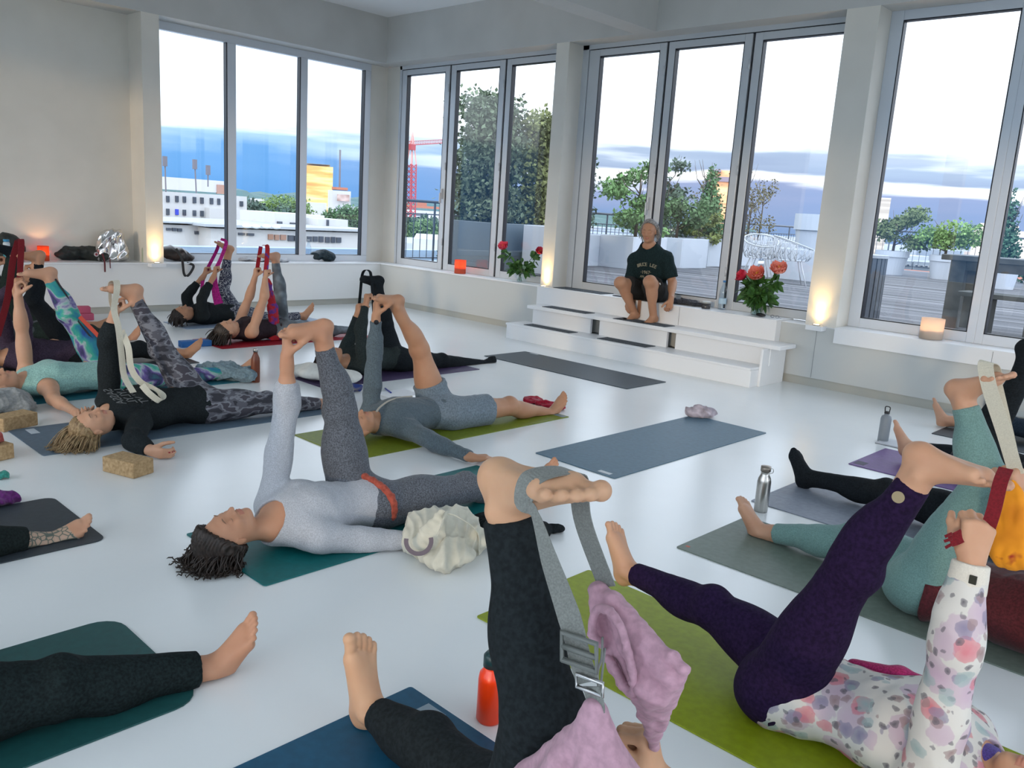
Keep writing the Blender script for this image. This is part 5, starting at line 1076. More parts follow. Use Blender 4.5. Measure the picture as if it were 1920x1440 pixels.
# -- the two people at the lower left, of whom one leg each is in view
def lower_left(O, lab, skin, tr, h, R, zf=.009, tR=1.84, bar=1.05):
    J = lying(O, 'L', 1.0); J.update(KL=J['_'][0](-.05, -.12, .56), AL=J['_'][0](-.22, -.14, .93), EL=J['_'][0](-.42, -.26, .5), WL=J['_'][0](-.36, -.22, .76), hdL=((0, .3, 1), (0, 1, 0), (1, 0, 0)), hkL=fist,
             ER=J['_'][0](-.26, .33, .06), WR=J['_'][0](-.02, .36, .05), hdR=((0, 1, 0), (0, 0, -1), (-1, 0, 0))); J.update(R)
    p = Person(J, lab, skin, h=h, build=bar); p.trousers(tr, 1.9, tR, wr=(.006, 28, 4), ol=.012); p.top(BLK2, 1.9, 1.9); p.hair(DKH, hairline=-.03); return p
p12 = lower_left((-3.86, .32), 'person with a tattooed foot and dark trousers, on the charcoal mat at the left edge', S2, fabric('dark_green_black', (.010, .015, .015), .3), .006, dict(KR=V3(-3.70, .76, .09), AR=V3(*(-3.700,1.097,0.008)), toeR=nrm(V3(*(-3.660,1.280,0.116))-V3(*(-3.700,1.116,-0.021)))), tR=1.78)
p13 = lower_left((-2.52, .30), 'person with bare foot and black trousers, on the dark green mat', (.52, .27, .185), fabric('loose_black', (.008, .014, .015), .4), .005, dict(KR=V3(-2.36, .72, .10), AR=V3(*(-2.300,1.140,0.033)), toeR=nrm(V3(*(-2.260,1.228,0.156))-V3(*(-2.300,1.158,-0.016)))), tR=1.90, bar=1.1)
def tattoo(v):
    c = J12['AR']+nrm(J12['toeR'])*.07; d = np.linalg.norm((v-c)*V3(.8, .8, 1), axis=1); return d
J12 = p12.J
TAT = noisemat('tattoo_ink', [(0, (.10, .12, .10)), (.05, (.10, .12, .10)), (.10, (.42, .30, .22)), (1, (.58, .38, .28))], 42, 2, .55, typ='EDGE')
p12.o.data.materials.append(TAT)
tint(p12.o, lambda c: 3*(((c+np.array(p12.o.location)-p12.J['AR'])@nrm(p12.J['toeR']) > -.05) & ((c+np.array(p12.o.location)-p12.J['AR'])@nrm(p12.J['toeR']) < .10) & (np.linalg.norm(c+np.array(p12.o.location)-p12.J['AR'], axis=1) < .14)))

# -- front person in black with the grey strap and pink bag
J = lying((-.93, 1.20), 'R', 1.0); J.update(HL=V3(-.95, 1.10, .115), KL=V3(-.915, 1.11, .585), AL=V3(*(-1.027,1.100,0.958)), toeL=(1, -.12, .02), inL=(.12, .95, .28), KR=V3(*(-1.501,1.350,0.090)), AR=V3(*(-1.735,1.349,0.070)), toeR=(.02, .02, 1), curlL=.2, fg=1.08, fk=dict(wid=1.12, ts=1.22),
         SL=V3(-.44, 1.02, .10), SR=V3(-.44, 1.38, .10), EL=V3(-.60, .93, .22), WL=V3(-.80, .98, .36), hdL=((-.4, .2, .9), (-.5, .5, 0), (.5, .5, 0)), hkL=fist,
         ER=V3(-.42, 1.42, .30), WR=V3(*(-0.772,1.300,0.427)), hdR=((-.25, -.1, .95), (-.9, -.3, -.1), (.2, -.9, .1)), hkR=dict(curls=(85, 100, 60), thumb=75))
J14 = J
p14 = Person(J, 'person in black trousers with the raised foot in a grey strap, bottom centre', (.60, .36, .22), h=.0038, g=1.04, lw=1.05)
p14.trousers(fabric('black_ponte', (.012, .016, .018), .3, 90), 1.94, 1.90, wr=(.004, 24, 4), ol=.007, h=.006); p14.top(fabric('pink_velour_top', (.42, .26, .31), .1, 40), 1.6, 1.5, h=.007); p14.hair(DKH, hairline=-.03)
# -- woman in purple leggings and floral jacket
J = lying((-.97, 2.38), 'R', .98); J.update(HL=V3(-.98, 2.30, .13), KL=V3(*(-0.801,2.290,0.584)), AL=V3(*(-0.666,2.290,0.896)), toeL=V3(*(-0.474,2.280,0.947))-V3(*(-0.636,2.290,0.993)), inL=(-.1, 1, .4), KR=V3(*(-1.328,2.500,0.189)), AR=V3(*(-1.721,2.560,0.168)), toeR=(-.15, -.05, .95), curlL=.3,
         SL=V3(-.50, 2.20, .12), SR=V3(-.50, 2.54, .10), EL=V3(*(-0.483,2.140,0.529)), WL=V3(*(-0.490,2.180,0.745)), hdL=((.02, .05, 1), (-.5, .8, 0), (-.8, -.4, 0)), hkL=fist, ER=V3(-.62, 2.72, .07), WR=V3(-.85, 2.70, .06), hdR=((-1, .0, 0), (0, 0, -1), (0, -1, 0)), hkR=rest,
         Hd=V3(-.27, 2.34, .135), hf=nrm((-.05, -.15, 1)), hu=nrm((1, 0, -.05)))
p15 = Person(J, 'person in purple leggings and a floral jacket, on the lime green mat', (.57, .33, .21), h=.0042, build=1.04)
PUR = fabric('aubergine_leggings', (.016, .007, .032), .3, 90); p15.trousers(PUR, 1.90, 1.93, wr=(.0015, 50, 4), o=.006, h=.006)
FLOR = mat('floral_print', (.6, .58, .55), .85)
def floral(m):
    nt = m.node_tree; L = nt.links.new; b = nt.nodes['Principled BSDF']; tc = nt.nodes.new('ShaderNodeTexCoord'); cur = None
    base = (.62, .60, .56, 1)
    for i, (sc, th, col, ofs) in enumerate(((8, .40, (.50, .36, .46), 0), (10, .30, (.58, .14, .18), 3.1), (12, .27, (.22, .20, .30), 7.7), (16, .25, (.30, .20, .20), 1.3), (26, .24, (.12, .11, .13), 5.2), (9, .22, (.32, .42, .42), 9.4))):
        mp = nt.nodes.new('ShaderNodeMapping'); mp.inputs['Location'].default_value = (ofs, ofs*.7, ofs*1.3); L(tc.outputs['Object'], mp.inputs[0])
        ns = nt.nodes.new('ShaderNodeTexNoise'); ns.inputs['Scale'].default_value = 30; L(mp.outputs[0], ns.inputs[0])
        ad = nt.nodes.new('ShaderNodeVectorMath'); ad.operation = 'SCALE'; ad.inputs['Scale'].default_value = .03; L(ns.outputs['Color'], ad.inputs[0])
        a2 = nt.nodes.new('ShaderNodeVectorMath'); a2.operation = 'ADD'; L(mp.outputs[0], a2.inputs[0]); L(ad.outputs[0], a2.inputs[1])
        vo = nt.nodes.new('ShaderNodeTexVoronoi'); vo.inputs['Scale'].default_value = sc; L(a2.outputs[0], vo.inputs[0])
        rp = ramp(nt, [(0, (1, 1, 1)), (th*.6, (.75, .75, .75)), (th, (.6, .6, .6)), (th+.02, (0, 0, 0)), (1, (0, 0, 0))]); L(vo.outputs[0], rp.inputs[0])
        mx = nt.nodes.new('ShaderNodeMix'); mx.data_type = 'RGBA'; L(rp.outputs[0], mx.inputs[0]); mx.inputs[7].default_value = (*col, 1)
        if cur is None: mx.inputs[6].default_value = base
        else: L(cur, mx.inputs[6])
        cur = mx.outputs[2]
    L(cur, b.inputs['Base Color'])
floral(FLOR)
p15.top(FLOR, 1.80, 1.8, wr=(.006, 30, 6), o=.014, oz=.004, neck=.02, hem=-.02, name='floral_jacket', h=.005)
def cuff(b, q='L'):
    d = nrm(J['W'+q]-J['E'+q]); L_ = np.linalg.norm(J['W'+q]-J['E'+q]); e = J['E'+q]+d*L_*.97; b.cone(e-d*.075, e, .046, .043, .005, None, True, True)
p15.wear('cuff', cuff, fabric('cream_rib', (.66, .62, .54), .05, 300), h=.004, wrinkle=(.0015, 80, 2), label='turned back cream cuff')
p15.wear('collar_lining', lambda b: b.cone(J['N']-V3(.05, 0, 0), J['N']+V3(.03, 0, 0), .085, .075, .02, (J['lat'], 1.15), True, True), fabric('violet_fleece', (.08, .05, .26), .3, 200), h=.005, label='violet collar')
p15.wear('lining', lambda b: (b.cone(V3(*(-0.820,2.470,0.209)), V3(*(-0.681,2.470,0.235)), .020, .026, .02), b.cone(V3(*(-0.681,2.470,0.235)), V3(*(-0.572,2.470,0.245)), .026, .018, .02)), fabric('magenta_fleece', (.38, .02, .12), .3, 200), h=.005, label='magenta fleece lining of the open jacket')
p15.hair(DKH, hairline=-.03, n=40, length=.1, w=.004)
obj('cuff_tag', MB().box(-.008, .008, -.003, .003, -.010, .010), mat('tag_black', (.02, .02, .01), .6), p15.o, local=True)
bpy.data.objects['cuff_tag'].matrix_parent_inverse = Matrix.Translation(-p15.o.location); bpy.data.objects['cuff_tag'].location = tuple(J['EL']+(J['WL']-J['EL'])*.86+V3(.02, -.043, 0))
rg = MB().lathe([(.014, 0), (.016, 0), (.016, .002), (.014, .002)], J['AL']+nrm(J['KL']-J['AL'])*.07+V3(-.005, -.047, .0), 20, axis=V3(.15, -1, 0)); obj('ankle_emblem', rg, mat('emblem_gold_thread', (.30, .25, .15), .6), p15.o)

# -- person in aqua leggings
J = lying((-.95, 3.58), 'R', 1.0); J.update(HL=V3(-.95, 3.50, .14), KL=V3(*(-0.778,3.490,0.607)), AL=V3(*(-0.912,3.490,0.907)), toeL=V3(*(-0.770,3.440,1.057))-V3(*(-0.957,3.490,0.999)), inL=(0, 1, .3), KR=V3(*(-1.312,3.700,0.142)), AR=V3(*(-1.764,3.740,0.031)), toeR=(-.30, -.12, .9),
         SL=V3(-.42, 3.38, .14), EL=V3(-.45, 3.25, .50), WL=V3(*(-0.641,3.380,0.616)), hdL=((-.35, .0, .9), (-.8, .2, -.3), (.2, .9, 0)), hkL=fist, ER=V3(-.3, 3.9, .08), WR=V3(-.5, 3.96, .06), hdR=((-1, 0, 0), (0, 0, -1), (0, -1, 0)))
p16 = Person(J, 'person in aqua leggings and a dark red top, on the grey-green mat', S2, h=.005, build=1.1, lw=1.15)
p16.trousers(fabric('aqua_leggings', (.15, .27, .255), .16, 200), 1.90, 1.84, wr=(.0025, 45, 4), o=.006); p16.top(fabric('maroon_knit', (.075, .010, .014), .3), 1.8, 1.8, wr=(.008, 25, 4), o=.028, hem=.04); p16.hair(DKH, hairline=-.03)
# -- person in black leggings and socks
J = lying((-.98, 4.52), 'R', 1.0); J.update(HL=V3(-.98, 4.46, .14), KL=V3(*(-1.040,4.460,0.536)), AL=V3(*(-0.909,4.460,0.991)), toeL=(1, 0, .1), KR=V3(*(-1.521,4.660,0.114)), AR=V3(*(-1.974,4.700,0.076)), toeR=(-.28, .0, .95),
         SL=V3(-.42, 4.34, .14), EL=V3(-.40, 4.25, .50), WL=V3(-.5, 4.3, .75), hdL=((-.1, .2, 1), (-1, 0, 0), (0, 1, 0)), hkL=fist, ER=V3(-.3, 4.85, .08), WR=V3(-.5, 4.9, .06), hdR=((-1, 0, 0), (0, 0, -1), (0, -1, 0)))
p17 = Person(J, 'person in black leggings and black socks, on the silvery grey mat', S3, h=.0065, build=1.08, shod='LR')
p17.trousers(BLK, 1.98, 1.98, wr=(.002, 45, 4)); p17.sock('L', BLK); p17.sock('R', BLK); p17.top(BLK2, 1.8, 1.8); p17.hair(DKH, hairline=-.03)
# -- two farthest on the right
for O, A, tr, lab in (((-1.02, 5.80), V3(*(-1.801,5.860,0.117)), BLK, 'person on the purple mat on the right, only the toes in view'), ((-1.10, 7.28), V3(*(-2.001,7.300,0.062)), fabric('dark_navy', (.02, .03, .045), .3), 'farthest person on the right with a bare foot, beside the low wall')):
    J = lying(O, 'R', .98); J.update(KR=(J['HR']+A)/2+V3(0, 0, .03), AR=A, toeR=(-.25, 0, .95), KL=V3(O[0]+.22, O[1]-.09, .52), AL=V3(O[0]+.42, O[1]-.10, .84), toeL=(.8, 0, .5), EL=V3(O[0]+.62, O[1]-.2, .45), WL=V3(O[0]+.6, O[1]-.14, .70), hdL=((-.1, .2, 1), (-1, 0, 0), (0, 1, 0)), hkL=fist, ER=V3(O[0]+.6, O[1]+.3, .07), WR=V3(O[0]+.4, O[1]+.33, .06), hdR=((-1, 0, 0), (0, 0, -1), (0, -1, 0)))
    p = Person(J, lab, S2, h=.0085); p.trousers(tr, 1.9, 1.82, wr=(.003, 40, 3)); p.top(BLK2, 1.8, 1.8); p.hair(DKH, hairline=-.03)

# -- the teacher on the platform
yT = 7.92
J = dict(P=V3(-5.47, 8.02, .715), C=V3(*(-5.470,7.980,0.952)), N=V3(*(-5.488,7.920,1.217)), SL=V3(*(-5.295,7.980,1.103)), SR=V3(*(-5.674,7.920,1.054)), Hd=V3(*(-5.472,7.860,1.381)),
         HL=V3(-5.37, 7.98, .69), HR=V3(-5.56, 7.98, .69), KL=V3(*(-5.230,7.620,0.855)), KR=V3(*(-5.603,7.600,0.806)), AL=V3(*(-5.214,7.720,0.541)), AR=V3(*(-5.501,7.760,0.545)))
up = nrm(J['C']-J['P']); fr = nrm(V3(.15, -1, -.1)); fr = nrm(fr-up*np.dot(fr, up)); J.update(ax=up, fr=fr, lat=nrm(np.cross(fr, up)), hf=nrm(V3(.32, -.9, -.22)), hu=nrm(V3(.02, -.12, 1)), bkL=nrm(V3(0, 1, .0)), bkR=nrm(V3(0, 1, 0)),
         toeL=nrm(V3(-.12, -1, -.25)), toeR=nrm(V3(-.25, -1, -.28)), inL=V3(-1, 0, 0), inR=V3(1, 0, 0), EL=V3(*(-5.193,8.000,0.842)), WL=V3(*(-5.061,7.800,0.668)), ER=V3(*(-5.658,7.860,0.766)), WR=V3(*(-5.619,7.800,0.608)),
         hdL=((-.05, -.2, -1), (.3, -.9, .2), (-.9, -.3, 0)), hkL=halfc, hdR=((.05, -.15, -1), (.0, 1, 0), (.9, .1, 0)), hkR=rest)
for q in 'LR': J['A'+q][2] = .405+.072
pt = Person(J, 'person with grey hair in a dark T-shirt and shorts, sitting on the platform', (.45, .245, .15), h=.006, zf=lambda v: np.where(v[:, 1] > 7.82, .618, .411), female=False, build=1.08)
pt.top(fabric('black_cotton_tee', (.010, .022, .024), .3, 80), .82, .82, o=.014, oz=.02, wr=(.007, 28, 5), name='tshirt', hem=-.10, neck=.028, zf=.616)
pt.trousers(fabric('dark_shorts', (.022, .022, .022), .3), .72, .74, o=.014, oz=.022, wr=(.006, 30, 3), name='shorts', zf=.616)
GH = noisemat('grey_hair', [(.3, (.10, .10, .10)), (.7, (.38, .37, .36))], 60, 3, .6)
pt.hair(GH, n=220, length=.10, w=.0035, curl=.002, seed=3, hairline=-.05, puff=.008, low=.045, down=V3(.15, .35, -1))
PR = mat('tee_print', (.30, .28, .20), .8)
fz = J['C']+J['fr']*.142
letters = 'BRUCE LEE'
for i, ch in enumerate(letters):
    a = (i-4)*.105; c = fz+J['lat']*0+np.cross(J['ax'], J['fr'])*(math.sin(a)*.245)+J['ax']*(.075+math.cos(a)*.245-.245)+J['fr']*(-.015*abs(a)*2.2-.002)
    xd = np.cross(J['ax'], J['fr']); text('tshirt_print', ch, .054, PR, c, nrm(xd*math.cos(a)-J['ax']*math.sin(a)-J['fr']*a*.9), J['ax'], pt.o, th=.004)
xd = nrm(np.cross(J['ax'], J['fr'])); text('tshirt_print', '\u00b71967\u00b7', .052, PR, fz-J['ax']*.012+J['fr']*.004, xd, J['ax'], pt.o, th=.004)
text('tshirt_print', 'AN', .036, PR, fz-J['ax']*.058-xd*.05-J['fr']*.003, xd, J['ax'], pt.o, th=.005); text('tshirt_print', 'Y', .042, PR, fz-J['ax']*.10+xd*.03, xd, J['ax'], pt.o, th=.005)
obj('shorts_piping', MB().ribbon([J['KL']*.75+J['HL']*.25+V3(.085, .02, .03), J['KL']*.45+J['HL']*.55+V3(.105, .02, .0)], V3(0, 1, 1), .012, .004), mat('piping_white', (.6, .6, .6), .6), pt.o)

# ================================================================== straps and cloths that are held
def strap(lab, strands, w, m, wd, group='yoga straps', name='yoga_strap', th=.0025, cat='strap'):
    mb = MB()
    for s_ in strands: mb.ribbon(smooth_path(s_[0], 7), s_[1] if len(s_) > 1 else wd, s_[2] if len(s_) > 2 else w, th)
    p0 = strands[0][0][-1]; o = obj(name, mb, m, smooth=False, base=tuple(p0)); return tag(o, lab, cat, group)
WEB = fabric('grey_webbing', (.19, .20, .185), .15, 300); CREAM = fabric('cream_webbing', (.55, .53, .44), .08, 300); DRED = fabric('dark_red_webbing', (.16, .006, .012), .2, 200)
t14 = nrm(J14['toeL']); u14 = nrm(J14['KL']-J14['AL']); s14 = nrm(-u14+t14*np.dot(u14, t14)); l14 = nrm(np.array(J14['inL'])-t14*np.dot(J14['inL'], t14)-s14*np.dot(J14['inL'], s14))
F14 = lambda a, b, c: J14['AL']+1.1*(t14*a+s14*b+l14*c)
o = strap('grey webbing strap with buckle looped over the foot, bottom centre', [
    ([F14(.118, .045, .054), F14(.118, .080, .047), F14(.115, .093, .0), F14(.110, .087, -.043), F14(.104, .050, -.052), V3(*(-0.897,1.030,0.996)), V3(*(-0.849,1.020,0.932)), V3(*(-0.780,1.000,0.859)), V3(*(-0.752,1.000,0.800)), V3(*(-0.733,1.000,0.767))], V3(.80, .20, -.10), [.04, .04, .04, .04, .036, .014, .030, .040, .040, .040]),
    ([V3(*(-0.726,1.000,0.763)), V3(*(-0.714,1.000,0.737)), V3(*(-0.716,1.000,0.706))], V3(.95, -.1, .1)),
    ([F14(.118, .050, .054), V3(*(-0.882,1.150,0.953)), V3(*(-0.834,1.170,0.845))], V3(.95, .1, -.1))], .040, WEB, V3(1, 0, 0))
BK = mat('buckle_plastic', (.12, .13, .12), .35)
def frame_ring(c, u, v, hw, hh, r, mb):
    P = [c+u*hw*a+v*hh*b for a, b in ((-1, -1), (1, -1), (1, 1), (-1, 1), (-1, -1), (1, -1))]; mb.tube(P, r, 8)
bu = nrm(V3(.95, .3, -.05)); bv = nrm(V3(-.2, .1, 1)); mb = MB(); c0 = V3(*(-0.748,0.990,0.818)); frame_ring(c0, bu, bv, .030, .022, .0052, mb); mb.tube([c0-bu*.03, c0+bu*.03], .005, 8)
obj('buckle', mb, BK, o, smooth=True); mb = MB(); frame_ring(V3(*(-0.725,0.995,0.768)), bu, bv, .023, .010, .0036, mb); obj('ring', mb, mat('steel', (.5, .5, .5), .25, 1.), o, smooth=True)
PINK = fabric('pink_velour', (.46, .27, .335), .12, 70, .75)
b = SDF(); Q = lambda p: V3(*p)
yy = V3(0, 1, 0)
fan = lambda b, A_, Bs, r0, r1, k=.012: [b.cone(A_, B_, r0, r1, k, (yy, 1.0)) for B_ in Bs]
A_ = Q((-0.845,1.160,0.838)); lower = [Q((-0.631,1.120,0.792)), Q((-0.668,1.160,0.752)), Q((-0.663,1.120,0.760)), Q((-0.704,1.155,0.715)), Q((-0.696,1.110,0.727)), Q((-0.727,1.130,0.698))]
fan(b, A_, lower, .012, .010)
b.cone(Q((-0.803,1.150,0.832)), Q((-0.693,1.140,0.780)), .018, .022, .02); b.cone(Q((-0.744,1.140,0.788)), Q((-0.691,1.140,0.761)), .022, .02, .02)
fan(b, Q((-0.761,1.270,0.512)), lower, .007, .010, .008)
b.cone(Q((-0.697,1.135,0.720)), Q((-0.722,1.190,0.645)), .026, .014, .02); b.cone(Q((-0.666,1.135,0.762)), Q((-0.712,1.190,0.649)), .02, .014, .02)
b.cone(A_, Q((-0.818,1.120,0.794)), .012, .009, .015); b.cone(Q((-0.818,1.120,0.794)), Q((-0.803,1.130,0.761)), .010, .009, .01); b.cone(Q((-0.825,1.155,0.801)), Q((-0.766,1.150,0.692)), .014, .014, .015); b.cone(Q((-0.831,1.155,0.778)), Q((-0.790,1.150,0.713)), .012, .012, .015)
v, f = b.mesh(.0032, None, (.003, 60, 5), 1, crease=(.005, 70, 4)); bag = obj('drawstring_bag', (v, f), PINK, smooth=True, base=(-0.761,1.270,0.512))
tag(bag, 'pink velvety drawstring bag hanging from the grey strap, gripped by a hand', 'bag')
rf = SDF(); hem_ = smooth_path([Q((-0.798,1.120,0.766)), Q((-0.809,1.110,0.775)), Q((-0.815,1.110,0.801)), Q((-0.807,1.110,0.830)), Q((-0.782,1.110,0.837)), Q((-0.754,1.105,0.824)), Q((-0.731,1.100,0.793)), Q((-0.715,1.100,0.753)), Q((-0.716,1.110,0.713)), Q((-0.741,1.120,0.706)), Q((-0.759,1.120,0.726)), Q((-0.782,1.120,0.743))], 5)
for k, p_ in enumerate(hem_): rf.ell(p_, (V3(1, 0, 0), yy, V3(0, 0, 1)), (.0058+.0022*(k % 2), .008, .0058+.0022*(k % 2)), .005)
obj('gathered_opening', rf.mesh(.0022, None, (.003, 200, 2), 1), PINK, bag, smooth=True)
obj('cord', MB().tube(smooth_path([Q((-0.776,1.090,0.797)), Q((-0.753,1.060,0.778)), Q((-0.737,1.030,0.770)), Q((-0.722,1.020,0.745)), Q((-0.742,1.050,0.752)), Q((-0.762,1.080,0.786))]), .0022, 6), mat('cord_grey', (.25, .26, .25), .7), bag, smooth=True)
b = SDF(); fan(b, Q((-0.714,1.000,0.728)), [Q((-0.882,1.040,0.477)), Q((-0.797,0.990,0.540)), Q((-0.789,1.040,0.509)), Q((-0.705,0.980,0.578)), Q((-0.710,1.040,0.544)), Q((-0.641,0.990,0.611)), Q((-0.645,1.030,0.597))], .008, .034, .02)
v, f = b.mesh(.004, None, None, 1, crease=(.004, 45, 9)); obj('bag_body', (v, f), PINK, bag, smooth=True)

strap('dark red strap with fringed end held by the woman in the floral jacket', [([Q((-0.473,2.270,0.965)), Q((-0.473,2.240,0.934)), Q((-0.470,2.210,0.867)), Q((-0.474,2.190,0.803))], V3(1, .1, .1)), ([Q((-0.511,2.160,0.808)), Q((-0.526,2.155,0.794)), Q((-0.538,2.150,0.786))], V3(0, .2, 1), .03), ([Q((-0.535,2.150,0.806)), Q((-0.549,2.150,0.793))], V3(0, .3, 1), .007), ([Q((-0.533,2.150,0.793)), Q((-0.549,2.150,0.781))], V3(0, .3, 1), .007), ([Q((-0.531,2.150,0.780)), Q((-0.544,2.150,0.766))], V3(0, .3, 1), .007)], .032, DRED, V3(1, 0, 0))
strap('cream strap around the raised foot of the person in aqua leggings', [([Q((-0.815,3.500,0.999)), Q((-0.833,3.480,1.054)), Q((-0.845,3.440,1.058)), Q((-0.809,3.410,0.973)), Q((-0.735,3.390,0.831)), Q((-0.668,3.380,0.689))], V3(.9, -.1, -.1)), ([Q((-0.808,3.500,1.000)), Q((-0.745,3.470,0.858)), Q((-0.666,3.420,0.682))], V3(.9, .2, 0), .02)], .052, CREAM, V3(1, 0, 0))
b = SDF(); b.cone(Q((-0.621,3.100,0.726)), Q((-0.602,3.100,0.629)), .012, .050, .03, (yy, .6)); b.cone(Q((-0.602,3.100,0.629)), Q((-0.584,3.100,0.503)), .055, .070, .03, (yy, .6)); b.ell(Q((-0.590,3.100,0.492)), (V3(1, 0, 0), yy, V3(0, 0, 1)), (.06, .04, .045), .03)
tag(obj('drawstring_bag', b.mesh(.005, None, (.012, 50, 3, (1, 0, 0)), 1), noisemat('orange_cotton', [(.3, (.62, .20, .005)), (.62, (.80, .30, .01)), (.68, (.35, .03, .01))], 9, 3, .8), smooth=True, base=(-0.581,3.100,0.485)), 'orange and red cloth bag hanging at the right edge of the picture', 'bag')
xx = V3(1, 0, 0)
strap('cream cotton strap hanging from the foot of the woman in camouflage leggings', [
    ([Q((-5.440,2.064,0.851)), Q((-5.420,2.065,0.913)), Q((-5.380,2.079,0.926)), Q((-5.340,2.065,0.871)), Q((-5.360,2.053,0.754)), Q((-5.300,2.052,0.645)), Q((-5.280,2.058,0.481)), Q((-5.260,2.063,0.348)), Q((-5.140,2.067,0.266))], V3(0, 1, .1)),
    ([Q((-5.340,2.086,0.621)), Q((-5.240,2.083,0.535)), Q((-5.220,2.090,0.404)), Q((-5.200,2.132,0.319)), Q((-5.180,2.199,0.271)), Q((-5.100,2.234,0.234)), Q((-5.060,2.196,0.213)), Q((-5.080,2.140,0.263)), Q((-5.120,2.112,0.312))], V3(.3, .6, .4)),
    ([Q((-5.460,2.069,0.858)), Q((-5.450,2.066,0.792)), Q((-5.420,2.069,0.739))], V3(0, 1, 0), .02)], .038, CREAM, V3(0, 1, 0))
MAG = fabric('magenta_cotton', (.42, .01, .19), .3, 60); CRI = noisemat('red_purple_scarf', [(.4, (.34, .01, .02)), (.52, (.40, .01, .02)), (.6, (.12, .03, .22))], 12, 3, .8)
strap('magenta cloth strap pulled over a foot, beside the left window', [([Q((-9.380,4.810,0.950)), Q((-9.380,4.776,0.838)), Q((-9.380,4.642,0.590)), Q((-9.360,4.585,0.438)), Q((-9.340,4.580,0.285))], V3(0, 1, .2)), ([Q((-9.340,4.809,0.977)), Q((-9.300,4.855,0.938)), Q((-9.200,4.735,0.760)), Q((-9.100,4.612,0.605)), Q((-9.080,4.606,0.406)), Q((-9.060,4.634,0.255))], V3(0, 1, .2), [.04, .04, .04, .05, .09, .11])], .040, MAG, V3(0, 1, 0))
o = strap('red and purple scarf looped over a foot, hanging in folds', [([Q((-8.120,4.629,0.977)), Q((-8.120,4.611,0.877)), Q((-8.120,4.580,0.698))], V3(0, 1, .1)), ([Q((-8.040,4.602,0.994)), Q((-8.000,4.634,0.986)), Q((-7.950,4.600,0.835)), Q((-7.880,4.542,0.677))], V3(0, 1, .1), .05)], .045, CRI, V3(0, 1, 0))
b = SDF(); b.cone(Q((-7.880,4.579,0.649)), Q((-7.900,4.648,0.337)), .022, .055, .03, (xx, .5)); b.cone(Q((-7.900,4.648,0.337)), Q((-7.900,4.669,0.052)), .055, .075, .03, (xx, .5))
obj('hanging_folds', b.mesh(.007, .01, (.014, 60, 3, (0, 1, 0)), 1), CRI, o, smooth=True)
strap('black strap held in both hands over the black-socked foot', [([Q((-6.160,4.477,0.522)), Q((-6.160,4.494,0.727)), Q((-6.155,4.503,0.860)), Q((-6.130,4.512,0.910)), Q((-6.080,4.522,0.910)), Q((-6.040,4.517,0.857)), Q((-5.980,4.505,0.605)), Q((-5.930,4.491,0.257))], V3(0, 1, 0))], .030, BLK, V3(0, 1, 0))
strap('dark red strap over the raised foot at the left edge', [([Q((-7.500,2.152,1.028)), Q((-7.460,2.163,1.031)), Q((-7.440,2.140,0.831)), Q((-7.420,2.114,0.580))], V3(0, 1, 0)), ([Q((-7.500,2.152,1.028)), Q((-7.500,2.106,0.868)), Q((-7.500,2.053,0.573)), Q((-7.500,1.966,0.278))], V3(0, 1, 0), .05)], .045, DRED, V3(0, 1, 0))

# ================================================================== loose things on the floor
def crumple(lab, name, pts, rs, m, z=0, fl=.5, h=.006, wr=(.016, 50, 3), cat='cloth', k=.03, zf=None, group=None):
    b = SDF()
    for i, (p, r) in enumerate(zip(pts, rs)):
        b.ell(V3(p[0], p[1], z+r*fl), (V3(1, 0, 0), V3(0, 1, 0), V3(0, 0, 1)), (r, r*.9, r*fl), k)
        if i: q = pts[i-1]; b.cone(V3(q[0], q[1], z+rs[i-1]*fl*.8), V3(p[0], p[1], z+r*fl*.8), rs[i-1]*fl*.8, r*fl*.8, k)
    return tag(obj(name, b.mesh(h, z+.001 if zf is None else zf, None, 1, crease=(wr[0]*1.3, wr[1]*1.1, wr[2])), m, smooth=True, base=(pts[0][0], pts[0][1], z)), lab, cat, group)
CORK = noisemat('cork', [(.3, (.30, .19, .09)), (.6, (.46, .31, .16)), (.75, (.52, .37, .21))], 60, 4, .85, bump=.1)
def block(lab, c, ang, L=.23, w_=.125, h=.075, m=CORK, z=0):
    a = V3(math.cos(ang), math.sin(ang), 0); b_ = V3(-math.sin(ang), math.cos(ang), 0)
    return tag(obj('yoga_block', MB().obox(V3(c[0], c[1], z+h/2), a*L/2, b_*w_/2, V3(0, 0, h/2)), m, bevel=.006, base=(c[0], c[1], z)), lab, 'block', 'yoga blocks')
block('cork block on the floor beside the outstretched hand', (-4.435, 1.745), .34, w_=.135, h=.085)
pa, pb = V3(*(-5.583,1.498,0.000)), V3(*(-5.649,1.679,0.000)); dv = nrm(pb-pa); an = math.atan2(dv[1], dv[0]); nv_ = V3(-dv[1], dv[0], 0); block('cork block at the left edge, grey towel resting behind it', tuple((pb-dv*.115+nv_*.0675)[:2]), an, w_=.135, h=.085)
pb = V3(*(-4.995,1.324,0.000)); block('cork block cut by the left edge with a brick red cloth on it', tuple((pb-V3(.105, .06, 0))[:2]), .3, h=.085, w_=.135)
crumple('brick red fluffy cloth on the cork block at the left edge', 'cloth', [tuple((pb-V3(.06, .05, 0))[:2]), tuple((pb-V3(.13, .07, 0))[:2])], [.06, .06], fabric('brick_cloth', (.30, .06, .05), .3, 60), z=.085, fl=.5)
PKF = mat('pink_foam', (.55, .10, .18), .8)
block('lower one of the two pink foam blocks near the left wall', (-10.02, 3.48), 1.45, m=PKF); block('upper one of the two pink foam blocks near the left wall', (-10.05, 3.46), 1.4, m=PKF, z=.075)
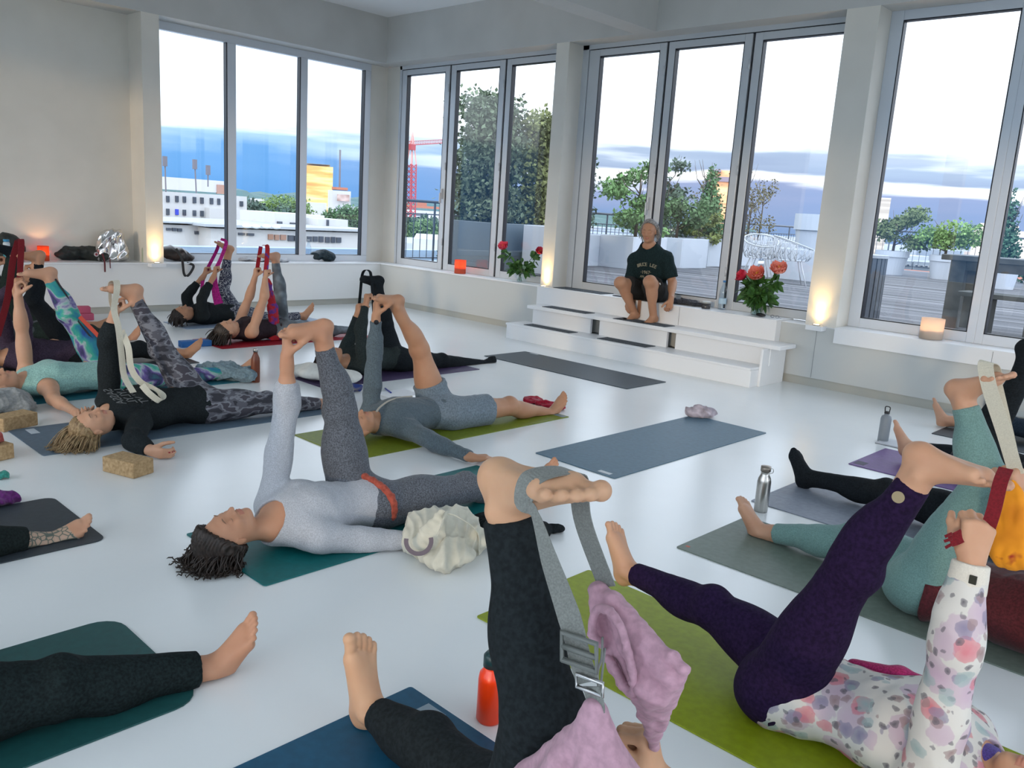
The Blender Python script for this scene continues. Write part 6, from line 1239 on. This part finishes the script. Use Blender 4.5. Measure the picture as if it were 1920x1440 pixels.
block('blue foam block beyond the bare foot on the left', (-7.92, 3.80), 1.5, L=.3, w_=.1, h=.06, m=mat('blue_foam', (.02, .12, .35), .8))
GRYC = fabric('grey_towel', (.25, .26, .26), .2, 60)
crumple('grey towel lying at the left edge behind the cork block', 'towel', [(-6.111,1.590,0.000)[:2], (-6.137,1.661,0.000)[:2], (-6.042,1.703,0.000)[:2]], [.15, .14, .10], GRYC)
crumple('purple cloth at the left edge above the charcoal mat', 'cloth', [(-4.276,1.085,0.000)[:2], (-4.294,1.121,0.000)[:2], (-4.299,1.152,0.000)[:2]], [.06, .055, .03], fabric('purple_cloth', (.12, .02, .14), .3, 60))
crumple('small teal thing at the left edge', 'cloth', [(-4.683,1.193,0.000)[:2], (-4.667,1.215,0.000)[:2]], [.035, .03], fabric('teal_cloth', (.04, .25, .2), .3))
crumple('blue-grey cloth draped behind the camouflage knee', 'cloth', [(-6.404,3.200,0.000)[:2], (-6.344,3.309,0.000)[:2], (-6.199,3.397,0.000)[:2]], [.13, .14, .11], fabric('blue_grey_cloth', (.15, .22, .26), .2, 60), fl=.55)
crumple('pale pink and grey towel on the far end of the long empty mat', 'towel', [(-3.397,5.706,0.000)[:2], (-3.328,5.753,0.000)[:2], (-3.313,5.841,0.000)[:2]], [.065, .075, .055], fabric('pink_grey_towel', (.42, .37, .42), .35, 14), z=.006, fl=.6)
crumple('red cloth behind the heel of the person in grey shorts', 'cloth', [(-4.435,4.960,0.000)[:2], (-4.269,4.950,0.000)[:2], (-4.149,4.942,0.000)[:2]], [.09, .09, .07], fabric('red_cloth', (.35, .008, .03), .3, 60), fl=.22)
crumple('black garment lying on the floor beyond the tote bag', 'garment', [(-2.624,2.704,0.000)[:2], (-2.516,2.738,0.000)[:2], (-2.486,2.854,0.000)[:2], (-2.438,2.973,0.000)[:2]], [.10, .13, .09, .035], BLK2, fl=.45, wr=(.012, 55, 3))
def cushion(lab, pts, rs, m, z=0, **k): return crumple(lab, 'cushion', pts, rs, m, z, cat='cushion', **k)
cushion('white cushion under the head of the person all in black', [(-6.12, 3.92), (-6.0, 3.92), (-5.84, 3.98), (-5.74, 4.08)], [.14, .16, .16, .13], fabric('white_cushion', (.66, .66, .62), .05, 30), z=.006, fl=.42, wr=(.008, 22, 3))
crumple('dark blue strap bundled beside the white cushion', 'strap_bundle', [(-5.493,3.908,0.000)[:2], (-5.439,3.963,0.000)[:2]], [.05, .045], noisemat('blue_grey_strap', [(.4, (.02, .04, .18)), (.6, (.16, .14, .12))], 16, 2, .8), z=.006, fl=.6, cat='strap')
# tote bag
TOTE = fabric('natural_cotton', (.56, .54, .45), .06, 25)
tb = crumple('cream canvas tote bag with a grey printed ring, beside the teal mat', 'tote_bag', [(-2.623,2.276,0.000)[:2], (-2.641,2.368,0.000)[:2], (-2.643,2.466,0.000)[:2], (-2.524,2.471,0.000)[:2], (-2.453,2.311,0.000)[:2], (-2.471,2.236,0.000)[:2]], [.11, .15, .14, .11, .10, .09], TOTE, fl=.62, cat='bag', wr=(.022, 34, 8), h=.005)
obj('handle', MB().ribbon(smooth_path([Q((-2.404,2.172,0.200)), Q((-2.464,2.269,0.240)), Q((-2.416,2.318,0.220)), Q((-2.450,2.441,0.120)), Q((-2.427,2.435,0.030))]), V3(.6, -.5, .3), .035, .003), TOTE, tb)
obj('neck_fold', (lambda b: (b.cone(Q((-2.520,2.231,0.100)), Q((-2.501,2.272,0.240)), .080, .016, .03, (nrm(V3(.7, -.7, 0)), .5)), b.mesh(.006, None, None, 1, crease=(.012, 60, 3)))[1])(SDF()), TOTE, tb, smooth=True)
cr = Q((-2.522,2.167,0.130)); nn = nrm(V3(.75, -.55, .35)); x_, y_ = perp(nn); ring = MB()
ring.ribbon([cr+nn*.030+x_*.052*math.cos(a)+y_*.052*math.sin(a) for a in [i*math.pi*1.15/20-.2 for i in range(21)]], [nrm(x_*math.cos(a)+y_*math.sin(a)) for a in [i*math.pi*1.15/20-.2 for i in range(21)]], .018, .006)
obj('printed_ring', ring, mat('ring_grey', (.14, .11, .13), .8), tb)

# bottles
def bottle(lab, c, prof, m, cap=None, capm=None, loop=None, group='drinking bottles'):
    t = thing('bottle', lab, 'bottle', c, group); obj('body', MB().lathe(prof, c, 32), m, t, smooth=True)
    if cap: obj('cap', MB().lathe(cap, c, 24), capm, t, smooth=True)
    if loop: obj('loop', MB().tube(smooth_path([V3(*c)+V3(a, 0, z) for a, z in loop]), .004, 7), capm, t, smooth=True)
    return t
STEEL = mat('brushed_steel', (.50, .49, .47), .28, 1.); BPL = mat('black_plastic', (.02, .02, .02), .4)
b_ = bottle('brown bottle with a silver cap standing behind the camouflage legs', (-6.161,3.467,0.000), [(0, 0), (.034, 0), (.036, .01), (.036, .17), (.033, .20), (.018, .235), (.016, .25), (0, .25)], noisemat('wood_look_bottle', [(.3, (.12, .03, .015)), (.7, (.22, .07, .035))], 4, 3, .35, stretch=(6, 6, .6)), [(.0, .25), (.019, .25), (.019, .28), (.0, .283)], STEEL)
ORG = mat('orange_frosted', (.85, .045, .002), .3, spec=.6)
bottle('translucent orange bottle behind the black trouser leg', (-1.565, 1.655, 0), [(0, 0), (.035, 0), (.040, .008), (.040, .135), (.037, .155), (.026, .170), (.024, .178), (0, .178)], ORG, [(0, .178), (.028, .178), (.028, .212), (.020, .222), (0, .222)], mat('bottle_cap_green', (.01, .04, .045), .4))
t = bottle('steel bottle with a loop cap on the floor by the grey-green mat', (-1.965,4.108,0.000), [(0, 0), (.034, 0), (.0365, .006), (.0365, .165), (.033, .185), (.024, .205), (.024, .225), (0, .225)], STEEL, [(0, .226), (.027, .226), (.027, .252), (0, .254)], mat('cap_steel', (.3, .26, .22), .35, .8), None)
obj('wire_loop', MB().tube(smooth_path([V3(-1.96, 4.09, .222)+V3(.024*0+a, b*.0, c) for a, b, c in ((.025, 0, 0), (.045, 0, .01), (.045, 0, .03), (.028, 0, .03))]), .002, 6), STEEL, t, smooth=True)
bottle('tall grey bottle with a black carrying loop, far right floor', (-2.143,6.328,0.000), [(0, 0), (.036, 0), (.038, .006), (.038, .175), (.033, .195), (.017, .205), (.017, .215), (0, .215)], mat('grey_matt_bottle', (.22, .25, .28), .45), [(0, .215), (.019, .215), (.019, .232), (0, .233)], BPL, [(-.016, .232), (-.017, .262), (0, .268), (.017, .262), (.016, .232)])
PETM = glassmat('clear_plastic', (.86, .92, .97), 1.6, .05); PBL = mat('blue_cap', (.01, .04, .40), .4)
pet = [(0, 0), (.032, 0), (.034, .01), (.034, .12), (.032, .14), (.034, .16), (.013, .205), (.013, .215), (0, .215)]
bottle('small clear water bottle with a dark blue cap on the purple mat', (-1.475,5.686,0.006), pet, PETM, [(0, .215), (.016, .215), (.016, .232), (0, .232)], PBL)
LBL = mat('paper_label', (.45, .62, .75), .6)
petl = [(0, 0), (.038, 0), (.040, .01), (.040, .17), (.038, .20), (.014, .275), (.013, .29), (0, .29)]
t = bottle('tall clear water bottle with a light blue label beside the teacher', (-4.62, 8.12, .612), petl, PETM, [(0, .29), (.016, .29), (.016, .31), (0, .31)], mat('pale_blue_cap', (.06, .22, .50), .4)); obj('label', MB().lathe([(.041, .06), (.0412, .06), (.0412, .12), (.041, .12)], (-4.62, 8.12, .612), 24), LBL, t)
t = bottle('clear water bottle on the left window ledge beside the dark bag', (-10.754,6.899,0.610), petl, PETM, [(0, .29), (.016, .29), (.016, .31), (0, .31)], mat('white_cap', (.7, .7, .7), .4)); obj('label', MB().lathe([(.041, .03), (.0412, .03), (.0412, .08), (.041, .08)], (-10.754,6.899,0.610), 24), LBL, t)
bottle('small clear bottle on the ledge left of the lit column', (-10.521,4.412,0.610), [(0, 0), (.028, 0), (.030, .01), (.030, .15), (.012, .21), (.012, .23), (0, .23)], glassmat('greenish_plastic', (.80, .88, .78), 1.6, .05), [(0, .23), (.014, .23), (.014, .245), (0, .245)], BPL)
t = bottle('blue and white bottle on the ledge at the far left edge', (-10.421,2.873,0.610), [(0, 0), (.032, 0), (.034, .01), (.034, .21), (.025, .225), (0, .225)], mat('bottle_white', (.55, .62, .66), .4), [(0, .225), (.030, .225), (.030, .25), (0, .25)], mat('cyan_cap', (.03, .25, .45), .4)); obj('label', MB().lathe([(.035, .01), (.0352, .01), (.0352, .14), (.035, .14)], (-10.421,2.873,0.610), 24), mat('teal_label', (.02, .25, .30), .5), t)

# candles
def candle(lab, c, r, h, col, en, lc):
    t = thing('candle_holder', lab, 'candle', c, 'candles on the ledges')
    obj('glass', MB().lathe([(r*.2, .002), (r*.98, .002), (r, .006), (r, h), (r*.94, h), (r*.93, .012), (r*.2, .012)], c, 32), glowglass('candle_glass_'+str(int(c[0]*10)), col), t, smooth=True)
    obj('wax', MB().lathe([(0, .013), (r*.88, .013), (r*.88, h*.42), (0, h*.42)], c, 24), mat('candle_wax', (.75, .70, .62), .6), t)
    obj('wick', MB().tube([V3(*c)+V3(0, 0, h*.42), V3(*c)+V3(0, 0, h*.52)], .0015, 5), BPL, t)
    obj('flame', MB().lathe([(0, h*.50), (.006, h*.56), (.008, h*.62), (.004, h*.74), (0, h*.82)], c, 12), mat('flame', (1, .8, .4), .5, emit=(1, .60, .22), es=90), t, smooth=True)
    l = bpy.data.lights.new('candle_light', 'POINT'); l.energy = en; l.color = lc; l.shadow_soft_size = .012; lo = bpy.data.objects.new('candle_light', l); COL.objects.link(lo); lo.parent = t; lo.matrix_parent_inverse = Matrix.Translation(-t.location); lo.location = V3(*c)+V3(0, 0, h*.68)
candle('coral glass candle on the ledge under the first door leaves', ((-8.699,8.030,0.564)[0], 8.03, .61), .080, .19, (.85, .25, .15), 1.6, (1, .50, .22))
candle('frosted white candle glass on the ledge of the right-hand window', ((-2.461,8.070,0.635)[0], 8.07, .615), .098, .185, (.80, .74, .68), 1.3, (1, .50, .25))
candle('orange candle glass on the ledge far left behind the raised foot', (-10.641,3.307,0.610), .06, .17, (.85, .22, .10), 1.6, (1, .48, .2))

# vases with peonies
GST = mat('stem_green', (.05, .13, .03), .6); GLF = noisemat('leaf_green', [(.3, (.02, .07, .015)), (.7, (.07, .19, .04))], 20, 2, .5)
def peony(t, c, r, col, ctr, seed, nrmv=(0, 0, 1)):
    R = np.random.default_rng(seed); n_ = nrm(nrmv); x, y = perp(n_); mb = MB(); c = V3(*c)
    for ring_, (k, tilt, ln) in enumerate(((9, 1.25, 1.), (9, .95, .95), (8, .6, .8), (6, .3, .6))):
        for i in range(k):
            a = 2*math.pi*(i+.5*ring_)/k+R.normal()*.12; o_ = x*math.cos(a)+y*math.sin(a); s_ = np.cross(n_, o_); L_ = r*ln*R.uniform(.85, 1.1); tl = tilt+R.normal()*.1; vs = []; nu, nv_ = 5, 5
            for u in range(nu):
                fu = u/(nu-1); ang = tl*(1-.35*fu)
                for v_ in range(nv_):
                    fv = v_/(nv_-1)*2-1; wdt = r*.42*math.sin(math.pi*min(.92, .18+fu*.75)); vs.append(c+o_*math.sin(ang)*L_*fu+n_*(math.cos(ang)*L_*fu+.12*r*fv*fv)+s_*fv*wdt+n_*R.normal()*r*.02*(fu > .9))
            mb.add(vs, [(u*nv_+v_, u*nv_+v_+1, (u+1)*nv_+v_+1, (u+1)*nv_+v_) for u in range(nu-1) for v_ in range(nv_-1)])
    o = tag_part(obj('bloom', mb, mat('petal_%d' % int(col[1]*1e4), col, .6), t, smooth=True))
    st_ = MB()
    for i in range(22): a = R.uniform(0, 6.3); q = R.uniform(0, .22)*r; p = c+x*q*math.cos(a)+y*q*math.sin(a)+n_*r*.25; st_.tube([p, p+n_*r*.35+R.normal(size=3)*r*.04], r*.03, 4)
    obj('stamens', st_, mat('stamen', ctr, .7), o)
def tag_part(o): return o
def leaves(mb, p, d, n, L, R):
    for i in range(n):
        dd = nrm(nrm(d)+R.normal(size=3)*.75+V3(0, 0, -.35)); x, y = perp(dd); a = R.uniform(0, 6.3); s_ = x*math.cos(a)+y*math.sin(a); l = L*R.uniform(.6, 1.2); w_ = l*.22; nn_ = np.cross(dd, s_); q = p+R.normal(size=3)*.02; e = V3(0, 0, -1)*l*.25
        mb.add([q, q+dd*l*.35+s_*w_, q+dd*l*.75+s_*w_*.8+e*.5, q+dd*l+e, q+dd*l*.75-s_*w_*.8+e*.5, q+dd*l*.35-s_*w_, q+dd*l*.5+e*.3+nn_*w_*.3], [(0, 1, 6), (1, 2, 6), (2, 3, 6), (3, 4, 6), (4, 5, 6), (5, 0, 6)])
def vase(lab, c, prof, blooms, nl, L, seed, cat='vase'):
    t = thing('flower_vase', lab, 'vase', c, 'vases with peonies'); c = V3(*c); R = np.random.default_rng(seed); h = prof[-1][1]
    obj('glass', MB().lathe(prof, c, 32), glassmat('vase_glass', (.90, .95, .96), 2.2, .02), t, smooth=True)
    obj('water', MB().lathe([(0, .01), (prof[1][0]*.86, .01), (prof[1][0]*.86, h*.45), (0, h*.45)], c, 24), glassmat('vase_water', (.82, .92, .90), .6), t)
    st_ = MB(); lf = MB()
    for p, r, col, ctr, nv in blooms:
        p = V3(*p); m_ = c+V3(0, 0, h*1.02)+(p-c)*V3(.12, .12, 0); st_.tube(smooth_path([c+V3(-(p-c)[0]*.12, -(p-c)[1]*.12, .015), m_, (m_+p)/2+V3(0, 0, .03), p], 5), .0035, 6)
        peony(t, p, r, col, ctr, seed+int(r*1e4), nv); leaves(lf, (m_+p*2)/3, p-m_, nl//3, L, R)
    for i in range(nl): a = R.uniform(0, 6.3); q = c+V3(math.cos(a)*.07*R.uniform(.2, 1.5), math.sin(a)*.07, h*R.uniform(1.0, 1.45)); leaves(lf, q, q-c-V3(0, 0, h*.8), 2, L, R)
    for i in range(6): a = i*1.05; st_.tube([c+V3(0, 0, .015), c+V3(math.cos(a)*.02, math.sin(a)*.02, h), c+V3(math.cos(a)*.08, math.sin(a)*.08, h*1.45)], .003, 5)
    obj('stems', st_, GST, t, smooth=True); obj('leaves', lf, GLF, t)
SAL = (.85, .26, .20); CER = (.62, .02, .06); YL = (.75, .40, .05)
vc = V3(-4.17, 8.05, .612); up_ = lambda a, b, c_: nrm(V3(a, b, c_))
vase('vase of pink and salmon peonies standing on the platform', tuple(vc), [(0, 0), (.050, 0), (.056, .01), (.056, .15), (.052, .155), (.050, .15), (.050, .015), (0, .012), (0, .155)][:4]+[(.056, .16)],
     [((-4.178,8.000,1.000), .125, SAL, YL, up_(.1, -.75, .65)), ((-3.962,8.020,1.064), .125, (.85, .30, .24), YL, up_(.15, -.55, .8)), ((-4.347,8.050,0.972), .10, CER, (.5, .1, .05), up_(-.5, -.6, .6))], 80, .13, 5)
vase('smaller vase with two cerise peonies on the ledge beside the lit middle column', ((-7.567,8.050,0.605)[0], 8.05, .61), [(0, 0), (.030, 0), (.045, .02), (.05, .05), (.035, .09), (.03, .12), (.042, .145)],
     [((-7.886,8.050,1.010), .10, (.80, .08, .14), (.55, .15, .05), up_(.1, -.6, .8)), ((-7.228,8.020,1.012), .08, (.78, .07, .12), (.55, .15, .05), up_(.6, -.4, .6))], 50, .13, 9)

# things beside the teacher
crumple('dark grey sweater lying beside the teacher', 'sweater', [(-5.17, 8.02), (-5.07, 8.06), (-4.95, 8.05), (-4.86, 8.08)], [.075, .08, .075, .05], fabric('anthracite_knit', (.04, .045, .06), .4, 60), z=.612, fl=.42)
t = thing('jar', 'dark lidded jar between the sweater and the water bottle', 'jar', (-4.73, 7.98, .612)); obj('glass_body', MB().lathe([(0, 0), (.045, 0), (.048, .008), (.048, .055), (0, .055)], (-4.73, 7.98, .612), 28), mat('jar_dark', (.05, .05, .055), .2), t, smooth=True); obj('lid', MB().lathe([(0, .056), (.050, .056), (.050, .075), (0, .077)], (-4.73, 7.98, .612), 28), mat('jar_lid', (.45, .46, .44), .35, .6), t, smooth=True)
t = thing('glasses_case', 'small black case lying in front of the big vase', 'case', (-4.07, 7.95, .612)); obj('shell', (lambda b: (b.ell(V3(-4.07, 7.95, .63), (V3(1, 0, 0), V3(0, 1, 0), V3(0, 0, 1)), (.055, .03, .018), .01), b.mesh(.004, .613, None, 1))[1])(SDF()), mat('case_black', (.012, .012, .014), .3), t, smooth=True)
t = thing('eyeglasses', 'small pair of glasses lying right of the black case', 'glasses', (-3.93, 7.98, .612)); g_ = MB()
for s_ in (-1, 1): g_.tube([V3(-3.93+s_*.027+.018*math.cos(a), 7.98, .628+.014*math.sin(a)) for a in [i*.55 for i in range(13)]], .0018, 5)
obj('rims', g_, mat('glasses_blue', (.03, .05, .10), .3), t); obj('temples', MB().tube([(-3.975, 7.98, .622), (-3.97, 8.08, .605)], .0015, 5).tube([(-3.885, 7.98, .622), (-3.89, 8.08, .605)], .0015, 5), mat('glasses_blue', (.03, .05, .1)), t)
tag(obj('phone', MB().box(-5.95, -5.80, 7.93, 8.0, .613, .622), mat('phone_black', (.008, .01, .03), .15), bevel=.003, base=(-5.87, 7.96, .613)), 'dark phone on the platform left of the teacher', 'phone')
# notes and pens
t = thing('notepad', 'white sheet of paper with a blue pen between two mats', 'paper', (*(-5.231,4.206,0.000)[:2], .001)); px, py = (-5.231,4.206,0.000)[:2]; obj('sheet', MB().box(px-.11, px+.11, py-.15, py+.15, .001, .003), mat('paper', (.75, .77, .8), .8), t)
tag(obj('pen', MB().tube([(-5.408,4.218,0.009), (-5.256,4.161,0.009)], .006, 8), mat('pen_blue', (.01, .03, .30), .3), base=(-5.408,4.218,0.009)), 'blue pen lying on the white sheet of paper', 'pen')
t = thing('notebook', 'open white notebook beside the tall grey bottle', 'notebook', (*(-2.007,6.327,0.000)[:2], 0)); px, py = (-1.996,6.318,0.000)[:2]; obj('pages', MB().box(px-.16, px+.13, py-.09, py+.10, .001, .012), mat('pages', (.6, .62, .66), .8), t, bevel=.002); obj('cover', MB().box(px-.165, px+.135, py-.095, py+.105, .0, .002), mat('cover_dark', (.05, .06, .08), .6), t)
tag(obj('pen', MB().tube([(px-.02, py+.0, .019), (px+.10, py-.04, .019)], .007, 8), BPL, base=(px, py, .012)), 'black pen on the open notebook at the right', 'pen')

# bags on the left ledge
BAGB = noisemat('bag_black', [(.3, (.012, .016, .015)), (.7, (.035, .042, .04))], 12, 3, .6)
o = crumple('long black bag with a round badge on the left ledge', 'bag', [(-10.798,3.566,0.610)[:2], (-10.802,3.668,0.610)[:2], (-10.807,3.790,0.610)[:2], (-10.736,3.905,0.610)[:2], (-10.585,3.936,0.610)[:2]], [.11, .14, .15, .13, .09], BAGB, z=.61, fl=.60, cat='bag', wr=(.018, 30, 3), h=.008)
bp = Q((-10.400,3.804,0.706)); obj('round_badge', MB().lathe([(0, 0), (.026, 0), (.026, .006), (0, .007)], bp+V3(-.01, 0, 0), 20, axis=V3(1, 0, .1)), mat('badge_white', (.5, .45, .45), .5), o); obj('badge_mark', MB().lathe([(0, 0), (.014, 0), (.014, .003), (0, .003)], bp+V3(-.003, 0, 0), 16, axis=V3(1, 0, .1)), mat('badge_mark_red', (.25, .02, .03), .5), o)
obj('cord_red', MB().ribbon(smooth_path([Q((-10.370,3.859,0.715)), Q((-10.365,3.878,0.629)), Q((-10.365,3.880,0.503))]), V3(0, 1, 0), .018, .003).ribbon([Q((-10.370,3.942,0.678)), Q((-10.365,3.942,0.547))], V3(0, 1, 0), .01, .003), mat('maroon_strap', (.12, .015, .02), .7), o)
FOIL = mat('silver_foil', (.72, .70, .68), .16, 1.)
b = SDF(); c = V3(-10.60, 4.06, .62); ea = (xx, yy, V3(0, 0, 1))
for dy_ in (-.13, -.065, 0, .065, .13): b.cone(c+V3(.02, dy_, .04), c+V3(.01, dy_*.92-.01, .30+.03*math.cos(dy_*14)), .065, .05, .03)
b.cone(c+V3(.0, -.12, .33), c+V3(0, .09, .345), .03, .02, .03)
v, f = b.mesh(.007, .612, (.008, 24, 6), 0, crease=(.030, 26, 7))
tag(obj('foil_bag', (v, f), FOIL, base=(-10.6, 4.06, .61)), 'crumpled silver foil bag on the left ledge', 'bag')
LEA = noisemat('brown_leather', [(.3, (.012, .010, .010)), (.7, (.05, .025, .016))], 9, 3, .35)
o = crumple('dark brown backpack with a hanging strap right of the lit column', 'backpack', [(-10.770,4.840,0.610)[:2], (-10.691,4.902,0.610)[:2], (-10.694,4.996,0.610)[:2], (-10.697,5.076,0.610)[:2]], [.16, .14, .10, .075], LEA, z=.61, fl=.62, cat='bag', wr=(.012, 28, 3), h=.008)
obj('hanging_strap', MB().ribbon(smooth_path([Q((-10.400,4.758,0.787)), Q((-10.360,4.812,0.664)), Q((-10.360,4.837,0.477)), Q((-10.360,4.885,0.450)), Q((-10.360,4.949,0.530)), Q((-10.370,4.962,0.583)), Q((-10.400,4.893,0.608))]), V3(.3, 1, 0), .030, .004), BPL, o)
crumple('dark blue-grey bag on the right end of the left window ledge', 'bag', [(-10.758,7.029,0.610)[:2], (-10.762,7.161,0.610)[:2], (-10.671,7.202,0.610)[:2]], [.11, .13, .10], fabric('petrol_nylon', (.02, .035, .045), .4, 30, .5), z=.61, fl=.66, cat='bag', wr=(.010, 35, 3), h=.008)
crumple('white cloth lying on the ledge behind the raised feet', 'cloth', [(-10.722,5.878,0.610)[:2], (-10.640,6.033,0.610)[:2], (-10.557,6.191,0.610)[:2], (-10.561,6.360,0.610)[:2]], [.13, .13, .13, .10], fabric('white_cloth', (.5, .52, .56), .08, 30), z=.61, fl=.22, h=.008)
crumple('black hat or bag on the ledge at the far left', 'bag', [(-10.629,2.921,0.610)[:2], (-10.631,3.007,0.610)[:2]], [.14, .12], BAGB, z=.61, fl=1.15, cat='bag', wr=(.012, 30, 3), h=.009)
